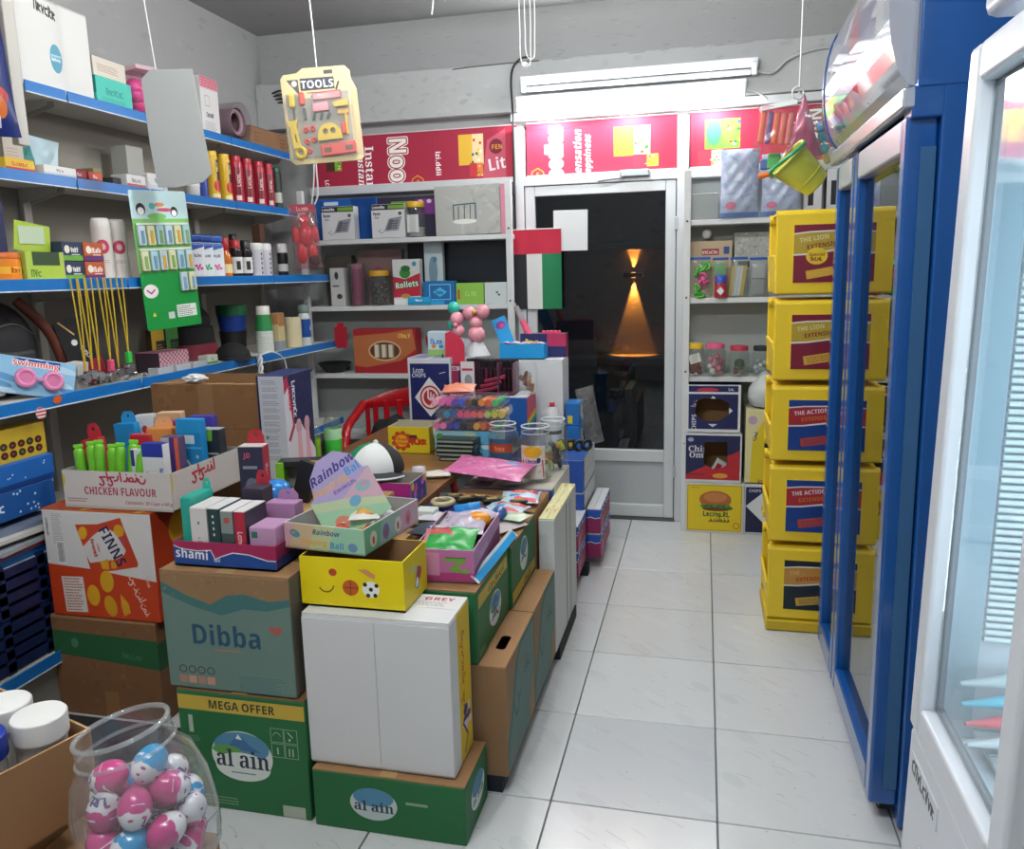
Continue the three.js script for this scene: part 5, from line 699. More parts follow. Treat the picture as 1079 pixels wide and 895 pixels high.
// ---------- white cooler in front ----------
{
  const t = thing('white_cooler', 'white framed glass cooler, lit inside, at the right edge', 'cooler', [0.865, 0, 2.44]); t.rotation.z = -0.022;
  const W = M(0xcfd3da, 0.3), Wd = M(0xaeb4bd, 0.35), L = 0.545, D = 0.58;
  part(t, 'base_panel', rbox(D + 0.05, 0.42, L, 0.01), W, [D / 2 + 0.005, 0.235, L / 2]);
  const gr = part(t, 'vent_grille', rbox(0.008, 0.2, L - 0.2, 0.003), Wd, [-0.022, 0.15, L / 2 + 0.04]); for (let i = 0; i < 6; i++) part(gr, 'vent_slat', box(0.006, 0.014, L - 0.24), W, [-0.006, -0.075 + i * 0.03, 0]);
  part(t, 'brand_label', box(0.002, 0.05, 0.2), faces(W, { nx: PM(256, 70, (g, w, h) => { fill(g, '#cfd3da', 0, 0, w, h); S(g, 8, 128, 36, 52, '#22252c', { font: 'serif', it: 'italic' }); }) }), [-0.0208, 0.375, 0.13]);
  part(t, 'side_wall', rbox(D, 1.45, 0.035, 0.006), W, [D / 2 + 0.05, 1.17, 0.018]); part(t, 'side_wall', rbox(D, 1.45, 0.035, 0.006), W, [D / 2 + 0.05, 1.17, L - 0.018]);
  part(t, 'back_wall', box(0.02, 1.45, L - 0.07), M(0xdfe4e6, 0.4), [D + 0.03, 1.17, L / 2]); part(t, 'roof', box(D, 0.04, L), W, [D / 2 + 0.05, 1.885, L / 2]);
  for (const z of [0.032, L - 0.032]) part(t, 'door_stile', rbox(0.05, 1.4, 0.064, 0.01), W, [0.0, 1.15, z]);
  for (const y of [0.485, 1.815]) part(t, 'door_rail', rbox(0.05, 0.07, L - 0.128, 0.01), W, [0, y, L / 2]);
  for (const z of [0.072, L - 0.072]) part(t, 'inner_gasket', box(0.012, 1.26, 0.012), M(0x39414a, 0.5), [0.012, 1.15, z]);
  for (const y of [0.527, 1.773]) part(t, 'inner_gasket', box(0.012, 0.012, L - 0.13), M(0x39414a, 0.5), [0.012, y, L / 2]);
  part(t, 'door_glass', box(0.006, 1.25, L - 0.14), M(0xeef6f8, 0.06, { transmission: 1, thickness: 0, ior: 1.5 }), [0.004, 1.15, L / 2]);
  // ribbed side liner behind the glass
  const liner = M(0xe2eaea, 0.3);
  for (let i = 0; i < 70; i++) part(t, 'liner_rib', moved(cyl(0.0055, 0.0055, 0.16, 8), 0, 0, 0, 0, 0, Math.PI / 2), liner, [0.17, 0.68 + i * 0.0155, 0.046]);
  part(t, 'liner_panel', box(0.07, 1.3, 0.006), M(0x9fb4bf, 0.3), [0.05, 1.14, 0.04]);
  const led = part(t, 'led_strip', rbox(0.02, 1.2, 0.02, 0.005), new THREE.MeshStandardMaterial({ color: 0xffffff, emissive: 0xeaf4ff, emissiveIntensity: 3 }), [0.085, 1.15, L - 0.06]);
  for (const y of [0.465]) { const sh = part(t, 'wire_shelf', box(0.46, 0.008, L - 0.08), M(0xc6ccd0, 0.4), [0.32, y, L / 2]); for (let i = 0; i < 8; i++) part(sh, 'shelf_wire', bar([-0.23, 0.008, -0.19 + i * 0.054], [0.23, 0.008, -0.19 + i * 0.054], 0.003, 6), Wd); }
  part(t, 'header_box', rbox(0.3, 0.26, L, 0.02), W, [0.14, 2.03, L / 2]); part(t, 'header_picture', box(0.006, 0.19, L - 0.09), faces(M(0x1a5aa8, 0.4), { nx: PM(300, 100, (g, w, h) => { fill(g, '#1c5cae', 0, 0, w, h); fill(g, '#b9a9a0', 14, 12, w - 28, h - 24); for (let i = 0; i < 14; i++) ell(g, ['#c96a4a', '#e0d8d0', '#4a7ab0', '#8a5a48'][i % 4], rnd(20, 280), rnd(16, 84), 22, 14); }, 0.3) }), [-0.012, 2.03, L / 2]);
  t.updateMatrixWorld(true);
  const lp = t.localToWorld(V(0.11, 1.15, L - 0.085)), lq = t.localToWorld(V(0.35, 1.15, 0.1));
  const l = areaLight(0.02, 1.15, 40, lp.toArray(), lq.toArray(), 0xeaf6ff);
  // cold things lying on the lower shelf
  const cups = [[0xb9c4c8, 0.612, 0.1, 'pale grey ice cream cone on top of the pile in the white cooler'], [0x5fb6cc, 0.578, 0.12, 'pale blue ice cream cone lying in the white cooler'], [0xe0606c, 0.552, 0.15, 'pink ice cream cone lying in the white cooler'], [0xd3d7da, 0.52, 0.17, 'white ice cream cone under the pink one in the cooler'], [0xc9cdd0, 0.492, 0.12, 'white ice cream cone at the bottom of the cooler pile']];
  cups.forEach(([c, y, z, l]) => {
    const o = thing('ice_cream_cone', l, 'ice cream', t.localToWorld(V(0.095, y, z)).toArray(), 0.25);
    part(o, 'wrapper', moved(new THREE.CylinderGeometry(0.019, 0.004, 0.13, 18), 0, 0, 0, 0, 0, -Math.PI / 2), M(c, 0.35)); part(o, 'paper_lid', moved(new THREE.TorusGeometry(0.018, 0.004, 8, 20), 0.066, 0, 0, 0, Math.PI / 2, 0), M(0xe3e6e8, 0.35));
  });
}
// ---------- hanging toys near the door ----------
{
  const P = [0.735, 1.9, 0.86];
  const t = thing('beach_bucket', 'yellow green toy bucket with a green handle hanging tilted', 'toy bucket', [P[0] + 0.01, P[1] - 0.1, P[2] + 0.09]); t.rotation.set(0.25, 0, 0.85);
  const yg = M(0xccd052, 0.35);
  part(t, 'pail', lathe([[0, -0.075], [0.052, -0.075], [0.054, -0.07], [0.078, 0.075], [0.074, 0.075], [0.05, -0.066], [0, -0.066]]), yg); part(t, 'rim', moved(new THREE.TorusGeometry(0.08, 0.006, 8, 28), 0, 0.075, 0, Math.PI / 2), yg); part(t, 'band', moved(new THREE.TorusGeometry(0.06, 0.004, 6, 28), 0, -0.03, 0, Math.PI / 2), yg);
  part(t, 'handle', tube([[-0.08, 0.07, 0], [-0.06, 0.1, 0.08], [0.03, 0.09, 0.11], [0.08, 0.07, 0.03]], 0.008, 24), M(0x3aa06c, 0.35)); part(t, 'bottom_sticker', moved(cyl(0.04, 0.04, 0.002, 16), 0, -0.077, 0), M(0xc9a98a, 0.4));
  const s = thing('foam_stick_bag', 'clear bag of orange and pink foam sticks hanging by the bucket', 'toy bag', [P[0] - 0.085, P[1] + 0.07, P[2] + 0.05]); s.rotation.z = -0.12;
  [0xe07a3c, 0x5a5f94, 0xe0854a, 0xd98a6c, 0xd8a090].forEach((c, i) => part(s, 'foam_stick', rbox(0.02, 0.12, 0.02, 0.008), M(c, 0.5), [-0.05 + i * 0.025, 0, 0]));
  part(s, 'white_card', rbox(0.13, 0.004, 0.05, 0.001), M(0xc6cec9, 0.5), [0, 0.082, 0.0], [0.5, 0, 0.25]); part(s, 'clear_film', pouchGeo(0.15, 0.17, 0.05, 0.004, 12, 12, 4), film(0xf7dfe6), [0, -0.005, 0]);
  const b = thing('pink_toy_bag', 'pink and clear bag of small toys hanging beside the bucket', 'toy bag', [P[0] + 0.055, P[1] + 0.06, P[2] - 0.055]);
  part(b, 'pink_bag', (() => { const g = new THREE.ConeGeometry(0.07, 0.24, 16, 8), p = g.attributes.position; for (let i = 0; i < p.count; i++) { const n = 1 + 0.12 * Math.sin(p.getY(i) * 60 + Math.atan2(p.getZ(i), p.getX(i)) * 5); p.setX(i, p.getX(i) * n); p.setZ(i, p.getZ(i) * 0.6 * n); } g.computeVertexNormals(); return g; })(), M(0xcf7f9c, 0.3, { transmission: 0.35, thickness: 0 }), [-0.03, 0.03, 0]);
  for (const [c, x, y] of [[0x3f93a8, 0.04, -0.02], [0x46a8b8, 0.05, -0.06], [0x5a8fb0, 0.03, 0.02], [0xc9b06a, 0.06, -0.1], [0xd5dcd8, 0.075, -0.08]]) part(b, 'small_toy', rbox(0.03, 0.04, 0.02, 0.008), M(c, 0.35), [x, y, 0.01], [0, 0, rnd(-0.6, 0.6)]);
  part(b, 'tie_string', bar([-0.03, 0.14, 0], [-0.058, 0.14, 0.068], 0.003), STR);
  part(b, 'clear_bag', pouchGeo(0.12, 0.24, 0.06, 0.006, 12, 14, 8), film(0xeef4f2), [0.05, -0.02, 0.01], [0, 0, 0.3]);
  const gq = thing('toy_shovel', 'small green and orange plastic beach tools hanging left of the bucket', 'toy', [P[0] - 0.085, P[1] - 0.045, P[2]]); part(gq, 'green_block', rbox(0.05, 0.06, 0.02, 0.008), M(0x57b06a, 0.4)); part(gq, 'orange_handle', moved(cyl(0.011, 0.009, 0.075, 12), -0.02, -0.05, 0.01, 0, 0, 1.75), M(0xe0702a, 0.4)); part(gq, 'blue_piece', rbox(0.03, 0.04, 0.02, 0.006), M(0x4a66a0, 0.4), [-0.035, -0.01, -0.01]);
  solo('hanging_string', 'white string with a loop holding the bucket and toy bags', 'string', join(bar([P[0] + 0.005, YC, P[2]], [P[0], P[1] + 0.22, P[2]], 0.003), moved(new THREE.TorusGeometry(0.022, 0.004, 6, 18), P[0] - 0.005, P[1] + 0.2, P[2], 0, 0.3, 0)), STR);
}
// ---------- toy tool card ----------
{
  const t = thing('tool_card', 'cream toy card reading TOOLS with yellow and red plastic tools', 'toy card', [-1.072, 2.08, 1.2]); t.rotation.set(0, 0.28, -0.075 + 0.165);
  t.rotation.z = 0.06; t.scale.x = 0.93;
  const W = 0.31, H = 0.355, cream = M(0xd5c393, 0.4);
  part(t, 'card', uvBox(extr([[-W / 2 + 0.02, -H / 2], [W / 2 - 0.012, -H / 2], [W / 2, -H / 2 + 0.012], [W / 2, 0.09], [W / 2 - 0.02, 0.13], [W / 2 - 0.02, H / 2 - 0.02], [W / 2 - 0.04, H / 2], [-0.06, H / 2], [-0.085, H / 2 - 0.016], [-W / 2 + 0.014, H / 2 - 0.02], [-W / 2, H / 2 - 0.035], [-W / 2, -H / 2 + 0.02]], 0.004, 0.001)), PM(512, 586, (g, w, h) => {
    fill(g, '#d9c796', 0, 0, w, h); fill(g, '#9a978c', 22, 150, 430, 405); poly(g, '#d9c796', [[22, 60], [120, 180], [300, 190], [420, 130], [470, 60], [470, 0], [22, 0]]); poly(g, '#4c4b4a', [[40, 66], [120, 66], [120, 165]]); ell(g, '#e6e4dc', 92, 90, 18, 18);
    fill(g, '#23283a', 132, 62, 232, 74); T(g, 'TOOLS', 248, 100, 66, '#ecebe8', { sx: 1.1 }); fill(g, '#6d6040', 170, 148, 140, 7); fill(g, '#3c3a34', 195, 168, 90, 10); fill(g, '#333', 300, 20, 60, 24); poly(g, '#333', [[390, 90], [365, 140], [378, 145], [402, 95]]); fill(g, '#c9b68a', 452, 150, 60, 436); fill(g, '#d9c796', 0, 555, w, 31);
  }, 0.35));
  const Y = M(0xd9b925, 0.35), R = M(0xd8432f, 0.35), G = M(0x45484a, 0.4), z = 0.012;
  const add = (n, g, m, x, y, rz = 0) => part(t, n, g, m, [x, y, z], [0, 0, rz]);
  add('screwdriver_handle', rbox(0.026, 0.052, 0.016, 0.007), Y, -0.118, 0.06); add('screwdriver_handle', rbox(0.024, 0.05, 0.016, 0.007), R, -0.075, 0.065); add('screwdriver_blade', rbox(0.009, 0.05, 0.008, 0.002), G, -0.114, 0.01); add('screwdriver_blade', rbox(0.012, 0.045, 0.008, 0.002), G, -0.07, 0.008);
  add('red_ruler', rbox(0.12, 0.03, 0.012, 0.003), M(0xa83a44, 0.25), 0.03, 0.072, 0.03); add('clear_box', rbox(0.068, 0.034, 0.014, 0.003), M(0xc86a7c, 0.2), 0.0, 0.03, 0.05);
  for (let i = 0; i < 3; i++) add('small_bit', rbox(0.011, 0.03, 0.01, 0.004), G, -0.032 + i * 0.03, -0.004, -0.3 - i * 0.1);
  add('saw_handle', extr([[-0.03, 0], [0.035, 0.012], [0.035, -0.012], [-0.02, -0.014]], 0.012, 0.001), Y, 0.08, 0.04); add('hammer', join(moved(rbox(0.014, 0.09, 0.012, 0.004), 0, -0.03, 0), moved(rbox(0.05, 0.02, 0.014, 0.005), -0.01, 0.012, 0)), M(0xd8a53a, 0.35), 0.1, -0.005); add('hammer_grip', rbox(0.018, 0.045, 0.016, 0.005), R, 0.085, -0.055);
  add('wrench', extr([[-0.016, -0.05], [0.012, -0.05], [0.01, 0.03], [0.022, 0.055], [0.006, 0.05], [-0.006, 0.05], [-0.024, 0.055], [-0.014, 0.03]], 0.012, 0.002, [circ(0, -0.015, 0.005, 8, 0.02)]), Y, -0.118, -0.068, 0.1); add('wrench_ring', new THREE.TorusGeometry(0.018, 0.009, 8, 16), Y, -0.106, -0.135);
  for (const [x, y] of [[-0.074, -0.05], [-0.044, -0.048], [-0.074, -0.095], [-0.044, -0.09], [-0.068, -0.13]]) add('red_nut', new THREE.TorusGeometry(0.008, 0.0045, 6, 10), R, x, y);
  add('protractor', extr(Array.from({ length: 15 }, (_, i) => [0.05 * Math.cos(i / 14 * Math.PI), 0.05 * Math.sin(i / 14 * Math.PI) - 0.008]).concat([[-0.05, -0.02], [0.05, -0.02]]), 0.01, 0.001, [circ(-0.016, 0.012, 0.012, 10, 0.012), circ(0.016, 0.012, 0.012, 10, 0.012)]), Y, 0.025, -0.075, 0.04); add('spirit_level', rbox(0.15, 0.045, 0.016, 0.004), R, 0.055, -0.13, 0.05); for (const x of [0.01, 0.1]) part(t, 'level_window', rbox(0.03, 0.016, 0.004, 0.001), M(0x5a3a2a, 0.3), [x, -0.13 + (x - 0.055) * 0.05, z + 0.008]);
  part(t, 'blister', rbox(0.285, 0.245, 0.026, 0.01), film(0xffffff, 0.08), [-0.008, -0.04, 0.017]); part(t, 'hang_string', tube([[0, 0.165, 0.002], [0.004, 0.4, 0.0], [0.0, 0.82, 0]], 0.003, 12), STR);
}
// ---------- prints for the cartons ----------
const alain = (label) => PM(512, 470, (g, w, h) => {
  fill(g, '#1a6536', 0, 0, w, h); fill(g, '#c0a43c', 0, 14, w, 58); T(g, 'MEGA OFFER', 262, 44, 46, '#1d2a16', { sx: 0.95 });
  ell(g, '#cfd6d2', 250, 240, 124, 100); ell(g, '#4f86a8', 250, 205, 112, 60); poly(g, '#3a6a9c', [[190, 215], [240, 150], [280, 190], [330, 220]]); poly(g, '#dbe6ea', [[228, 172], [240, 152], [256, 176]]); ell(g, '#5d9c4c', 190, 222, 60, 20); ell(g, '#d5dcd6', 250, 285, 112, 58);
  T(g, 'al ain', 250, 256, 92, '#222a3c', { font: 'serif', sx: 0.85 }); fill(g, '#5a86a8', 200, 308, 100, 5);
  for (const [x, y] of [[398, 140], [452, 140], [398, 200], [452, 200]]) { g.strokeStyle = '#a9b8a6'; g.lineWidth = 2; g.strokeRect(x - 24, y - 28, 50, 54); }
  g.strokeStyle = '#c3cec0'; g.beginPath(); g.arc(398, 142, 14, Math.PI, 0); g.stroke(); line(g, '#c3cec0', 4, [[442, 122], [460, 142]]); ell(g, '#c3cec0', 448, 152, 4, 6); line(g, '#c3cec0', 5, [[398, 190], [398, 212]]); line(g, '#c3cec0', 4, [[444, 216], [444, 188]]); line(g, '#c3cec0', 4, [[458, 216], [458, 188]]);
  fill(g, '#a9b8a6', 40, 95, 18, 70); smallText(g, 30, 180, 50, 3, '#7a957c', 8, 3); fill(g, '#a9b3a2', 400, 420, 90, 50); smallText(g, 60, 420, 200, 3, '#8fa48d', 12, 4); S(g, 8, 90, 395, 22, '#123f8c');
}, 0.55);
const alainFront = alain();
const alainSide = PM(400, 250, (g, w, h) => { fill(g, '#1a6536', 0, 0, w, h); fill(g, '#c0a43c', 20, 18, w - 40, 48); script(g, 330, 52, 22, '#3a3216', 'ltbdtolb jdt'); ell(g, '#d3dcd6', 215, 150, 74, 62); ell(g, '#4f86a8', 215, 128, 62, 34); poly(g, '#3a6a9c', [[175, 132], [205, 92], [235, 112], [258, 136]]); ell(g, '#5d9c4c', 180, 142, 26, 10); script(g, 262, 178, 28, '#222a3c', 'btllt', { lw: 0.25 }); smallText(g, 20, 220, 70, 2, '#9ab59c', 10, 4); }, 0.55);
const alainSideLow = PM(400, 250, (g, w, h) => { fill(g, '#1a6536', 0, 0, w, h); fill(g, '#c0a43c', 10, 190, w - 20, 46); script(g, 300, 222, 20, '#3a3216', 'ltbdtolb'); ell(g, '#d3dcd6', 200, 95, 66, 72); ell(g, '#4f86a8', 200, 66, 52, 34); script(g, 240, 115, 26, '#3c4c62', 'btllt', { lw: 0.25 }); }, 0.55);
const dibba = PM(512, 470, (g, w, h) => {
  fill(g, '#647e76', 0, 0, w, h); poly(g, '#8a6c4c', [[0, 0], [512, 0], [512, 78], [430, 92], [340, 70], [270, 78], [200, 120], [110, 92], [0, 40]]); poly(g, '#3a6c6a', [[0, 40], [110, 92], [200, 120], [270, 78], [340, 70], [430, 92], [512, 78], [512, 105], [420, 130], [330, 128], [240, 160], [120, 130], [0, 82]]);
  speckle(g, w, 90, 30, ['#a08260', '#7c5f42'], 3, 12); T(g, 'Dibba', 250, 245, 112, '#1d4a66', { sx: 0.92 }); fill(g, '#b5744c', 200, 300, 110, 4); ell(g, '#a8564a', 452, 208, 16, 14); ell(g, '#a8564a', 436, 200, 12, 12); ell(g, '#a8564a', 464, 200, 12, 12);
  for (let i = 0; i < 4; i++) { g.strokeStyle = '#3a3a34'; g.lineWidth = 4; g.beginPath(); g.arc(62 + i * 38, 392, 14, 0, 7); g.stroke(); fill(g, i % 2 ? '#c08a78' : '#a87c70', 44 + i * 38, 418, 32, 30); } smallText(g, 290, 400, 190, 8, '#3f6a72', 9, 3);
}, 0.75);
const dibbaSide = PM(500, 420, (g, w, h) => { fill(g, '#8a6c4c', 0, 0, w, h); poly(g, '#3a6c6a', [[0, 300], [80, 210], [150, 60], [240, 0], [500, 0], [500, 420], [0, 420]]); poly(g, '#647e76', [[20, 330], [110, 220], [180, 80], [260, 20], [500, 20], [500, 420], [0, 420]]); poly(g, '#9a7a58', [[380, 420], [420, 300], [500, 240], [500, 420]]); line(g, '#1f4a54', 9, [[120, 200], [150, 260], [190, 255], [230, 190]]); ell(g, '#1f4a54', 190, 200, 8, 8); script(g, 420, 160, 40, '#2a5a66', 'btlt'); ell(g, '#a8564a', 250, 90, 10, 12); for (let i = 0; i < 5; i++) ell(g, '#a8665a', 60 + i * 16, 360 + (i % 2) * 16, 6, 7); }, 0.75);
// ---------- left stack ----------
carton('brown_carton', 'brown carton with a green tape band under the orange FINNS carton', [-1.535, 0, 1.94], [0.41, 0.355, 0.36], KRAFT, { pz: PM(512, 440, (g, w, h) => { fill(g, '#7d5636', 0, 0, w, h); speckle(g, w, h, 60, ['#6c4a2e', '#8c6440'], 4, 20); poly(g, '#1f5a33', [[0, 60], [512, 72], [512, 200], [0, 165]]); ell(g, '#4a7a5c', 110, 112, 18, 22); S(g, 6, 390, 150, 30, '#3c7350', { rot: 0.1, w: 'normal' }); fill(g, '#8e6440', 230, 320, 70, 120); }, 0.85), px: PM(256, 256, (g, w, h) => { fill(g, '#6f4c30', 0, 0, w, h); fill(g, '#1b4f2e', 0, 50, w, 70); }, 0.85) });
const finns = PM(640, 560, (g, w, h) => {
  fill(g, '#d5d2d0', 0, 0, w, h); poly(g, '#c23c12', [[0, 285], [260, 300], [640, 345], [640, 560], [0, 560]]);
  S(g, 12, 26, 90, 15, '#444', { rot: 1.57 }); smallText(g, 56, 20, 60, 18, '#8a8a8a', 9, 3); barcode(g, 70, 165, 46, 112);
  poly(g, '#c03c18', [[196, 70], [330, 62], [468, 22], [482, 70], [545, 252], [540, 272], [400, 300], [262, 318], [236, 200]]); poly(g, '#d3cecb', [[222, 190], [300, 120], [372, 74], [430, 100], [482, 190], [468, 214], [420, 240], [262, 268]]);
  ell(g, '#dba41c', 236, 112, 26, 34, 0.3); ell(g, '#d8a01c', 452, 90, 30, 32); poly(g, '#d8a01c', [[320, 258], [372, 240], [372, 296], [330, 296]]); poly(g, '#cf941a', [[386, 240], [420, 262], [412, 290], [384, 288]]);
  T(g, 'FINNS', 404, 172, 88, '#1b2050', { rot: 1.1, sx: 0.82 }); S(g, 7, 296, 190, 26, '#b5322a', { rot: 1.4 }); S(g, 6, 322, 186, 14, '#a05040', { rot: 1.4, w: 'normal' }); ell(g, '#b8405a', 470, 140, 12, 24, -0.5);
  g.save(); g.translate(140, 445); g.rotate(-0.04); fill(g, '#d8d2cc', -62, -98, 132, 190); for (let i = 0; i < 12; i++) smallText(g, -52, -88 + i * 15, 112, 1, '#b05038', 10, 6); g.restore();
  ell(g, '#dba41c', 258, 440, 38, 56); ell(g, '#dba41c', 348, 360, 40, 58, 0.1); ell(g, '#d29a18', 355, 490, 36, 56, -0.2); poly(g, '#d8a01c', [[420, 420], [462, 470], [470, 520], [430, 540], [418, 490]]);
  script(g, 560, 530, 26, '#dfc9bc', 'tob ltbt jdt', { rot: 1.2 }); S(g, 5, 592, 350, 22, '#e0c0b0', { rot: 1.4 });
}, 0.5);
const finnsBox = carton('crisps_carton', 'orange and white FINNS crisps carton in the left stack', [-1.515, 0.357, 1.935], [0.415, 0.372, 0.365], M(0xb83a12, 0.55), { pz: finns, px: PM(256, 256, (g, w, h) => { fill(g, '#a8340f', 0, 0, w, h); ell(g, '#d09a1c', 110, 60, 54, 46, 0.3); fill(g, '#c08a70', 70, 205, 50, 22); }, 0.5), py: PM(200, 200, (g, w, h) => { fill(g, '#c4541a', 0, 0, w, h); for (let i = 0; i < 6; i++) ell(g, '#dba42c', rnd(0, w), rnd(0, h), 26, 16, i); }), tape: false });
const chick = PM(512, 160, (g, w, h) => { fill(g, '#cfc8c4', 0, 0, w, h); poly(g, '#c9b84a', [[0, 10], [14, 30], [8, 60], [0, 70]]); script(g, 395, 38, 30, '#b02a3c', 'btot ldjlj', { lw: 0.26 }); T(g, 'CHICKEN FLAVOUR', 270, 84, 46, '#a8324a', { sx: 0.82 }); fill(g, '#b08a86', 14, 118, 100, 5); fill(g, '#b08a86', 14, 128, 90, 5); T(g, 'Contents: 30 Cups x 60 g', 400, 128, 19, '#a0525c', { it: 'italic' }); fill(g, '#bdb6b0', 0, 148, w, 12); }, 0.6);
tray('snack_tray', 'white cut down tray printed CHICKEN FLAVOUR on top of the left stack', [-1.435, 0.731, 1.9], [0.405, 0.125, 0.4], WHITEC, { pz: chick, px: PM(400, 130, (g, w, h) => { fill(g, '#c6bfbb', 0, 0, w, h); script(g, 235, 40, 30, '#a82a3c', 'ltdjlj', { lw: 0.28 }); script(g, 200, 112, 14, '#7a7470', 'tldt'); fill(g, '#c9b84a', 0, 0, 8, 60); }, 0.6), inner: M(0xa9a49c, 0.7) });
const TY = 0.737;
// things standing in that tray
const gTube = M(0x6fc02c, 0.35, { clearcoat: 0.4 });
for (let i = 0; i < 7; i++) {
  const t = thing('green_tube', ['leftmost bright green tube in the white tray', 'second green tube from the left in the white tray', 'third green tube from the left in the white tray', 'middle green tube in the white tray', 'fifth green tube from the left in the white tray', 'sixth green tube from the left in the white tray', 'rightmost bright green tube in the white tray'][i], 'tube', [-1.605 + i * 0.0345, TY, 2.045 - (i % 2) * 0.012], 0, 'green tubes in the tray'); t.rotation.set(-0.08, 0.2, 0.1 - i * 0.03);
  part(t, 'tube', lathe([[0.004, 0], [0.014, 0.004], [0.0155, 0.05], [0.0168, 0.15], [0.0165, 0.17 + (i % 3) * 0.008], [0.01, 0.18 + (i % 3) * 0.008], [0, 0.18 + (i % 3) * 0.008]], 12), gTube); part(t, 'crimp', rbox(0.03, 0.012, 0.008, 0.002), M(0x7fd03a, 0.35), [0, 0.186 + (i % 3) * 0.008, 0]);
}
pbox('red_card_box', 'red hanging box at the left end of the white tray', [-1.585, TY, 1.97], [0.075, 0.2, 0.03], M(0xb32430, 0.45), { rz: 0.18, tab: 0.05, pz: PM(100, 220, (g, w, h) => { fill(g, '#bb2834', 0, 0, w, h); fill(g, '#e0a52c', 20, 30, 60, 26); fill(g, '#8c1822', 0, 90, w, 20); }), tabM: M(0xbb2834, 0.5) });
pbox('cyan_card_box', 'bright blue hanging box behind the green tubes', [-1.56, TY, 1.86], [0.085, 0.23, 0.03], M(0x1f8fd0, 0.45), { tab: 0.04, tabM: M(0x2a9cdc, 0.5), rz: 0.05 });
pbox('red_small_box', 'small red topped box behind the green tubes', [-1.48, TY, 1.9], [0.08, 0.2, 0.03], M(0xc02838, 0.45));
pbox('white_charger_box', 'tall white charger box with a red dot, beside the car box', [-1.53, TY, 1.79], [0.065, 0.25, 0.04], M(0xd5d5d8, 0.45), { ry: 0.3, rz: 0.06, pz: PM(90, 250, (g, w, h) => { fill(g, '#d9d9dc', 0, 0, w, h); ell(g, '#c03040', 45, 50, 14, 14); smallText(g, 20, 110, 55, 6, '#888', 12, 4); }) });
for (const [x, l] of [[-1.398, 'slim white and navy card box left of the car charger box']]) pbox('slim_box', l, [x, TY, 2.03], [0.035, 0.18, 0.03], M(0xcfd0d4, 0.45), { pz: PM(60, 200, (g, w, h) => { fill(g, '#d5d6da', 0, 0, w, h); fill(g, '#24367c', 0, 0, 24, 60); line(g, '#333', 4, [[40, 60], [42, 160]]); }) });
pbox('car_charger_box', 'white and blue box printed CAR in the white tray', [-1.335, TY, 2.025], [0.08, 0.2, 0.035], M(0xd6d6da, 0.45), { pz: PM(128, 280, (g, w, h) => { fill(g, '#d8d8dc', 0, 0, w, h); fill(g, '#20349c', 0, 0, w, 60); T(g, 'CAR', 58, 180, 44, '#24307c', { rot: 1.57 }); line(g, '#333', 5, [[24, 130], [26, 180], [22, 210]]); fill(g, '#333', 92, 140, 8, 60); S(g, 3, 110, 130, 22, '#20349c', { rot: 1.57 }); }), py: M(0x20349c, 0.45) });
pbox('cable_box_dark', 'grey and purple cable box with an orange edge', [-1.33, TY, 1.94], [0.065, 0.205, 0.04], M(0x5a4a6c, 0.45), { pz: PM(90, 260, (g, w, h) => { fill(g, '#b5b0b8', 0, 0, 44, h); fill(g, '#4c2f80', 44, 0, 26, h); fill(g, '#d8603c', 70, 0, 20, h); ell(g, '#222', 22, 190, 18, 40); }) });
pbox('orange_flap_box', 'open orange box with its flaps up behind the dark cable box', [-1.42, TY, 1.875], [0.09, 0.22, 0.04], M(0xd88a4a, 0.5), { tab: 0.035, tabM: M(0xe0a878, 0.55), ry: 0.2 });
pbox('tan_flap_box', 'tan box with its lid folded up at the tray back', [-1.46, TY, 1.765], [0.085, 0.255, 0.045], M(0xc9a480, 0.6), { ry: 0.25, py: M(0xd9b890, 0.6) });
pbox('magenta_box', 'magenta box between the tan and the blue cable boxes', [-1.415, TY, 1.82], [0.05, 0.235, 0.03], M(0xa82a62, 0.5));
pbox('usb_cable_box', 'bright blue box with a white cable picture in the tray', [-1.315, TY, 1.86], [0.095, 0.25, 0.035], M(0x1a86c4, 0.4), { pz: PM(140, 330, (g, w, h) => { fill(g, '#1b86c6', 0, 0, w, h); fill(g, '#1f95d6', 0, 0, w, 60); fill(g, '#cfe0ea', 12, 70, 90, 40); fill(g, '#5fb4e0', 0, 125, w, 8); line(g, '#e4edf2', 13, [[52, 190], [95, 250]]); line(g, '#e4edf2', 4, [[95, 250], [118, 290], [124, 330]]); line(g, '#e4edf2', 15, [[22, 265], [60, 320]]); ell(g, '#d9c9a0', 112, 170, 8, 9); }), py: M(0x1f95d6, 0.4) });
pbox('purple_box', 'purple topped box behind the blue cable box', [-1.345, TY, 1.745], [0.09, 0.24, 0.04], M(0x4a3fa0, 0.45), { ry: 0.1 });
pbox('green_black_box', 'black and green headphone box at the right of the white tray', [-1.28, TY, 1.795], [0.08, 0.205, 0.045], M(0x232a30, 0.4), { ry: 0.05, pz: PM(130, 250, (g, w, h) => { fill(g, '#252c34', 0, 0, w, h); poly(g, '#7ab83c', [[30, 0], [90, 0], [84, 50], [36, 50]]); fill(g, '#9aa3a8', 40, 100, 80, 8); fill(g, '#2f8a5a', 10, 140, 50, 60); ell(g, '#6f7a80', 95, 190, 22, 26); }), py: M(0xa9adb0, 0.5) });
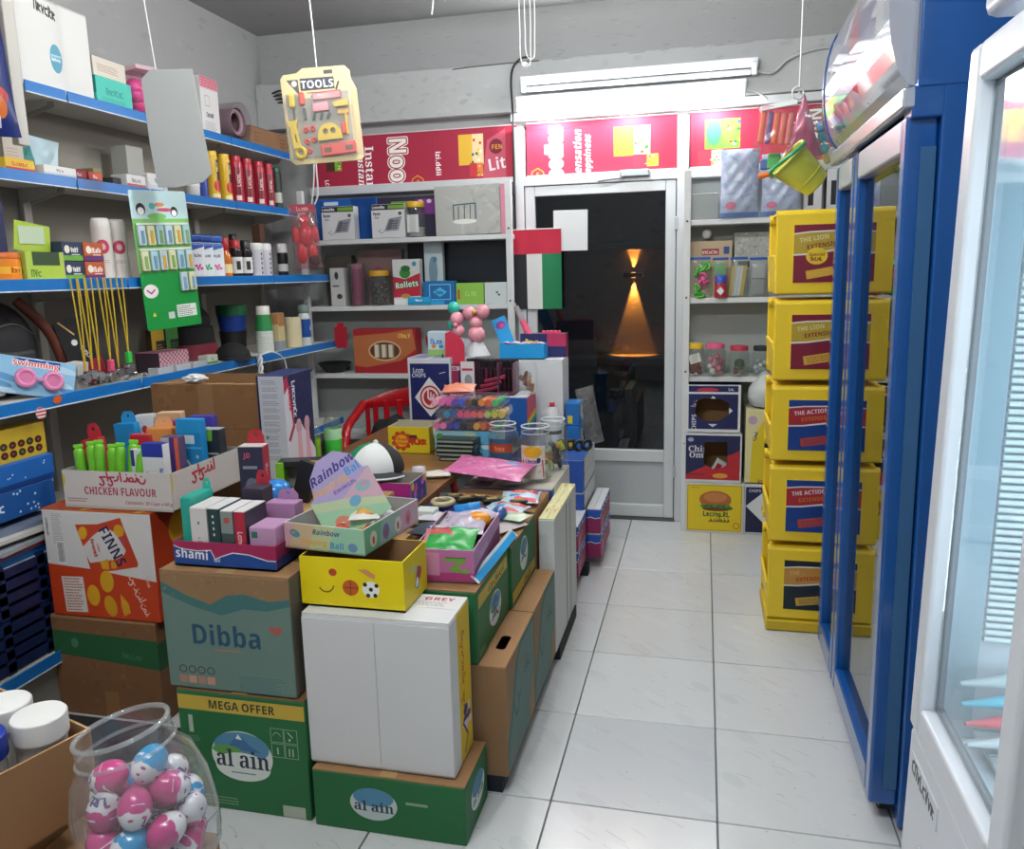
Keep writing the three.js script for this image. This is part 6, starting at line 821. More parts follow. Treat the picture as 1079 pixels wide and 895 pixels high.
// big open brown carton behind, on a plain one
carton('plain_carton', 'plain brown carton carrying the big open carton by the rack', [-1.505, 0, 1.33], [0.46, 0.69, 0.36], KRAFTD, { tape: true });
tray('open_carton', 'big open brown carton with torn rim behind the white tray', [-1.505, 0.692, 1.32], [0.47, 0.36, 0.36], KRAFT, { inner: KRAFT, pz: PM(512, 400, (g, w, h) => { fill(g, '#8e6640', 0, 0, w, h); speckle(g, w, h, 60, ['#7d5835', '#9c7450'], 6, 30); fill(g, '#9a7350', 230, 0, 70, h); line(g, '#6b4a2c', 2, [[0, 200], [512, 190]]); }, 0.85), cat: 'carton' });
for (let i = 0; i < 5; i++) solo('torn_flap', ['torn brown cardboard strip at the left of the open carton rim', 'torn strip on the open carton rim, second from the left', 'torn strip at the middle of the open carton rim', 'torn strip right of the rim middle', 'torn strip at the right of the open carton rim'][i], 'cardboard', box(0.08, 0.003, 0.03), M(0xa27c55, 0.9), [-1.69 + i * 0.09, 1.0545 + (i % 2) * 0.001, 1.485], [0.0, rnd(-0.2, 0.2), 0]);
solo('tissue_ball', 'crumpled white tissue lying on the open carton rim', 'tissue', (() => { const g = new THREE.IcosahedronGeometry(0.035, 2), p = g.attributes.position; for (let i = 0; i < p.count; i++) { const n = 0.8 + 0.4 * Math.abs(Math.sin(p.getX(i) * 130) * Math.cos(p.getZ(i) * 150 + p.getY(i) * 90)); p.setXYZ(i, p.getX(i) * n * 1.5, p.getY(i) * n * 0.5, p.getZ(i) * n); } g.computeVertexNormals(); return g; })(), M(0xdcdcdc, 0.8), [-1.545, 1.076, 1.485]);
solo('floor_shade_sheet', 'dark grey sheet painting the shade on the floor between the stacks and egg jar', 'mat', rbox(0.72, 0.008, 0.62, 0.003), M(0x2b2c2e, 0.9), [-1.39, 0.005, 2.45]);  // thin dark sheet added in place of floor shade between the stacks
// ---------- front cartons ----------
carton('water_carton', 'dark green al ain MEGA OFFER water carton at the bottom of the front stack', [-0.81, 0, 2.3], [0.385, 0.352, 0.33], M(0x1a6536, 0.6), { pz: alainFront, flap: M(0x7a5a3c, 0.8) });
carton('water_carton', 'brown and teal Dibba water carton facing the camera', [-0.83, 0.354, 2.295], [0.385, 0.338, 0.33], M(0x7a6248, 0.8), { pz: dibba, flap: KRAFT, px: M(0x5f5a4c, 0.8) });
carton('plain_carton', 'plain brown carton standing behind the Dibba carton', [-0.81, 0, 1.93], [0.38, 0.36, 0.34], KRAFTD); carton('plain_carton', 'upper plain brown carton hidden behind the Dibba carton', [-0.81, 0.362, 1.93], [0.38, 0.37, 0.34], KRAFTD);
carton('plain_carton', 'narrow plain brown carton behind the ball box', [-0.583, 0, 1.92], [0.066, 0.598, 0.36], KRAFTD, { tape: false });
carton('green_carton', 'low green al ain carton lying under the white carton', [-0.39, 0, 2.37], [0.425, 0.168, 0.21], M(0x1a6536, 0.6), { pz: PM(420, 168, (g, w, h) => { fill(g, '#1a6536', 0, 0, w, h); ell(g, '#b9c6c6', 170, 80, 66, 48); ell(g, '#4f86a8', 170, 60, 56, 28); T(g, 'al ain', 170, 88, 40, '#1d2430', { font: 'serif' }); fill(g, '#8fa48d', 260, 60, 60, 8); }, 0.6), px: PM(200, 168, (g, w, h) => { fill(g, '#1a6536', 0, 0, w, h); ell(g, '#d3dcd6', 110, 80, 60, 48); ell(g, '#4f86a8', 110, 60, 50, 28); T(g, 'al ain', 110, 92, 34, '#1d2430', { font: 'serif' }); }, 0.6), flap: KRAFT });
const whitePl = M(0xcfd1d3, 0.65);
{
  const t = carton('white_carton', 'large plain white carton with a centre seam in the front row', [-0.412, 0.17, 2.365], [0.405, 0.428, 0.17], whitePl, { alongX: true, tape: false, px: PM(180, 440, (g, w, h) => { fill(g, '#d2d2d0', 0, 0, w, h); fill(g, '#d8b41c', 62, 0, 112, h); script(g, 108, 60, 20, '#a83a18', 'jtldtbotjt', { rot: -1.57 }); script(g, 108, 240, 20, '#a83a18', 'oltd', { rot: -1.57 }); for (let i = 0; i < 9; i++) ell(g, i % 2 ? '#3a2f6c' : '#d9d0d6', 110 + rnd(-30, 50), 320 + rnd(-40, 60), rnd(8, 20), rnd(8, 18)); line(g, '#3a2f6c', 8, [[90, 330], [130, 380], [100, 420]]); }, 0.55), flapNear: whitePl, flap: PM(400, 100, (g, w, h) => { fill(g, '#d8d8d6', 0, 0, w, h); T(g, 'GREY', 330, 30, 34, '#b02a3a'); smallText(g, 230, 55, 150, 4, '#888', 9, 3); }, 0.65) });
  part(t, 'seam_flap', box(0.2, 0.405, 0.003), whitePl, [-0.1005, 0.212, 0.0862]); part(t, 'seam_flap', box(0.2, 0.405, 0.003), whitePl, [0.1015, 0.212, 0.0862]);
}
{
  const ym = M(0xe0c810, 0.5);
  tray('ball_box', 'open yellow box printed with sports balls on the white carton', [-0.485, 0.6, 2.325], [0.29, 0.135, 0.17], ym, { inner: M(0x8f6d4a, 0.85), edge: ym, pz: PM(512, 240, (g, w, h) => { fill(g, '#e4cf10', 0, 0, w, h); ell(g, '#b5452a', 165, 70, 20, 18); ell(g, '#c05a24', 250, 140, 40, 38); line(g, '#3a2418', 3, [[212, 140], [288, 140]]); line(g, '#3a2418', 3, [[250, 102], [250, 178]]); ell(g, '#e8e8e4', 350, 142, 42, 40); for (const [x, y] of [[350, 142], [322, 120], [378, 122], [335, 172], [370, 170]]) ell(g, '#1d1d1d', x, y, 10, 10); g.strokeStyle = '#5a4a10'; g.lineWidth = 6; g.beginPath(); g.arc(128, 130, 38, 0.2, 2.6); g.stroke(); poly(g, '#c88a5c', [[290, 50], [330, 45], [375, 70], [370, 92], [340, 80]]); }, 0.45), px: PM(200, 180, (g, w, h) => { fill(g, '#d6c012', 0, 0, w, h); poly(g, '#3a6fae', [[90, 130], [120, 60], [150, 80], [120, 150]]); ell(g, '#b8402c', 135, 95, 18, 26, 0.5); ell(g, '#e6ece8', 112, 120, 12, 18, 0.4); ell(g, '#a9c8b0', 80, 60, 20, 12, -0.6); }, 0.45) });
}
// right run of cartons along the aisle
const pal = M(0x1b2230, 0.6);
{
  const t = thing('plastic_pallet', 'dark plastic pallet under the aisle side cartons', 'pallet', [-0.32, 0, 1.885]);
  for (let i = 0; i < 4; i++) part(t, 'deck_slat', box(0.38, 0.014, 0.15), pal, [0, 0.047, -0.28 + i * 0.19]); for (const x of [-0.15, 0, 0.15]) part(t, 'runner', box(0.06, 0.04, 0.72), pal, [x, 0.02, 0]);
}
{
  const bm = M(0x8b6b4a, 0.8), t = tray('dibba_carton', 'teal and brown Dibba carton with a hand hole on the aisle side, nearer the camera', [-0.295, 0.055, 2.065], [0.35, 0.326, 0.37], bm, { px: dibbaSide, inner: KRAFT, edge: KRAFT, cat: 'carton' });
  const flap = (x0, x1, hole) => { const g = extr([[x0, -0.184], [x1, -0.184], [x1, 0.184], [x0, 0.184]], 0.003, 0, hole ? [hole] : []); g.rotateX(-Math.PI / 2); return g; };
  part(t, 'top_flap', flap(0.001, 0.174, rrect(0.03, 0.09, 0.012).map(([x, y]) => [x + 0.152 - 0.02, y - 0.035])), KRAFT, [0, 0.3265, 0]); part(t, 'top_flap', flap(-0.174, -0.001), KRAFT, [0, 0.3265, 0]);
}
carton('dibba_carton', 'teal Dibba carton on the aisle side beside the tall white carton', [-0.295, 0.055, 1.69], [0.35, 0.33, 0.37], M(0x8b6b4a, 0.8), { px: dibbaSide, flap: KRAFT, tape: false });
carton('al_ain_carton', 'green al ain carton with script on the aisle side, nearer the camera', [-0.37, 0.387, 2.065], [0.345, 0.212, 0.37], M(0x1a6536, 0.6), { px: alainSide, flap: KRAFT, tape: false }); carton('al_ain_carton', 'green al ain carton on the aisle side beside the tall white carton', [-0.362, 0.387, 1.69], [0.345, 0.207, 0.365], M(0x1a6536, 0.6), { px: alainSideLow, flap: KRAFT, tape: false });
{
  const t = carton('tall_white_carton', 'tall narrow white carton standing on edge on the aisle side', [-0.15, 0.0515, 1.24], [0.06, 0.52, 0.5], M(0xc9cccb, 0.65), { tape: false, flap: PM(100, 300, (g, w, h) => { fill(g, '#cfcb9a', 0, 0, w, h); speckle(g, w, h, 40, ['#e0d84a', '#a85a3c', '#e6e4c8'], 5, 16); }, 0.6) });
  part(t, 'seam', box(0.002, 0.5, 0.006), M(0x77797a, 0.8), [0.0305, 0.255, 0.0]); part(t, 'worn_strip', box(0.0012, 0.48, 0.05), M(0xb5b8b6, 0.8), [0.0304, 0.25, -0.09]);
}
carton('plain_carton', 'plain brown carton under the gold toy packs', [-0.37, 0, 1.355], [0.36, 0.597, 0.28], KRAFT, {});
const blueEdge = PM(200, 160, (g, w, h) => { fill(g, '#c9ccd0', 0, 0, w, h); fill(g, '#1a4aa0', 0, 0, 16, h); fill(g, '#1a4aa0', 0, 150, w, 10); fill(g, '#8a8d90', 16, 76, w, 3); }, 0.55);
const snowy = M(0x2350a4, 0.55), whiteB = M(0xc6cacd, 0.6);
['lower white and blue carton of the near pair by the jars', 'upper white and blue carton of the near pair under the jars'].forEach((l, i) => carton('blue_white_carton', l, [-0.365, 0.055 + i * 0.274, 0.99], [0.37, 0.272, 0.42], whiteB, { px: blueEdge, pz: snowy, flap: i ? M(0xb5b0a4, 0.6) : whiteB, tape: false }));
['lowest', 'middle', 'top'].forEach((l, i) => carton('blue_white_carton', l + ' white and blue carton of the far stack near the door', [-0.345, 0.055 + i * 0.168, 0.29], [0.37, 0.166, 0.42], whiteB, { px: blueEdge, pz: snowy, flap: i === 2 ? M(0x2d5cae, 0.5) : whiteB, tape: false }));
const magenta = PM(200, 130, (g, w, h) => { fill(g, '#9a2f66', 0, 0, w, h); fill(g, '#2a5ab0', 0, 0, w, 30); for (let i = 0; i < 10; i++) ell(g, '#cfe0ec', rnd(0, w), rnd(4, 34), 9, 5); ell(g, '#4a3a2c', 100, 78, 22, 38); ell(g, '#b87a3a', 100, 78, 10, 24); S(g, 5, 40, 90, 26, '#d8a9c0', { rot: -1.2 }); }, 0.5);
const magFront = PM(100, 130, (g, w, h) => { fill(g, '#8c2a5c', 0, 0, w, h); fill(g, '#1f4fa6', 0, 0, w, 46); line(g, '#d5e2ee', 5, [[0, 46], [30, 40], [60, 48], [100, 42]]); }, 0.5);
[[-0.245, 0.62, 'near'], [-0.125 - 0.01, 0.27, 'far']].forEach(([x, z, k], q) => { for (let i = 0; i < 2; i++) carton('magenta_carton', (i ? 'upper' : 'lower') + ' magenta and blue chocolate carton of the ' + k + ' aisle pair', [q ? -0.116 : -0.235, 0.052 + i * 0.127, z], [q ? 0.07 : 0.17, 0.125, q ? 0.4 : 0.27], M(0x8c2a5c, 0.5), { px: magenta, pz: magFront, flap: M(0xd3d8de, 0.5), tape: false }); });
solo('dark_plinth', 'black timber skid under the aisle side cartons near the door', 'skid', join(moved(box(0.4, 0.05, 0.06), -0.33, 0.025, 0.16), moved(box(0.4, 0.05, 0.06), -0.33, 0.025, 0.55), moved(box(0.4, 0.05, 0.06), -0.33, 0.025, 1.15), moved(box(0.06, 0.05, 1.05), -0.25, 0.0255, 0.65), moved(box(0.06, 0.05, 1.05), -0.48, 0.0255, 0.65), moved(box(0.07, 0.05, 0.4), -0.15, 0.025, 1.24)), M(0x1c1f22, 0.8));
solo('door_stop', 'dark rubber door stop on the floor by the far cartons', 'door stop', (() => { const g = new THREE.CylinderGeometry(0.035, 0.04, 0.06, 16); return g; })(), M(0x33363a, 0.7), [-0.33, 0.031, -0.2]);
// ---------- wooden desk ----------
{
  const wood = PM(700, 512, (g, w, h) => { fill(g, '#7d5630', 0, 0, w, h); for (let i = 0; i < 220; i++) { g.globalAlpha = rnd(0.08, 0.3); const y = rnd(0, h); line(g, i % 2 ? '#5a3a1c' : '#a0764a', rnd(0.8, 3), [[0, y], [w * 0.3, y + rnd(-6, 6)], [w * 0.7, y + rnd(-8, 8)], [w, y + rnd(-4, 4)]]); } g.globalAlpha = 1; for (const y of [128, 256, 384]) line(g, '#4a2f18', 2, [[0, y], [w, y]]); }, 0.38);
  const t = thing('wooden_desk', 'brown wooden desk top showing between the goods', 'desk', [-0.91, 0, 1.025]);
  part(t, 'desk_top', rbox(0.68, 0.028, 1.41, 0.004), faces(M(0x6b4726, 0.5), { py: wood }), [0, 0.646, 0]);
  for (const [x, z] of [[-0.31, -0.66], [0.31, -0.66], [-0.31, 0.64], [0.31, 0.64]]) part(t, 'leg', box(0.05, 0.631, 0.05), M(0x5c3d22, 0.6), [x, 0.3155, z]); part(t, 'apron', box(0.6, 0.08, 0.02), M(0x5c3d22, 0.6), [0, 0.59, -0.66]);
}
// ---------- red chair behind the desk ----------
{
  const red = M(0xb0101c, 0.28, { clearcoat: 0.3 }), t = thing('plastic_chair', 'red moulded plastic armchair behind the wooden desk', 'chair', [-1.25, 0, 0.03], 0.1);
  const pts = Array.from({ length: 9 }, (_, i) => { const a = Math.PI + i / 8 * Math.PI; return [0.27 * Math.cos(a), 0.8 - 0.05 * Math.abs(Math.cos(a)) ** 2, 0.1 * Math.sin(a) - 0.1]; });
  const rim = (y0, y1, th) => { const g = new THREE.BufferGeometry(), P = [], I = []; const n = 24; for (let i = 0; i <= n; i++) { const a = Math.PI + i / n * Math.PI, x = 0.27 * Math.cos(a), z = 0.11 * Math.sin(a) - 0.1, dip = 0.07 * Math.abs(Math.cos(a)) ** 2; for (const [y, o] of [[y0, 0], [y1 - dip, 0], [y1 - dip, th], [y0, th]]) P.push(x * (1 + o), y, z - o * 0.8); } for (let i = 0; i < n; i++) for (let k = 0; k < 4; k++) { const a = i * 4 + k, b = i * 4 + (k + 1) % 4; I.push(a, b, b + 4, a, b + 4, a + 4); } g.setAttribute('position', new THREE.Float32BufferAttribute(P, 3)); g.setAttribute('uv', new THREE.Float32BufferAttribute(new Array(P.length / 3 * 2).fill(0), 2)); g.setIndex(I); g.computeVertexNormals(); return g; };
  part(t, 'back_rim', rim(0.69, 0.8, 0.03), red); part(t, 'back_bottom_rail', rim(0.46, 0.52, 0.03), red);
  for (let i = 1; i < 10; i++) { const a = Math.PI + i / 10 * Math.PI; part(t, 'back_slat', rbox(0.035, 0.26, 0.012, 0.004), red, [0.272 * Math.cos(a), 0.6, 0.112 * Math.sin(a) - 0.1], [0, -a + Math.PI * 1.5, 0]); }
  part(t, 'seat', rbox(0.48, 0.03, 0.44, 0.014), red, [0, 0.44, 0.08]);
  for (const s of [-1, 1]) {
    part(t, 'arm_rest', tube([[s * 0.275, 0.72, -0.12], [s * 0.285, 0.67, 0.02], [s * 0.28, 0.62, 0.18], [s * 0.27, 0.44, 0.27]], 0.026, 24, 8), red);
    part(t, 'leg', bar([s * 0.22, 0.44, 0.27], [s * 0.25, 0, 0.31], 0.022), red); part(t, 'leg', bar([s * 0.22, 0.44, -0.12], [s * 0.25, 0, -0.2], 0.022), red);
  }
}
solo('dark_cloth', 'black bag draped in the red chair seat', 'bag', (() => { const g = sph(0.12, 16, 12), p = g.attributes.position; for (let i = 0; i < p.count; i++) p.setY(i, Math.max(p.getY(i), -0.1) * (1 + 0.15 * Math.sin(p.getX(i) * 50))); g.computeVertexNormals(); return g; })(), M(0x16171b, 0.8), [-1.3, 0.56, 0.1]);
// ---------- goods at the far end of the desk ----------
const YD = 0.661;
const chipsNavy = PM(256, 420, (g, w, h) => { fill(g, '#c9ccd2', 0, 0, w, h); fill(g, '#161f5c', 14, 26, w - 22, h - 36); S(g, 4, 66, 62, 30, '#cfd3e0'); T(g, 'CHIPS', 66, 90, 30, '#cfd3e0'); poly(g, '#d5d7da', [[128, 100], [228, 212], [128, 318], [36, 212]]); ell(g, '#b5202c', 130, 212, 62, 66); ell(g, '#d5d7da', 130, 212, 52, 56); ell(g, '#b5202c', 130, 212, 40, 44); line(g, '#d5d7da', 9, [[118, 172], [116, 214], [132, 226], [134, 186]]); line(g, '#d5d7da', 9, [[150, 196], [142, 220], [158, 238], [132, 252]]); line(g, '#cfd3e0', 4, [[190, 80], [225, 72]]); }, 0.45);
carton('chips_carton', 'tall navy and white chips carton with a red emblem on the desk', [-0.925, YD, 0.4], [0.225, 0.39, 0.2], M(0xc3c6cc, 0.6), { pz: chipsNavy, flap: PM(128, 128, (g, w, h) => { fill(g, '#c9ccd2', 0, 0, w, h); for (let i = 0; i < 5; i++) fill(g, '#24409c', 14, 14 + i * 22, 100, 12); }), tape: false });
pbox('sanitizer_box', 'small pale blue box standing on the navy chips carton', [-0.905, 1.052, 0.38], [0.1, 0.12, 0.07], M(0xb5c9d2, 0.5), { pz: PM(128, 150, (g, w, h) => { fill(g, '#b9ccd6', 0, 0, w, h); fill(g, '#8fbc6a', 0, 110, w, 40); S(g, 4, 64, 60, 40, '#3a7fc0'); ell(g, '#d97a3c', 40, 90, 16, 12); ell(g, '#3a7fc0', 90, 92, 16, 12); }) });
const blueBoxTop = 0.868;
carton('rainbow_carton', 'blue box with a rainbow side and white top on the desk', [-0.615, YD, 0.43], [0.385, 0.205, 0.21], M(0x15509c, 0.45), { flap: M(0xcfd3d6, 0.5), tape: false, px: PM(128, 128, (g, w, h) => { fill(g, '#154c94', 0, 0, w, h); poly(g, '#c03a5a', [[0, 0], [128, 0], [128, 40], [0, 60]]); ['#d8342c', '#e0a02c', '#d8d02c', '#3aa04a', '#2a6ac0'].forEach((c, i) => poly(g, c, [[0, 60 + i * 9], [128, 40 + i * 9], [128, 49 + i * 9], [0, 69 + i * 9]])); }) });
{ // cosmetics display on the blue box
  const t = thing('lipstick_display', 'plum and clear display box of dark lip gloss tubes', 'display box', [-0.63, 0.868, 0.44]);
  part(t, 'back_card', rbox(0.27, 0.165, 0.006, 0.002), M(0x3c2030, 0.5), [0, 0.083, -0.06]); part(t, 'base', rbox(0.27, 0.012, 0.13, 0.003), M(0x4a1f34, 0.5), [0, 0.006, 0]); part(t, 'brand_card', rbox(0.07, 0.15, 0.006, 0.002), faces(M(0xcfc6cb, 0.5), { pz: PM(90, 180, (g, w, h) => { fill(g, '#d3ccd0', 0, 0, w, h); fill(g, '#b02a50', 10, 40, 70, 14); ell(g, '#8a8f96', 50, 110, 26, 34); }) }), [-0.1, 0.088, 0.045]);
  for (let i = 0; i < 8; i++) { const q = part(t, 'gloss_tube', rbox(0.017, 0.11, 0.017, 0.004), M([0x2a1c24, 0x5a2238, 0x3a1c2c][i % 3], 0.25), [-0.045 + i * 0.023, 0.07, -0.02]); part(q, 'tube_cap', rbox(0.014, 0.04, 0.014, 0.004), M(0x17151a, 0.3), [0, 0.075, 0]); }
  for (let i = 0; i < 3; i++) part(t, 'lying_tube', rbox(0.11, 0.018, 0.018, 0.005), M(0x8a2440, 0.3), [-0.005 + i * 0.02, 0.024 + i * 0.026, 0.035], [0, 0.1, 0.22]);
  part(t, 'divider', box(0.004, 0.15, 0.12), M(0x6a4458, 0.35), [0.055, 0.08, 0]); part(t, 'divider', box(0.004, 0.15, 0.12), M(0x6a4458, 0.35), [0.132, 0.08, 0]);
}
{
  const t = thing('pink_display_box', 'black and pink counter display box with its header up', 'display box', [-0.8, 0.868, 0.455]);
  part(t, 'header_card', extr([[-0.05, 0], [0.05, 0], [0.05, 0.1], [0.035, 0.13], [-0.02, 0.17], [-0.05, 0.16]], 0.005), M(0xc42a48, 0.4), [0, 0.14, 0.005], [-0.1, 0, 0]);
  part(t, 'body', rbox(0.1, 0.15, 0.06, 0.003), faces(M(0x1a1418, 0.5), { pz: PM(100, 150, (g, w, h) => { fill(g, '#8a1f4c', 0, 0, w, h); fill(g, '#c9b6c0', 10, 10, 70, 22); S(g, 4, 46, 20, 22, '#8a1f4c'); fill(g, '#23204a', 74, 30, 26, 110); }), py: M(0x120e10, 0.6) }), [0, 0.075, 0]);
  part(t, 'side_wing', extr([[0, 0], [0.05, 0], [0.0, 0.2], [-0.005, 0.2]], 0.004), M(0x17161a, 0.5), [-0.055, 0.0, 0.025], [0, -0.6, 0]); part(t, 'red_edge', bar([-0.055, 0.06, 0.04], [0.0, -0.0, 0.06], 0.003), M(0xc02030, 0.4));
}
{
  const t = thing('clear_jar', 'open clear jar with picture cards standing on the blue box', 'jar', [-0.44, 0.868, 0.445]);
  part(t, 'glass', lathe([[0, 0.003], [0.048, 0.003], [0.054, 0.02], [0.054, 0.12], [0.046, 0.14], [0.048, 0.155]]), glass()); for (let i = 0; i < 8; i++) part(t, 'wrapped_sweet', pouchGeo(0.035, 0.04, 0.014, 0.002, 5, 5, i), M([0xc98a4a, 0x8a6a5c, 0xb5b8bc, 0x6a4038][i % 4], 0.35), [rnd(-0.025, 0.025), 0.025 + i * 0.01, rnd(-0.02, 0.03)], [rnd(0, 1), rnd(0, 3), rnd(0, 3)]);
}
// stack behind with open blue boxes
carton('white_stack_carton', 'tall white carton behind the blue display boxes', [-0.44, 0.56, 0.2], [0.3, 0.46, 0.18], M(0xcdd0d4, 0.6), { tape: false });
const skyB = M(0x1b9ade, 0.45);
{
  const t = tray('blue_display_tray', 'bright sky blue open display tray with its header card leaning left', [-0.5, 1.021, 0.235], [0.23, 0.075, 0.11], skyB, { inner: M(0x1a7fba, 0.5), edge: skyB });
  part(t, 'header_card', rbox(0.075, 0.17, 0.004, 0.001), faces(skyB, { pz: PM(80, 170, (g, w, h) => { fill(g, '#1f9ee0', 0, 0, w, h); ell(g, '#8a3a9c', 40, 40, 28, 20); ell(g, '#d84a80', 46, 44, 14, 10); }) }), [-0.115, 0.125, -0.045], [-0.1, 0, 0.38]);
  for (let i = 0; i < 9; i++) part(t, 'packet', pouchGeo(0.05, 0.05, 0.02, 0.003, 6, 6, i), M([0xd8dce6, 0xc98ab8, 0xe0e4e8][i % 3], 0.3), [-0.09 + i * 0.022, 0.07, rnd(-0.03, 0.03)], [1.2, 0, rnd(0, 3)]);
}
{
  const nv = M(0x1a1f58, 0.45), t = tray('navy_display_tray', 'navy open tray of pink tubes behind the sky blue tray', [-0.41, 1.021, 0.145], [0.24, 0.12, 0.07], nv, { inner: M(0x9a948a, 0.7), edge: nv, px: M(0xa02a52, 0.45), pz: PM(220, 110, (g, w, h) => { fill(g, '#1b205c', 0, 0, w, h); fill(g, '#b02a58', 130, 0, 90, 60); S(g, 3, 60, 40, 40, '#d8d84a'); }) });
  for (let i = 0; i < 5; i++) part(t, 'pink_tube', rbox(0.02, 0.1, 0.02, 0.006), M(0xe0527c, 0.35), [-0.01 + i * 0.024, 0.085, 0], [0, 0, 0.1 * (i - 2)]);
  const b = thing('toy_wand', 'clear tube wand with a pink handle leaning out of the navy tray', 'toy', [-0.475, 1.1, 0.15]); b.rotation.z = 0.42; part(b, 'pink_handle', cyl(0.017, 0.02, 0.12, 12), M(0xe0607c, 0.35), [0, 0.06, 0]); part(b, 'clear_tip', cyl(0.014, 0.016, 0.08, 12), M(0xd8d0d4, 0.1, { transmission: 0.6 }), [0, 0.16, 0]); part(b, 'yellow_cap', cyl(0.021, 0.021, 0.02, 12), M(0xc8d83a, 0.4), [0, -0.01, 0]);
}
for (let i = 0; i < 2; i++) { // balloon animals
  const t = thing('pink_balloon_toy', ['pink and teal foil bow toy on the left behind the pink display', 'pink foil bow toy on the right behind the pink display'][i], 'toy', [-0.815 + i * 0.1, 1.0525 + (i ? 0.04 : 0.03), 0.355]); if (i) t.position.y -= 0; const pk = M(0xe39aa8, 0.3);
  for (const [x, y, r] of i ? [[-0.035, 0.17, 0.034], [0.035, 0.175, 0.036], [0, 0.12, 0.034], [0, 0.06, 0.045]] : [[0, 0.15, 0.036], [0.005, 0.09, 0.032], [0, 0.03, 0.032]]) part(t, 'balloon_lobe', sph(r, 12, 9), pk, [x, y, 0]);
  part(t, 'bow_knot', sph(0.012, 8, 6), i ? M(0xd8c04a, 0.4) : pk, [0, i ? 0.175 : 0.12, 0.03]); if (!i) { part(t, 'teal_lobe', sph(0.032, 12, 9), M(0x2fb8a4, 0.3), [-0.018, 0.205, -0.01]); part(t, 'teal_lobe', sph(0.024, 10, 8), M(0x3aa890, 0.3), [-0.034, 0.12, -0.02]); }
  else { part(t, 'paper_skirt', moved(new THREE.ConeGeometry(0.07, 0.13, 4), 0.0, 0.0, 0), M(0xc3c6ca, 0.5), [0, 0.02, 0]); }
}
{ // packages on the right of the stack
  for (const [y, l] of [[0.561, 'lower blue and yellow packet box at the right of the far stack'], [0.68, 'upper blue and yellow packet box at the right of the far stack']]) pbox('yellow_blue_box', l, [-0.245, y, 0.21], [0.07, 0.115, 0.14], M(0x1a6ab4, 0.45), { px: PM(128, 110, (g, w, h) => { fill(g, '#1b72bc', 0, 0, w, h); fill(g, '#d8c02c', 50, 20, 40, 50); ell(g, '#d8dce0', 100, 80, 18, 14); }), pz: PM(80, 110, (g, w, h) => { fill(g, '#1766ae', 0, 0, w, h); fill(g, '#d0b62a', 10, 60, 30, 40); }) });
  turned('white_bottle', 'white squeeze bottle with a dark band by the blue boxes', 'bottle', [-0.33, 0.561, 0.38], [['bottle', [[0, 0], [0.042, 0], [0.045, 0.02], [0.045, 0.16], [0.03, 0.22], [0.018, 0.235]], M(0xc9ced0, 0.35)], ['dark_band', [[0.0455, 0.1], [0.0455, 0.118]], M(0x24282c, 0.4)], ['red_cap', [[0.014, 0.235], [0.012, 0.255], [0, 0.256]], M(0xb02030, 0.4)]]);
  solo('clear_wrap_bag', 'crumpled clear plastic bag of black toys hanging over the stack side', 'bag', pouchGeo(0.1, 0.3, 0.06, 0.012, 14, 18, 11), glass(), [-0.16, 0.73, 0.26], [0, 0.5, 0.2]);
  for (let i = 0; i < 4; i++) solo('black_toy_wheel', ['leftmost', 'second', 'third', 'rightmost'][i] + ' black toy wheel in the row beside the stack', 'toy wheel', new THREE.TorusGeometry(0.022, 0.01, 8, 16), M(0x17181a, 0.4), [-0.27 + i * 0.04, 0.6145 + (i % 2) * 0.004, 0.445], [0.1, 0.2 * i, 0], 'black wheels by the stack');
}
// books and marker packs
pbox('paint_box', 'pale blue paint set box under the marker packs', [-0.615, YD, 0.86], [0.285, 0.112, 0.15], M(0x8fc0cc, 0.5), { pz: PM(300, 120, (g, w, h) => { fill(g, '#9cc8d2', 0, 0, w, h); ell(g, '#4c9a4a', 26, 30, 20, 20); ell(g, '#4c9a4a', 26, 92, 22, 22); fill(g, '#5fb0d8', 200, 0, 100, h); ell(g, '#e2eef2', 250, 70, 26, 14); fill(g, '#2a7fc0', 0, 58, w, 5); line(g, '#d8c23a', 5, [[150, 10], [200, 16], [230, 40]]); }) });
for (let i = 0; i < 5; i++) { const bk = ['lowest dark booklet before the pale blue paint box', 'second dark booklet from the bottom', 'middle dark booklet of the pile', 'second dark booklet from the top', 'top dark booklet of the pile on the desk'][i]; const t = thing('booklet', bk, 'booklet', [-0.63 + rnd(-0.008, 0.008), YD + i * 0.019, 0.985], rnd(-0.06, 0.06)); part(t, 'cover', rbox(0.17, 0.018, 0.09, 0.002), M([0x3a2028, 0x17191c, 0x1c2420, 0x15181a, 0x25302a][i], 0.3), [0, 0.009, 0]); part(t, 'page_edge', box(0.16, 0.008, 0.002), M(0x8a9a8c, 0.6), [0, 0.009, 0.0455]); }
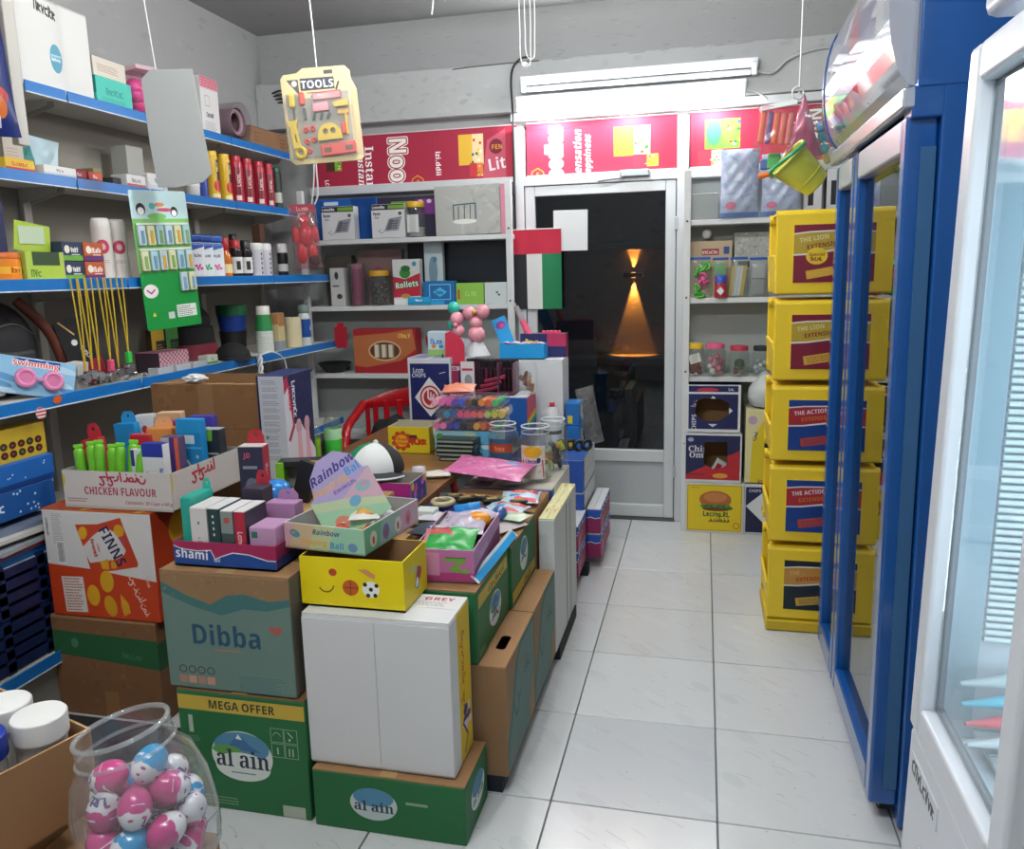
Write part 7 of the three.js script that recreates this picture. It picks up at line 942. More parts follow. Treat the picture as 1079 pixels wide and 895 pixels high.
for (let r = 0; r < 3; r++) {
  const t = thing('marker_pack', ['lowest clear pack of rainbow markers', 'middle clear pack of rainbow markers', 'top clear pack of rainbow markers'][r] + ' on the paint box', 'marker pack', [-0.605 + [0.0, 0.015, 0.0][r], YD + 0.1135 + r * 0.053, 0.86], [0, 0.06, -0.05][r]);
  const cs = [[0xe66aa8, 0xe87ab0, 0x4a3aa0, 0x2a4ab0, 0x302a2c, 0x4a4230, 0xe0a03a, 0xd86a2c, 0xc83a3a, 0x3ab060], [0x555c66, 0x3a8ab0, 0x2a5a9c, 0xd84a7c, 0xe0587c, 0xe05a60, 0xe06a58, 0xb8c86a, 0xc8c83a, 0xd8b44a], [0xf0a8c0, 0xe86ab0, 0xd850a0, 0x5a3aa8, 0x2a4ac0, 0x6a4434, 0x2a2624, 0xe0862a, 0xd85a2a, 0x3ab070]][r];
  cs.forEach((c, i) => { const q = part(t, 'marker', moved(cyl(0.0145, 0.0145, 0.1, 10), 0, 0, 0, Math.PI / 2), M(c, 0.35), [-0.14 + i * 0.0305, 0.022, 0]); part(q, 'marker_cap', moved(cyl(0.0155, 0.0155, 0.035, 10), 0, 0, 0.06, Math.PI / 2), M(c, 0.25)); });
  part(t, 'clear_case', rbox(0.32, 0.046, 0.17, 0.012), glass(), [0, 0.0245, 0.01]);
}
solo('sweet_bag', 'orange and pink gummy bag lying on the top marker pack', 'bag', pouchGeo(0.15, 0.09, 0.03, 0.004, 10, 8, 6), M(0xe08a6c, 0.3), [-0.66, YD + 0.292, 0.86], [-1.35, 0, 0.1]);
{
  const ym = M(0xd3bb18, 0.5), t = tray('lollipop_box', 'yellow box printed Chupa Chups with paper rolls sticking out', [-0.89, YD, 0.845], [0.195, 0.122, 0.13], ym, { inner: M(0xb0a890, 0.7), edge: M(0xcfc49a, 0.6), pz: PM(320, 200, (g, w, h) => { fill(g, '#d6be1a', 0, 0, w, h); for (let i = 0; i < 9; i++) ell(g, '#b5451c', 105 + 62 * Math.cos(i * 0.7), 105 + 58 * Math.sin(i * 0.7), 20, 18); ell(g, '#c8381c', 105, 105, 60, 56); ell(g, '#e0a81c', 105, 105, 50, 46); T(g, 'Chupa', 105, 92, 30, '#b8281c', { it: 'italic' }); T(g, 'Chups', 105, 122, 30, '#b8281c', { it: 'italic' }); fill(g, '#4a2a18', 165, 60, 60, 28); S(g, 4, 240, 105, 60, '#c0301c', { out: '#8a1c10', ow: 5, rot: -0.05 }); }, 0.45), hb: 0.13 });
  const p1 = thing('paper_roll', 'white rolled paper leaning out of the yellow lollipop box', 'paper roll', [-0.86, YD + 0.02, 0.84]); p1.rotation.set(-0.25, 0, -0.75); part(p1, 'roll', moved(cyl(0.024, 0.03, 0.15, 16), 0, 0.11, 0), M(0xd3d5d6, 0.6)); part(p1, 'core', moved(cyl(0.012, 0.012, 0.152, 10), 0, 0.1105, 0), M(0x9a9c9c, 0.7));
}
turned('green_pop_bottle', 'tall slim bottle of green drink with a clear dome top', 'bottle', [-1.175, YD, 1.08], [['bottle', [[0, 0.002], [0.033, 0.002], [0.038, 0.1], [0.036, 0.125]], M(0x4ad852, 0.25)], ['label_band', [[0.0385, 0.098], [0.0385, 0.14], [0.036, 0.144]], M(0xa8dcae, 0.3)], ['dome', [[0.036, 0.14], [0.038, 0.165], [0.03, 0.19], [0.014, 0.2], [0, 0.2]], glass(0xeef4ee)]]);
turned('lime_pop_bottle', 'lime bottle with a red end standing by the toy microphone box', 'bottle', [-1.215, YD, 1.18], [['bottle', [[0, 0.002], [0.026, 0.002], [0.028, 0.12]], M(0x8ac83a, 0.3)], ['dome', [[0.028, 0.12], [0.03, 0.15], [0.018, 0.175], [0, 0.177]], glass()]]);
turned('red_pop_bottle', 'small red bottle right of the lime bottle', 'bottle', [-1.19, YD, 1.0], [['bottle', [[0, 0.002], [0.022, 0.002], [0.024, 0.08], [0.012, 0.1]], M(0xc03a24, 0.3)], ['cap', [[0.013, 0.1], [0.013, 0.12], [0, 0.12]], M(0x2a2a2a, 0.4)]]);
const micArt = PM(300, 560, (g, w, h) => { fill(g, '#cfd0d8', 0, 0, w, h); fill(g, '#141f4a', 0, 0, w, 250); poly(g, '#141f4a', [[150, 250], [300, 250], [300, 420]]); speckle(g, w, 240, 200, ['#c8d4e8', '#6a86c0', '#3a5090'], 1, 4); poly(g, '#a82448', [[0, 20], [40, 0], [90, 260], [30, 330], [0, 300]]); poly(g, '#cfd0d8', [[0, 330], [70, 250], [40, 60], [0, 90]]); S(g, 8, 100, 130, 44, '#e6e8ee', { rot: 1.57 }); S(g, 7, 56, 120, 34, '#d83a5a', { rot: 1.57 }); for (const x of [110, 200]) { poly(g, '#d8a0b0', [[x, 300], [x + 40, 290], [x + 50, 520], [x - 8, 520]]); ell(g, '#cfa0ae', x + 20, 270, 30, 40); for (let i = 0; i < 5; i++) line(g, '#b0808e', 3, [[x - 8, 250 + i * 10], [x + 48, 250 + i * 10]]); } }, 0.4);
pbox('microphone_box', 'tall navy box with pink toy microphones printed on it', [-1.185, YD, 1.44], [0.11, 0.435, 0.245], M(0x18224a, 0.45), { px: micArt, pz: PM(180, 560, (g, w, h) => { fill(g, '#c3c5cd', 0, 0, w, h); fill(g, '#141f4a', 0, 0, 14, h); for (let i = 0; i < 12; i++) { smallText(g, 34, 20 + i * 34, 110, 3, '#7a7e8a', 8, 3); } ell(g, '#3a8a5a', 50, 300, 9, 9); for (let i = 0; i < 2; i++) { ell(g, '#3a5aa8', 110, 440 + i * 60, 16, 12); line(g, '#556', 4, [[110, 450 + i * 60], [95, 480 + i * 60]]); } }, 0.45), py: PM(110, 245, (g, w, h) => { fill(g, '#1b2a5c', 0, 0, w, h); speckle(g, w, h, 60, ['#8aa0d0', '#3a5090'], 1, 4); }), ry: 0.06 });
{
  const t = thing('green_light_box', 'black and lime box with an empty window near the rainbow tray', 'box', [-1.05, YD, 1.6], 0.3);
  part(t, 'frame', extr(rrect(0.17, 0.13, 0.008), 0.07, 0, [rrect(0.12, 0.09, 0.004)]), M(0x22262a, 0.45), [0, 0.0655, -0.035]); part(t, 'green_side', rbox(0.03, 0.128, 0.076, 0.004), M(0x7cc02a, 0.4), [-0.072, 0.0655, 0]); part(t, 'green_base', rbox(0.17, 0.018, 0.082, 0.004), M(0x6ab82a, 0.4), [0, 0.01, 0]); part(t, 'yellow_tab', box(0.04, 0.03, 0.003), M(0xc8b04a, 0.5), [0.06, 0.118, 0.037]); part(t, 'back', box(0.14, 0.11, 0.004), M(0x7e8280, 0.5), [0, 0.0655, -0.033]);
}
// cap in a purple box
{
  const t = tray('purple_toy_box', 'purple and magenta open toy box holding the cap', [-0.68, YD, 1.635], [0.2, 0.085, 0.16], M(0x4a2f8c, 0.45), { inner: M(0x9a948a, 0.75), pz: PM(200, 90, (g, w, h) => { fill(g, '#b02a86', 0, 0, w, h); fill(g, '#8a2a9c', 0, 50, w, 40); }), px: PM(160, 90, (g, w, h) => { fill(g, '#3a3f8c', 0, 0, w, h); for (let i = 0; i < 9; i++) ell(g, ['#c84a9c', '#5ab0d0', '#d8b83a', '#7a4aa8'][i % 4], rnd(10, 150), rnd(10, 80), 14, 16); }) });
  const c = thing('baseball_cap', 'baseball cap with green, white and black panels on the purple box', 'cap', [-0.775, 0.756, 1.56], 0.3); c.rotation.x = -0.04; c.rotation.z = -0.06;
  const dome = (a, b) => { const g = new THREE.SphereGeometry(0.108, 14, 12, a, b, 0, Math.PI / 2); g.scale(1, 0.9, 1.08); return g; };
  part(c, 'white_panel', dome(0.75, 1.6), M(0xd6d8d8, 0.7)); part(c, 'green_panel', dome(-0.6 - 0.75, 2.1), M(0x12835c, 0.7)); part(c, 'black_panel', dome(2.35, 2.59), M(0x17191c, 0.75)); part(c, 'button', sph(0.01, 8, 6), M(0xd6d8d8, 0.6), [0, 0.098, 0]);
  const vs = new THREE.CylinderGeometry(0.135, 0.14, 0.006, 24, 1, false, -1.1, 2.2); part(c, 'visor', vs, M(0x1d2326, 0.7), [0, 0.006, 0.055], [0.06, 0, 0]); part(c, 'visor_piping', moved(new THREE.TorusGeometry(0.138, 0.004, 6, 24, 2.0), 0, 0, 0, Math.PI / 2, 0, 0), M(0xd0d3d3, 0.6), [0, 0.007, 0.055], [0.06, -0.57, 0]);
}
{
  const t = turned('pen_pot', 'small clear lidded pot with blue and purple contents on the desk', 'pot', [-0.635, YD, 1.48], [['contents', [[0, 0.004], [0.026, 0.004], [0.027, 0.055], [0, 0.055]], M(0x3a4a9c, 0.35)], ['pot', [[0.03, 0.002], [0.031, 0.08], [0.029, 0.09]], film()], ['lid_piece', [[0.027, 0.058], [0.024, 0.085], [0, 0.088]], M(0xc9c0c8, 0.3)]]);
}
solo('wipes_packet', 'flat white soft packet on the desk beside the pot', 'packet', pouchGeo(0.12, 0.075, 0.02, 0.002), M(0xcfc9be, 0.4), [-0.63 + 0.0, YD + 0.0125, 1.3], [-Math.PI / 2, 0, 0.3]);
solo('white_spoon', 'small white plastic scoop lying on the desk', 'scoop', join(moved(sph(0.028, 12, 8), 0, 0, 0), moved(rbox(0.07, 0.012, 0.018, 0.005), -0.06, 0, 0)), M(0xd3d3cf, 0.4), [-0.93, YD + 0.026, 1.02], [0, 0.3, 0]);
// jars on the blue and white cartons
const candyJar = (label, x, z, r, h, cols, labelHex, y = 0.604) => {
  const t = thing('candy_jar', label, 'jar', [x, y, z]);
  for (let i = 0; i < 14; i++) part(t, 'candy', pouchGeo(0.045, 0.05, 0.018, 0.003, 5, 5, i), M(cols[i % cols.length], 0.3), [rnd(-0.5, 0.5) * r, 0.02 + i * 0.0065, rnd(-0.5, 0.5) * r], [rnd(0, 1.5), rnd(0, 3), rnd(0, 3)]);
  part(t, 'glass', lathe([[0, 0.002], [r * 0.92, 0.002], [r, 0.012], [r, h * 0.78], [r * 0.84, h * 0.87], [r * 0.86, h * 0.89], [r * 0.84, h * 0.91], [r * 0.86, h * 0.97], [r * 0.83, h]]), glass(0xf4f8f8)); part(t, 'rim', moved(new THREE.TorusGeometry(r * 0.84, 0.003, 6, 28), 0, h, 0, Math.PI / 2), M(0xd5dcdf, 0.15)); part(t, 'collar', moved(new THREE.TorusGeometry(r * 0.85, 0.002, 6, 28), 0, h * 0.89, 0, Math.PI / 2), M(0xc3ccd0, 0.15));
  if (labelHex) part(t, 'label', new THREE.CylinderGeometry(r + 0.001, r + 0.001, h * labelHex[1], 20, 1, true, -0.8, 1.6), labelHex[0], [0, h * labelHex[2], 0]); return t;
};
candyJar('open clear candy jar with a red blue label left of the other jars', -0.43, 0.99, 0.066, 0.22, [0x3a3c44, 0xb0406a, 0x5a6a4a, 0x8a5a7a], [PM(160, 100, (g, w, h) => { fill(g, '#2f5a78', 0, 0, w, h); fill(g, '#a8442c', 0, 20, w, 40); S(g, 5, 80, 42, 26, '#d98a5c'); }, 0.4), 0.45, 0.52]);
candyJar('open clear candy jar with a yellow white picture label', -0.275, 1.06, 0.068, 0.225, [0xb8b4a8, 0xc9a878, 0xb05a6a, 0xd8d0b8], [PM(160, 180, (g, w, h) => { fill(g, '#d8cfc8', 0, 0, w, h); ell(g, '#dca820', 80, 34, 60, 32); S(g, 6, 80, 84, 26, '#5a3a7c'); line(g, '#b02a5c', 8, [[18, 80], [14, 170]]); line(g, '#b02a5c', 8, [[142, 80], [148, 170]]); ell(g, '#3a3060', 118, 78, 12, 14); speckle(g, w, h, 20, ['#c98a6c', '#8a9a5a'], 4, 10); }, 0.4), 0.62, 0.38]);
candyJar('open clear jar of colourful sweets nearest the aisle', -0.235, 0.87, 0.062, 0.22, [0xc8d83a, 0x26282c, 0xb03030, 0xe07a3c], null);
// ---------- bags and toys on the aisle cartons ----------
const YA = 0.604;
const pinkBag = PM(256, 256, (g, w, h) => { fill(g, '#c96a9c', 0, 0, w, h); for (let i = 0; i < 160; i++) { g.globalAlpha = 0.6; ell(g, ['#e0a4c4', '#a83a78', '#d9c0d0', '#b58ab0'][i % 4], rnd(0, w), rnd(0, h), rnd(2, 9), rnd(2, 7), rnd(0, 3)); } g.globalAlpha = 1; ell(g, '#5a9ac8', 190, 70, 26, 16); }, 0.3);
solo('pink_toy_bag', 'large pink glittery flat bag lying across the counter edge', 'bag', pouchGeo(0.34, 0.2, 0.03, 0.004, 16, 12, 4), pinkBag, [-0.435, YD + 0.02, 1.2], [-Math.PI / 2 + 0.12, 0.05, -0.15]);
const candyPk = PM(160, 120, (g, w, h) => { fill(g, '#a9c4d2', 0, 0, w, h); fill(g, '#c8384c', 40, 10, 110, 40); S(g, 5, 95, 30, 28, '#e8c08a'); ell(g, '#3a7fc0', 60, 74, 22, 10); fill(g, '#d85a6c', 60, 92, 90, 24); }, 0.3);
solo('gummy_packet', 'blue and red gummy packet at the aisle edge, upper one', 'packet', pouchGeo(0.15, 0.12, 0.03, 0.003, 10, 8, 2), candyPk, [-0.265, YA + 0.018, 1.4], [-Math.PI / 2 + 0.1, 0, 0.1]);
solo('gummy_packet', 'blue and red gummy packet at the aisle edge, lower one', 'packet', pouchGeo(0.16, 0.11, 0.03, 0.003, 10, 8, 5), candyPk, [-0.29, YA + 0.012, 1.53], [-Math.PI / 2, 0, -0.2]);
for (let i = 0; i < 6; i++) { const t = thing('toy_watch', ['black and gold toy pack leftmost on the counter', 'second black and gold toy pack from the left', 'black and gold toy pack in the middle of the row', 'black and gold toy pack right of the middle', 'green wrapped toy pack behind the gold ones', 'rightmost black and gold toy pack'][i], 'toy pack', [-0.52 + i * 0.052, YA, 1.42 + (i % 2) * 0.03], 0.3 + rnd(-0.4, 0.4)); part(t, 'case', rbox(0.07, 0.022, 0.03, 0.006), M(i === 4 ? 0x1f6a44 : 0x1b1c1c, 0.3), [0, 0.012, 0]); part(t, 'gold_plate', rbox(0.04, 0.004, 0.02, 0.001), M(0xb09a5c, 0.3, { metalness: 0.5 }), [0, 0.0245, 0]); }
{
  const t = thing('pencil_tin', 'long dark blue pencil case lying on the counter', 'pencil case', [-0.45, YA, 1.61], -0.08); part(t, 'case', rbox(0.22, 0.04, 0.05, 0.012), M(0x1d2c7c, 0.3), [0, 0.021, 0]); part(t, 'lid_line', box(0.222, 0.003, 0.052), M(0x0f1740, 0.4), [0, 0.028, 0]);
  const r = thing('tape_roll', 'clear tape roll with a yellow core on the pencil case end', 'tape roll', [-0.5, YA + 0.043, 1.61]); part(r, 'tape', moved(new THREE.TorusGeometry(0.036, 0.01, 10, 26), 0, 0.008, 0, Math.PI / 2), M(0xb5a882, 0.25)); part(r, 'core', new THREE.CylinderGeometry(0.028, 0.028, 0.016, 22, 1, true), M(0x8a8c7c, 0.5, { side: THREE.DoubleSide }), [0, 0.008, 0]);
}
pbox('white_green_box', 'small white and green box left of the pencil case', [-0.53 + 0.0, YA, 1.7], [0.07, 0.05, 0.06], M(0xc9d2cc, 0.5), { pz: medBox('#d0d8d2', '#3aa85a', 'mint', '#3aa85a') });
solo('navy_pouch', 'dark slate blue folded cloth pouch on the counter', 'pouch', pouchGeo(0.16, 0.11, 0.035, 0.003, 10, 8, 7), M(0x35414e, 0.7), [-0.455, YA + 0.02, 1.83], [-Math.PI / 2, 0, -0.15]);
solo('blue_ball_wrap', 'small blue and white wrapped ball by the gold toys', 'ball', new THREE.IcosahedronGeometry(0.028, 1), PM(64, 64, (g, w, h) => { fill(g, '#3a5f9c', 0, 0, w, h); speckle(g, w, h, 30, ['#d8dce4', '#b03a4a', '#1f3a70'], 3, 8); }, 0.3), [-0.285, YA + 0.028, 1.64]);
for (let i = 0; i < 3; i++) solo('paper_leaf', ['pale printed leaflet under the gold toys', 'white printed leaflet by the cyan board', 'grey printed leaflet near the tall white carton'][i], 'leaflet', box(0.15, 0.0012, 0.1), PM(100, 70, (g, w, h) => { fill(g, ['#c9cfb8', '#d3d3d6', '#b9b2b2'][i], 0, 0, w, h); speckle(g, w, h, 30, ['#a8a0a0', '#c88a8a', '#e0e0dc'], 2, 8); }), [-0.3 + i * 0.02, YA - 0.0025 + 0.0016 * i, 1.58 + i * 0.06], [0, i * 0.5, 0]);
// small toys scattered in the heap
for (let i = 0; i < 26; i++) {
  const x = -0.5 + (i % 7) * 0.036 + rnd(-0.01, 0.01), z = 1.67 + Math.floor(i / 7) * 0.036 + rnd(-0.008, 0.008), c = [0x2f7fc0, 0xd8d6da, 0xc04a6a, 0x3aa060, 0xd8b83a, 0x9a7ab0, 0x24366c, 0xd9dbe0][i % 8];
  const g = [rbox(0.04, 0.014, 0.016, 0.004), new THREE.TorusGeometry(0.012, 0.005, 6, 14), rbox(0.026, 0.016, 0.022, 0.006), moved(cyl(0.006, 0.006, 0.06, 8), 0, 0, 0, 0, 0, Math.PI / 2)][i % 4];
  solo('small_toy', ['blue', 'white', 'rose', 'green', 'yellow', 'lilac', 'navy', 'pale'][i % 8] + ' toy ' + ['brick', 'ring', 'cube', 'stick'][i % 4] + ' in heap row ' + ['one', 'two', 'three', 'four'][Math.floor(i / 7)] + ' from the desk, ' + ['first', 'second', 'third', 'fourth', 'fifth', 'sixth', 'seventh'][i % 7] + ' from the left', 'toy', g, M(c, 0.3), [x, YA + 0.012, z], [i % 4 === 1 ? 1.5 : 0, rnd(0, 3), 0], 'small toys in the counter heap');
}
for (let i = 0; i < 5; i++) solo('flat_packet', ['pale printed packet at the left of the toy heap', 'white and blue packet in the toy heap', 'lilac packet between the jars and the pink bag', 'clear white packet before the candy jars', 'pale green packet on the aisle carton edge'][i], 'packet', pouchGeo(0.11, 0.085, 0.018, 0.003, 8, 7, i + 3), M([0xc9c4cc, 0xb5cbe0, 0xb9a0c0, 0xcfd3d6, 0xb9ccb0][i], 0.25), [[-0.5, -0.36, -0.47, -0.36, -0.24][i], YA + [0.03, 0.032, 0.012, 0.012, 0.012][i], [1.72, 1.75, 1.12, 1.16, 1.62][i]], [-Math.PI / 2, 0, i * 0.7]);
// purple tray with toys
{
  const pm = M(0x9a3a78, 0.5); const t = tray('purple_tray', 'lilac and purple open tray full of toy bags on the green carton', [-0.315, YA - 0.003, 2.02], [0.18, 0.095, 0.36], pm, { ry: 0.05, inner: M(0x8c7a68, 0.8), edge: M(0xb58ab0, 0.6), px: PM(360, 100, (g, w, h) => { fill(g, '#b98ab8', 0, 0, w, h); poly(g, '#7c2a6a', [[0, 100], [0, 60], [360, 40], [360, 100]]); S(g, 8, 130, 40, 26, '#d0a8cc', { it: 'italic' }); }), pz: PM(180, 100, (g, w, h) => { fill(g, '#b06a9a', 0, 0, w, h); fill(g, '#a83a7c', 0, 70, w, 30); line(g, '#6aa03a', 12, [[100, 30], [150, 30], [115, 60], [160, 66]]); line(g, '#2f5a24', 3, [[100, 24], [156, 24]]); fill(g, '#c98ab0', 30, 10, 50, 70); }) });
}
solo('green_gummy_bag', 'green and red gummy bag on top of the purple tray', 'bag', pouchGeo(0.165, 0.13, 0.04, 0.004, 12, 10, 3), PM(200, 160, (g, w, h) => { fill(g, '#2fa048', 0, 0, w, h); speckle(g, w, h, 60, ['#48b860', '#1f7f38'], 3, 10); poly(g, '#b8404c', [[0, 20], [90, 40], [110, 20], [60, 0], [0, 0]]); poly(g, '#c85a5c', [[0, 60], [120, 80], [100, 40], [0, 30]]); fill(g, '#d88a94', 0, 0, 26, h); }, 0.3), [-0.315, YA + 0.087, 2.11], [-Math.PI / 2 + 0.25, 0, 0.1]);
for (let i = 0; i < 4; i++) solo('silver_toy_bag', ['silver lilac printed toy bag in the tray, nearest', 'silver lilac printed toy bag in the tray, second', 'silver lilac printed toy bag leaning on the tray wall', 'silver lilac printed toy bag at the tray back'][i], 'bag', pouchGeo(0.13, 0.1, 0.03, 0.005, 10, 8, i + 2), i % 2 ? M(0xb5a9bc, 0.25) : PM(120, 90, (g, w, h) => { fill(g, '#b8b0c0', 0, 0, w, h); speckle(g, w, h, 60, ['#e0dce4', '#6a4a7c', '#8a86a0', '#5a8ab0'], 2, 7); }, 0.25), [-0.345 + (i % 2) * 0.035, YA + 0.075 + (i % 2) * 0.012, 2.0 - i * 0.045], [-Math.PI / 2 + 0.3, 0, 0.3 - i * 0.25]);
solo('orange_egg', 'shiny orange toy egg in the purple tray', 'egg', (() => { const g = sph(0.034, 16, 12); g.scale(1.4, 0.9, 1); return g; })(), M(0xe0922c, 0.25), [-0.285, YA + 0.087, 1.92], [0, 0, 0.2]);
solo('blue_packet', 'bright blue packet standing at the back of the purple tray', 'packet', pouchGeo(0.09, 0.07, 0.02, 0.002), M(0x1a86d0, 0.35), [-0.33, YA + 0.09, 1.86], [-0.3, 0.1, 0.2]);
{
  const t = thing('cyan_board', 'long cyan and white board strip leaning along the carton edge', 'board', [-0.208, YA + 0.009, 1.99]); t.rotation.set(0, -0.03, -0.75);
  part(t, 'board', rbox(0.032, 0.004, 0.42, 0.001), M(0xc9ced2, 0.5)); part(t, 'cyan_face', rbox(0.022, 0.002, 0.4, 0.0005), M(0x1a9ad8, 0.4), [0.004, 0.003, 0]);
}
// rainbow tray and its header
{
  const base = [-0.548, 0.7425, 2.24], art = (w, h, f) => PM(w, h, (g) => { const gr = ['#c9a0a8', '#c8b08c', '#b8c494', '#94c4a4']; gr.forEach((c, i) => poly(g, c, [[w * (i / 4 - 0.1), 0], [w * ((i + 1) / 4 + 0.1), 0], [w * ((i + 1) / 4), h], [w * (i / 4 - 0.2), h]])); f(g, w, h); }, 0.5);
  const t = tray('rainbow_tray', 'pastel tray printed Rainbow Popping Ball with sweets inside', base, [0.245, 0.07, 0.3], M(0xb9c4a8, 0.5), { ry: -0.13, inner: M(0x9fa09c, 0.7), edge: M(0xc6c6c0, 0.6), pz: art(512, 150, (g) => { T(g, 'Rainbow', 270, 40, 42, '#33307c', { w: 'bold', it: 'italic' }); T(g, 'Popping', 190, 100, 44, '#d8a04a', { it: 'italic' }); T(g, 'Ball', 340, 110, 50, '#3a7fc0'); ell(g, '#4a90a8', 70, 60, 34, 22, 0.3); ell(g, '#d88a4a', 60, 56, 12, 8); ell(g, '#6a8fb4', 440, 110, 30, 26); }), px: PM(400, 110, (g, w, h) => { poly(g, '#6fb088', [[0, 0], [120, 0], [100, 110], [0, 110]]); poly(g, '#9ab4ae', [[120, 0], [260, 0], [240, 110], [100, 110]]); poly(g, '#c3a4bc', [[260, 0], [400, 0], [400, 110], [240, 110]]); for (const [x, c] of [[60, '#d8cfc0'], [150, '#7a6fae'], [240, '#d8d4d0'], [320, '#c87a9c']]) { ell(g, c, x, 60, 24, 34); ell(g, '#b0524a', x, 66, 8, 18); } }) });
  part(t, 'header_card', uvBox(extr([[-0.1, 0], [0.1, 0], [0.1, 0.14], [0.085, 0.145], [0.07, 0.2], [0.03, 0.235], [-0.03, 0.235], [-0.07, 0.2], [-0.085, 0.145], [-0.1, 0.14]], 0.003)), PM(400, 470, (g, w, h) => { fill(g, '#a99cc8', 0, 0, w, h); poly(g, '#9cc8a4', [[0, 190], [0, 470], [400, 470], [400, 380]]); poly(g, '#c9a6b4', [[180, 270], [400, 190], [400, 400]]); poly(g, '#b8c8a0', [[0, 200], [180, 270], [400, 390], [400, 430], [0, 250]]); T(g, 'Rainbow', 200, 90, 74, '#2f2a78', { it: 'italic', rot: -0.03 }); T(g, 'Popping', 150, 165, 62, '#d8a860', { it: 'italic' }); T(g, 'Ball', 320, 150, 66, '#3a8fd0', {}); S(g, 9, 230, 215, 32, '#8a5aa0'); ell(g, '#d8866c', 120, 380, 46, 34, 0.4); ell(g, '#6aa0c0', 240, 320, 36, 30); ell(g, '#8ab0b4', 320, 270, 46, 32, 0.3); ell(g, '#c88ab0', 330, 265, 20, 14); }, 0.45), [0.045, 0.032, 0.03], [-0.35, 0.1, 0.66]);
  for (let i = 0; i < 14; i++) { const a = rnd(-0.085, 0.1), b = rnd(-0.1, 0.12); solo('wrapped_sweet', 'shiny ' + ['white', 'orange red', 'gold', 'silver', 'dark red', 'olive'][i % 6] + ' wrapped sweet lying in the rainbow tray', 'sweet', pouchGeo(0.055, 0.045, 0.018, 0.004, 6, 6, i), M([0xd9d6d2, 0xc8503a, 0xd8b060, 0xcfd0d4, 0xb03a3a, 0xa8b85a][i % 6], 0.22), [base[0] + a, base[1] + 0.018 + (i % 4) * 0.011, base[2] + b], [-1.4 + rnd(-0.3, 0.3), 0, rnd(0, 3)], 'sweets in the rainbow tray'); }
  const ic = thing('fried_egg_sweet', 'white and yellow snack packet on top of the sweets', 'sweet', [base[0] + 0.045, base[1] + 0.066, base[2] + 0.02]); part(ic, 'packet', pouchGeo(0.09, 0.055, 0.02, 0.003, 8, 6, 3), M(0xd8d4cc, 0.3), [0, 0, 0], [-1.3, 0, 0.2]); part(ic, 'print', pouchGeo(0.05, 0.03, 0.012, 0.002, 6, 4, 3), M(0xd8a04c, 0.35), [0, 0.009, 0.002], [-1.3, 0, 0.2]);
}
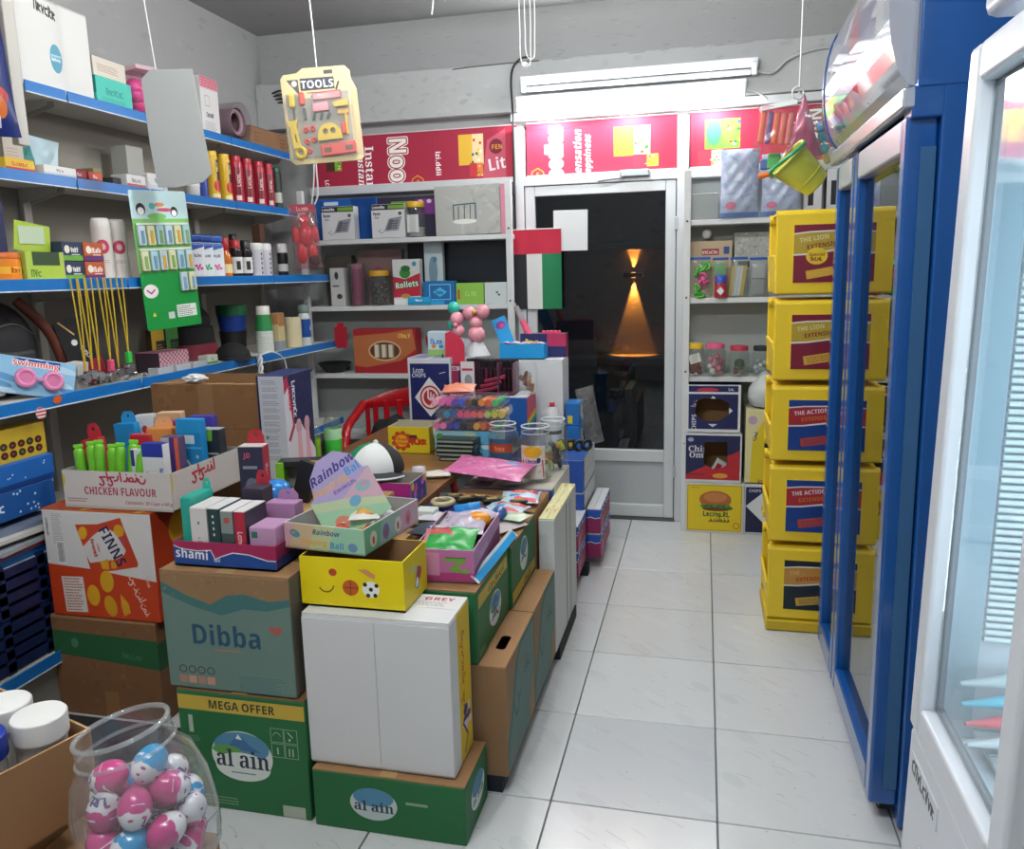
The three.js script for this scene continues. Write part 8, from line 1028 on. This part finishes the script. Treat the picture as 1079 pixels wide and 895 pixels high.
// Shami tray and its boxes
{
  const b = [-0.84, 0.6945, 2.3];
  tray('shami_tray', 'blue and magenta tray printed shami on the Dibba carton', b, [0.305, 0.068, 0.255], M(0x143c8c, 0.45), { inner: M(0x9c8468, 0.8), edge: M(0xa02858, 0.5), pz: PM(512, 110, (g, w, h) => { fill(g, '#15458f', 0, 0, w, h); poly(g, '#9c1f52', [[0, 0], [512, 0], [512, 62], [470, 66], [380, 44], [300, 40], [240, 60], [210, 74], [190, 34], [120, 40], [40, 34], [0, 20]]); line(g, '#d9dbe4', 5, [[0, 20], [40, 34], [120, 40], [190, 34], [210, 74], [240, 60], [300, 40], [380, 44], [470, 66], [512, 66]]); T(g, 'shami', 92, 56, 58, '#e8e6ec', { rot: 0.04 }); S(g, 3, 222, 76, 20, '#e8e6ec'); }), px: PM(256, 100, (g, w, h) => { fill(g, '#12306c', 0, 0, w, h); poly(g, '#80204a', [[0, 0], [256, 0], [256, 40], [0, 60]]); }) });
  const Y = b[1] + 0.0055;
  pbox('teal_phone_box', 'tall teal box with a hang tab in the blue tray', [-0.962, Y, 2.35], [0.036, 0.175, 0.1], M(0x28a090, 0.45), { tab: 0.03, tabM: M(0x2fae9c, 0.45) });
  pbox('white_cable_box', 'plain white box beside the teal box in the blue tray', [-0.914, Y, 2.365], [0.05, 0.155, 0.11], M(0xcac6c6, 0.5), { pz: PM(60, 170, (g, w, h) => { fill(g, '#cdc9c9', 0, 0, w, h); ell(g, '#444', 30, 45, 3, 5); smallText(g, 24, 90, 14, 8, '#777', 10, 3); }) });
  pbox('dark_green_box', 'dark teal slim box with white letters in the blue tray', [-0.868, Y, 2.365], [0.036, 0.155, 0.11], M(0x1c3634, 0.4), { pz: PM(60, 220, (g, w, h) => { fill(g, '#1f3a3a', 0, 0, w, h); for (let i = 0; i < 4; i++) ell(g, '#cfd8d6', 28, 30 + i * 24, 5, 6); fill(g, '#3a6a66', 0, 130, w, 60); }), py: M(0xc9c9c9, 0.5) });
  pbox('grey_phone_box', 'grey green box with a red mark in the blue tray', [-0.829, Y, 2.365], [0.038, 0.15, 0.11], M(0x4c5a58, 0.4), { pz: PM(60, 220, (g, w, h) => { fill(g, '#7a8684', 0, 0, w, 90); fill(g, '#3a4c4a', 0, 90, w, 130); fill(g, '#b04a3c', 18, 26, 26, 22); }), py: M(0xcfcfcf, 0.5) });
  pbox('red_phone_box', 'narrow crimson box with white letters in the blue tray', [-0.791, Y, 2.365], [0.034, 0.15, 0.11], M(0xa01f34, 0.4), { pz: PM(50, 220, (g, w, h) => { fill(g, '#a8223a', 0, 0, w, h); S(g, 4, 25, 110, 26, '#e0c0c4', { rot: 1.57 }); }), py: M(0xcfcbcb, 0.5), px: M(0x34303c, 0.4) });
  pbox('lilac_box', 'lilac box with a purple ribbon and yellow dot in the blue tray', [-0.733, Y, 2.365], [0.076, 0.105, 0.09], M(0xb48ab0, 0.5), { pz: PM(130, 150, (g, w, h) => { fill(g, '#b88fb4', 0, 0, w, h); fill(g, '#2f6a5c', 10, 14, 32, 26); ell(g, '#d8c84a', 40, 100, 14, 14); poly(g, '#8a6a90', [[70, 70], [124, 80], [124, 130], [80, 120]]); line(g, '#7c4c82', 6, [[72, 70], [120, 108]]); }) });
  pbox('lilac_box', 'second lilac box with a hang slot behind the first', [-0.748, Y, 2.26], [0.09, 0.135, 0.05], M(0xa87ea8, 0.5), { tab: 0.03, tabM: M(0xa57ba6, 0.5) });
  pbox('red_tag_box', 'dark box with a red round tab beside the crimson box', [-0.84, Y, 2.24], [0.06, 0.17, 0.06], M(0x3a3244, 0.45), { tab: 0.04, tabM: M(0xb02838, 0.45) });
  pbox('earphone_box', 'crimson and navy earphone box standing behind the blue tray', [-0.985, 0.7325, 2.015], [0.08, 0.205, 0.055], M(0x9c2034, 0.45), { ry: -0.1 + 0.25, pz: PM(120, 300, (g, w, h) => { fill(g, '#2b2c44', 0, 0, w, h); T(g, 'JD', 44, 40, 34, '#d85a78'); fill(g, '#8a8c9c', 20, 90, 70, 14); ell(g, '#6c7080', 60, 190, 34, 44); }), px: PM(80, 300, (g, w, h) => { fill(g, '#a01f34', 0, 0, w, h); S(g, 8, 40, 150, 30, '#e0b8bc', { rot: 1.57 }); }), py: M(0xcfc8c8, 0.5), tab: 0.045, tabM: M(0xb02838, 0.45) });
  { const t = thing('blue_case', 'glossy blue round case lying behind the blue tray', 'case', [-0.9, 0.7325, 2.05]); part(t, 'bottom_half', lathe([[0, 0], [0.045, 0], [0.05, 0.03], [0.05, 0.06]]), M(0x1646a0, 0.25)); part(t, 'top_half', lathe([[0.051, 0.06], [0.048, 0.085], [0.03, 0.1], [0, 0.104]]), M(0x2a7fc8, 0.2)); part(t, 'label', rbox(0.035, 0.03, 0.002, 0.0005), M(0xcfd4da, 0.4), [0, 0.035, 0.05]); }
  pbox('blue_phone_box', 'dark blue flat box with a white label near the lime box', [-0.86, 0.7325, 1.83], [0.11, 0.05, 0.1], M(0x173c94, 0.45), { pz: PM(120, 60, (g, w, h) => { fill(g, '#143480', 0, 0, w, h); fill(g, '#c3cad6', 34, 22, 52, 22); }), py: M(0x1f62b8, 0.45) });
  pbox('black_card_box', 'black hanging packet leaning behind the crimson earphone box', [-1.03 + 0.15, 0.7325, 1.93], [0.06, 0.14, 0.02], M(0x1c1d20, 0.5), { rz: -0.3 });
}
// ---------- foreground: carton of lidded pots and a jar of eggs ----------
{
  carton('plain_carton', 'plain brown carton under the jar of toy eggs', [-0.5, 0, 3.32], [0.26, 0.555, 0.26], KRAFTD, {}); carton('plain_carton', 'plain brown carton carrying the open carton of lidded pots', [-0.815, 0, 3.32], [0.36, 0.6, 0.34], KRAFTD, {});
  tray('brown_tray', 'open brown carton holding pots with white, blue and red lids', [-0.735, 0.602, 3.315], [0.275, 0.14, 0.27], KRAFT, { ry: -0.3, inner: KRAFT, edge: M(0xa88258, 0.85), cat: 'carton' });
  [[-0.624, 3.263, 0xd8d8d6, 'white lidded pot beside the jar of eggs'], [-0.71, 3.245, 0xdadad8, 'white lidded pot at the back of the brown carton'], [-0.667, 3.338, 0x122c8c, 'blue lidded pot in the middle of the brown carton'], [-0.753, 3.318, 0xb81f24, 'red lidded pot in the brown carton'], [-0.715, 3.405, 0x14309a, 'blue lidded pot at the near end of the brown carton']].forEach(([x, z, c, l]) => { const t = turned('lidded_pot', l, 'pot', [x, 0.608, z], [['pot', [[0, 0], [0.034, 0], [0.037, 0.004], [0.037, 0.14]], M(0xc3c0bc, 0.4)], ['lid', [[0.0405, 0.138], [0.041, 0.141], [0.041, 0.171], [0.038, 0.175], [0, 0.1755]], M(c, 0.35), 28]], { group: 'lidded pots in the brown carton' }); });
  const J = [-0.41, 0.556, 3.28], R = 0.1, t = thing('egg_jar', 'round clear plastic jar full of pink, white and blue toy eggs', 'jar', J); t.rotation.set(0, 0, 0.2);
  part(t, 'jar_wall', lathe([[0, 0.002], [R * 0.8, 0.002], [R * 0.95, 0.02], [R * 1.02, 0.07], [R, 0.13], [R * 0.88, 0.175], [R * 0.68, 0.198], [R * 0.66, 0.205], [R * 0.7, 0.21], [R * 0.66, 0.216], [R * 0.7, 0.222], [R * 0.67, 0.235]], 40), M(0xf4f7f9, 0.04, { transmission: 0.92, thickness: 0, ior: 1.55, side: THREE.DoubleSide }));
  part(t, 'rim', moved(new THREE.TorusGeometry(R * 0.67, 0.004, 8, 40), 0, 0.235, 0, Math.PI / 2), M(0xeef1f2, 0.08, { transmission: 0.85, thickness: 0 })); part(t, 'collar', moved(new THREE.TorusGeometry(R * 0.71, 0.003, 8, 40), 0, 0.205, 0, Math.PI / 2), M(0xeef1f2, 0.08, { transmission: 0.88, thickness: 0 }));
  const eg = (c1) => PM(128, 128, (g, w, h) => { fill(g, '#dedcde', 0, 0, w, h); fill(g, c1, 0, 0, w, 58); for (let i = 0; i < 14; i++) ell(g, c1, rnd(0, w), 58 + rnd(0, 14), 9, 8); for (let i = 0; i < 5; i++) { ell(g, '#b04a7c', rnd(0, w), rnd(80, 120), 4, 3); } S(g, 3, 64, 96, 22, '#5a4a8c'); }, 0.22, { clearcoat: 0.6 });
  const em = [eg('#c8357f'), eg('#c8357f'), eg('#2f93c8')], g = new THREE.SphereGeometry(0.0245, 16, 12); g.scale(1, 1.25, 1);
  const spots = []; for (let k = 0; k < 3; k++) for (let i = 0; i < [7, 8, 6][k]; i++) { const a = i / [7, 8, 6][k] * Math.PI * 2 + k * 0.5, rr = [0.052, 0.066, 0.054][k]; spots.push([rr * Math.cos(a), 0.036 + k * 0.048, rr * Math.sin(a)]); } spots.push([0.0, 0.06, 0], [0.0, 0.12, 0.0], [0.032, 0.174, 0.0], [-0.022, 0.172, 0.025]);
  t.updateMatrixWorld(true);
  spots.forEach((s, i) => { const p = t.localToWorld(V(...s)); solo('toy_egg', i % 5 === 3 ? 'blue and white wrapped toy egg in the clear jar' : 'pink and white wrapped toy egg in the clear jar', 'toy egg', g, em[i % 5 === 3 ? 2 : 0], p.toArray(), [rnd(0, 6), rnd(0, 6), rnd(0, 6)], i % 5 === 3 ? 'blue toy eggs in the jar' : 'pink toy eggs in the jar'); });
}
renderer.render(scene, camera);
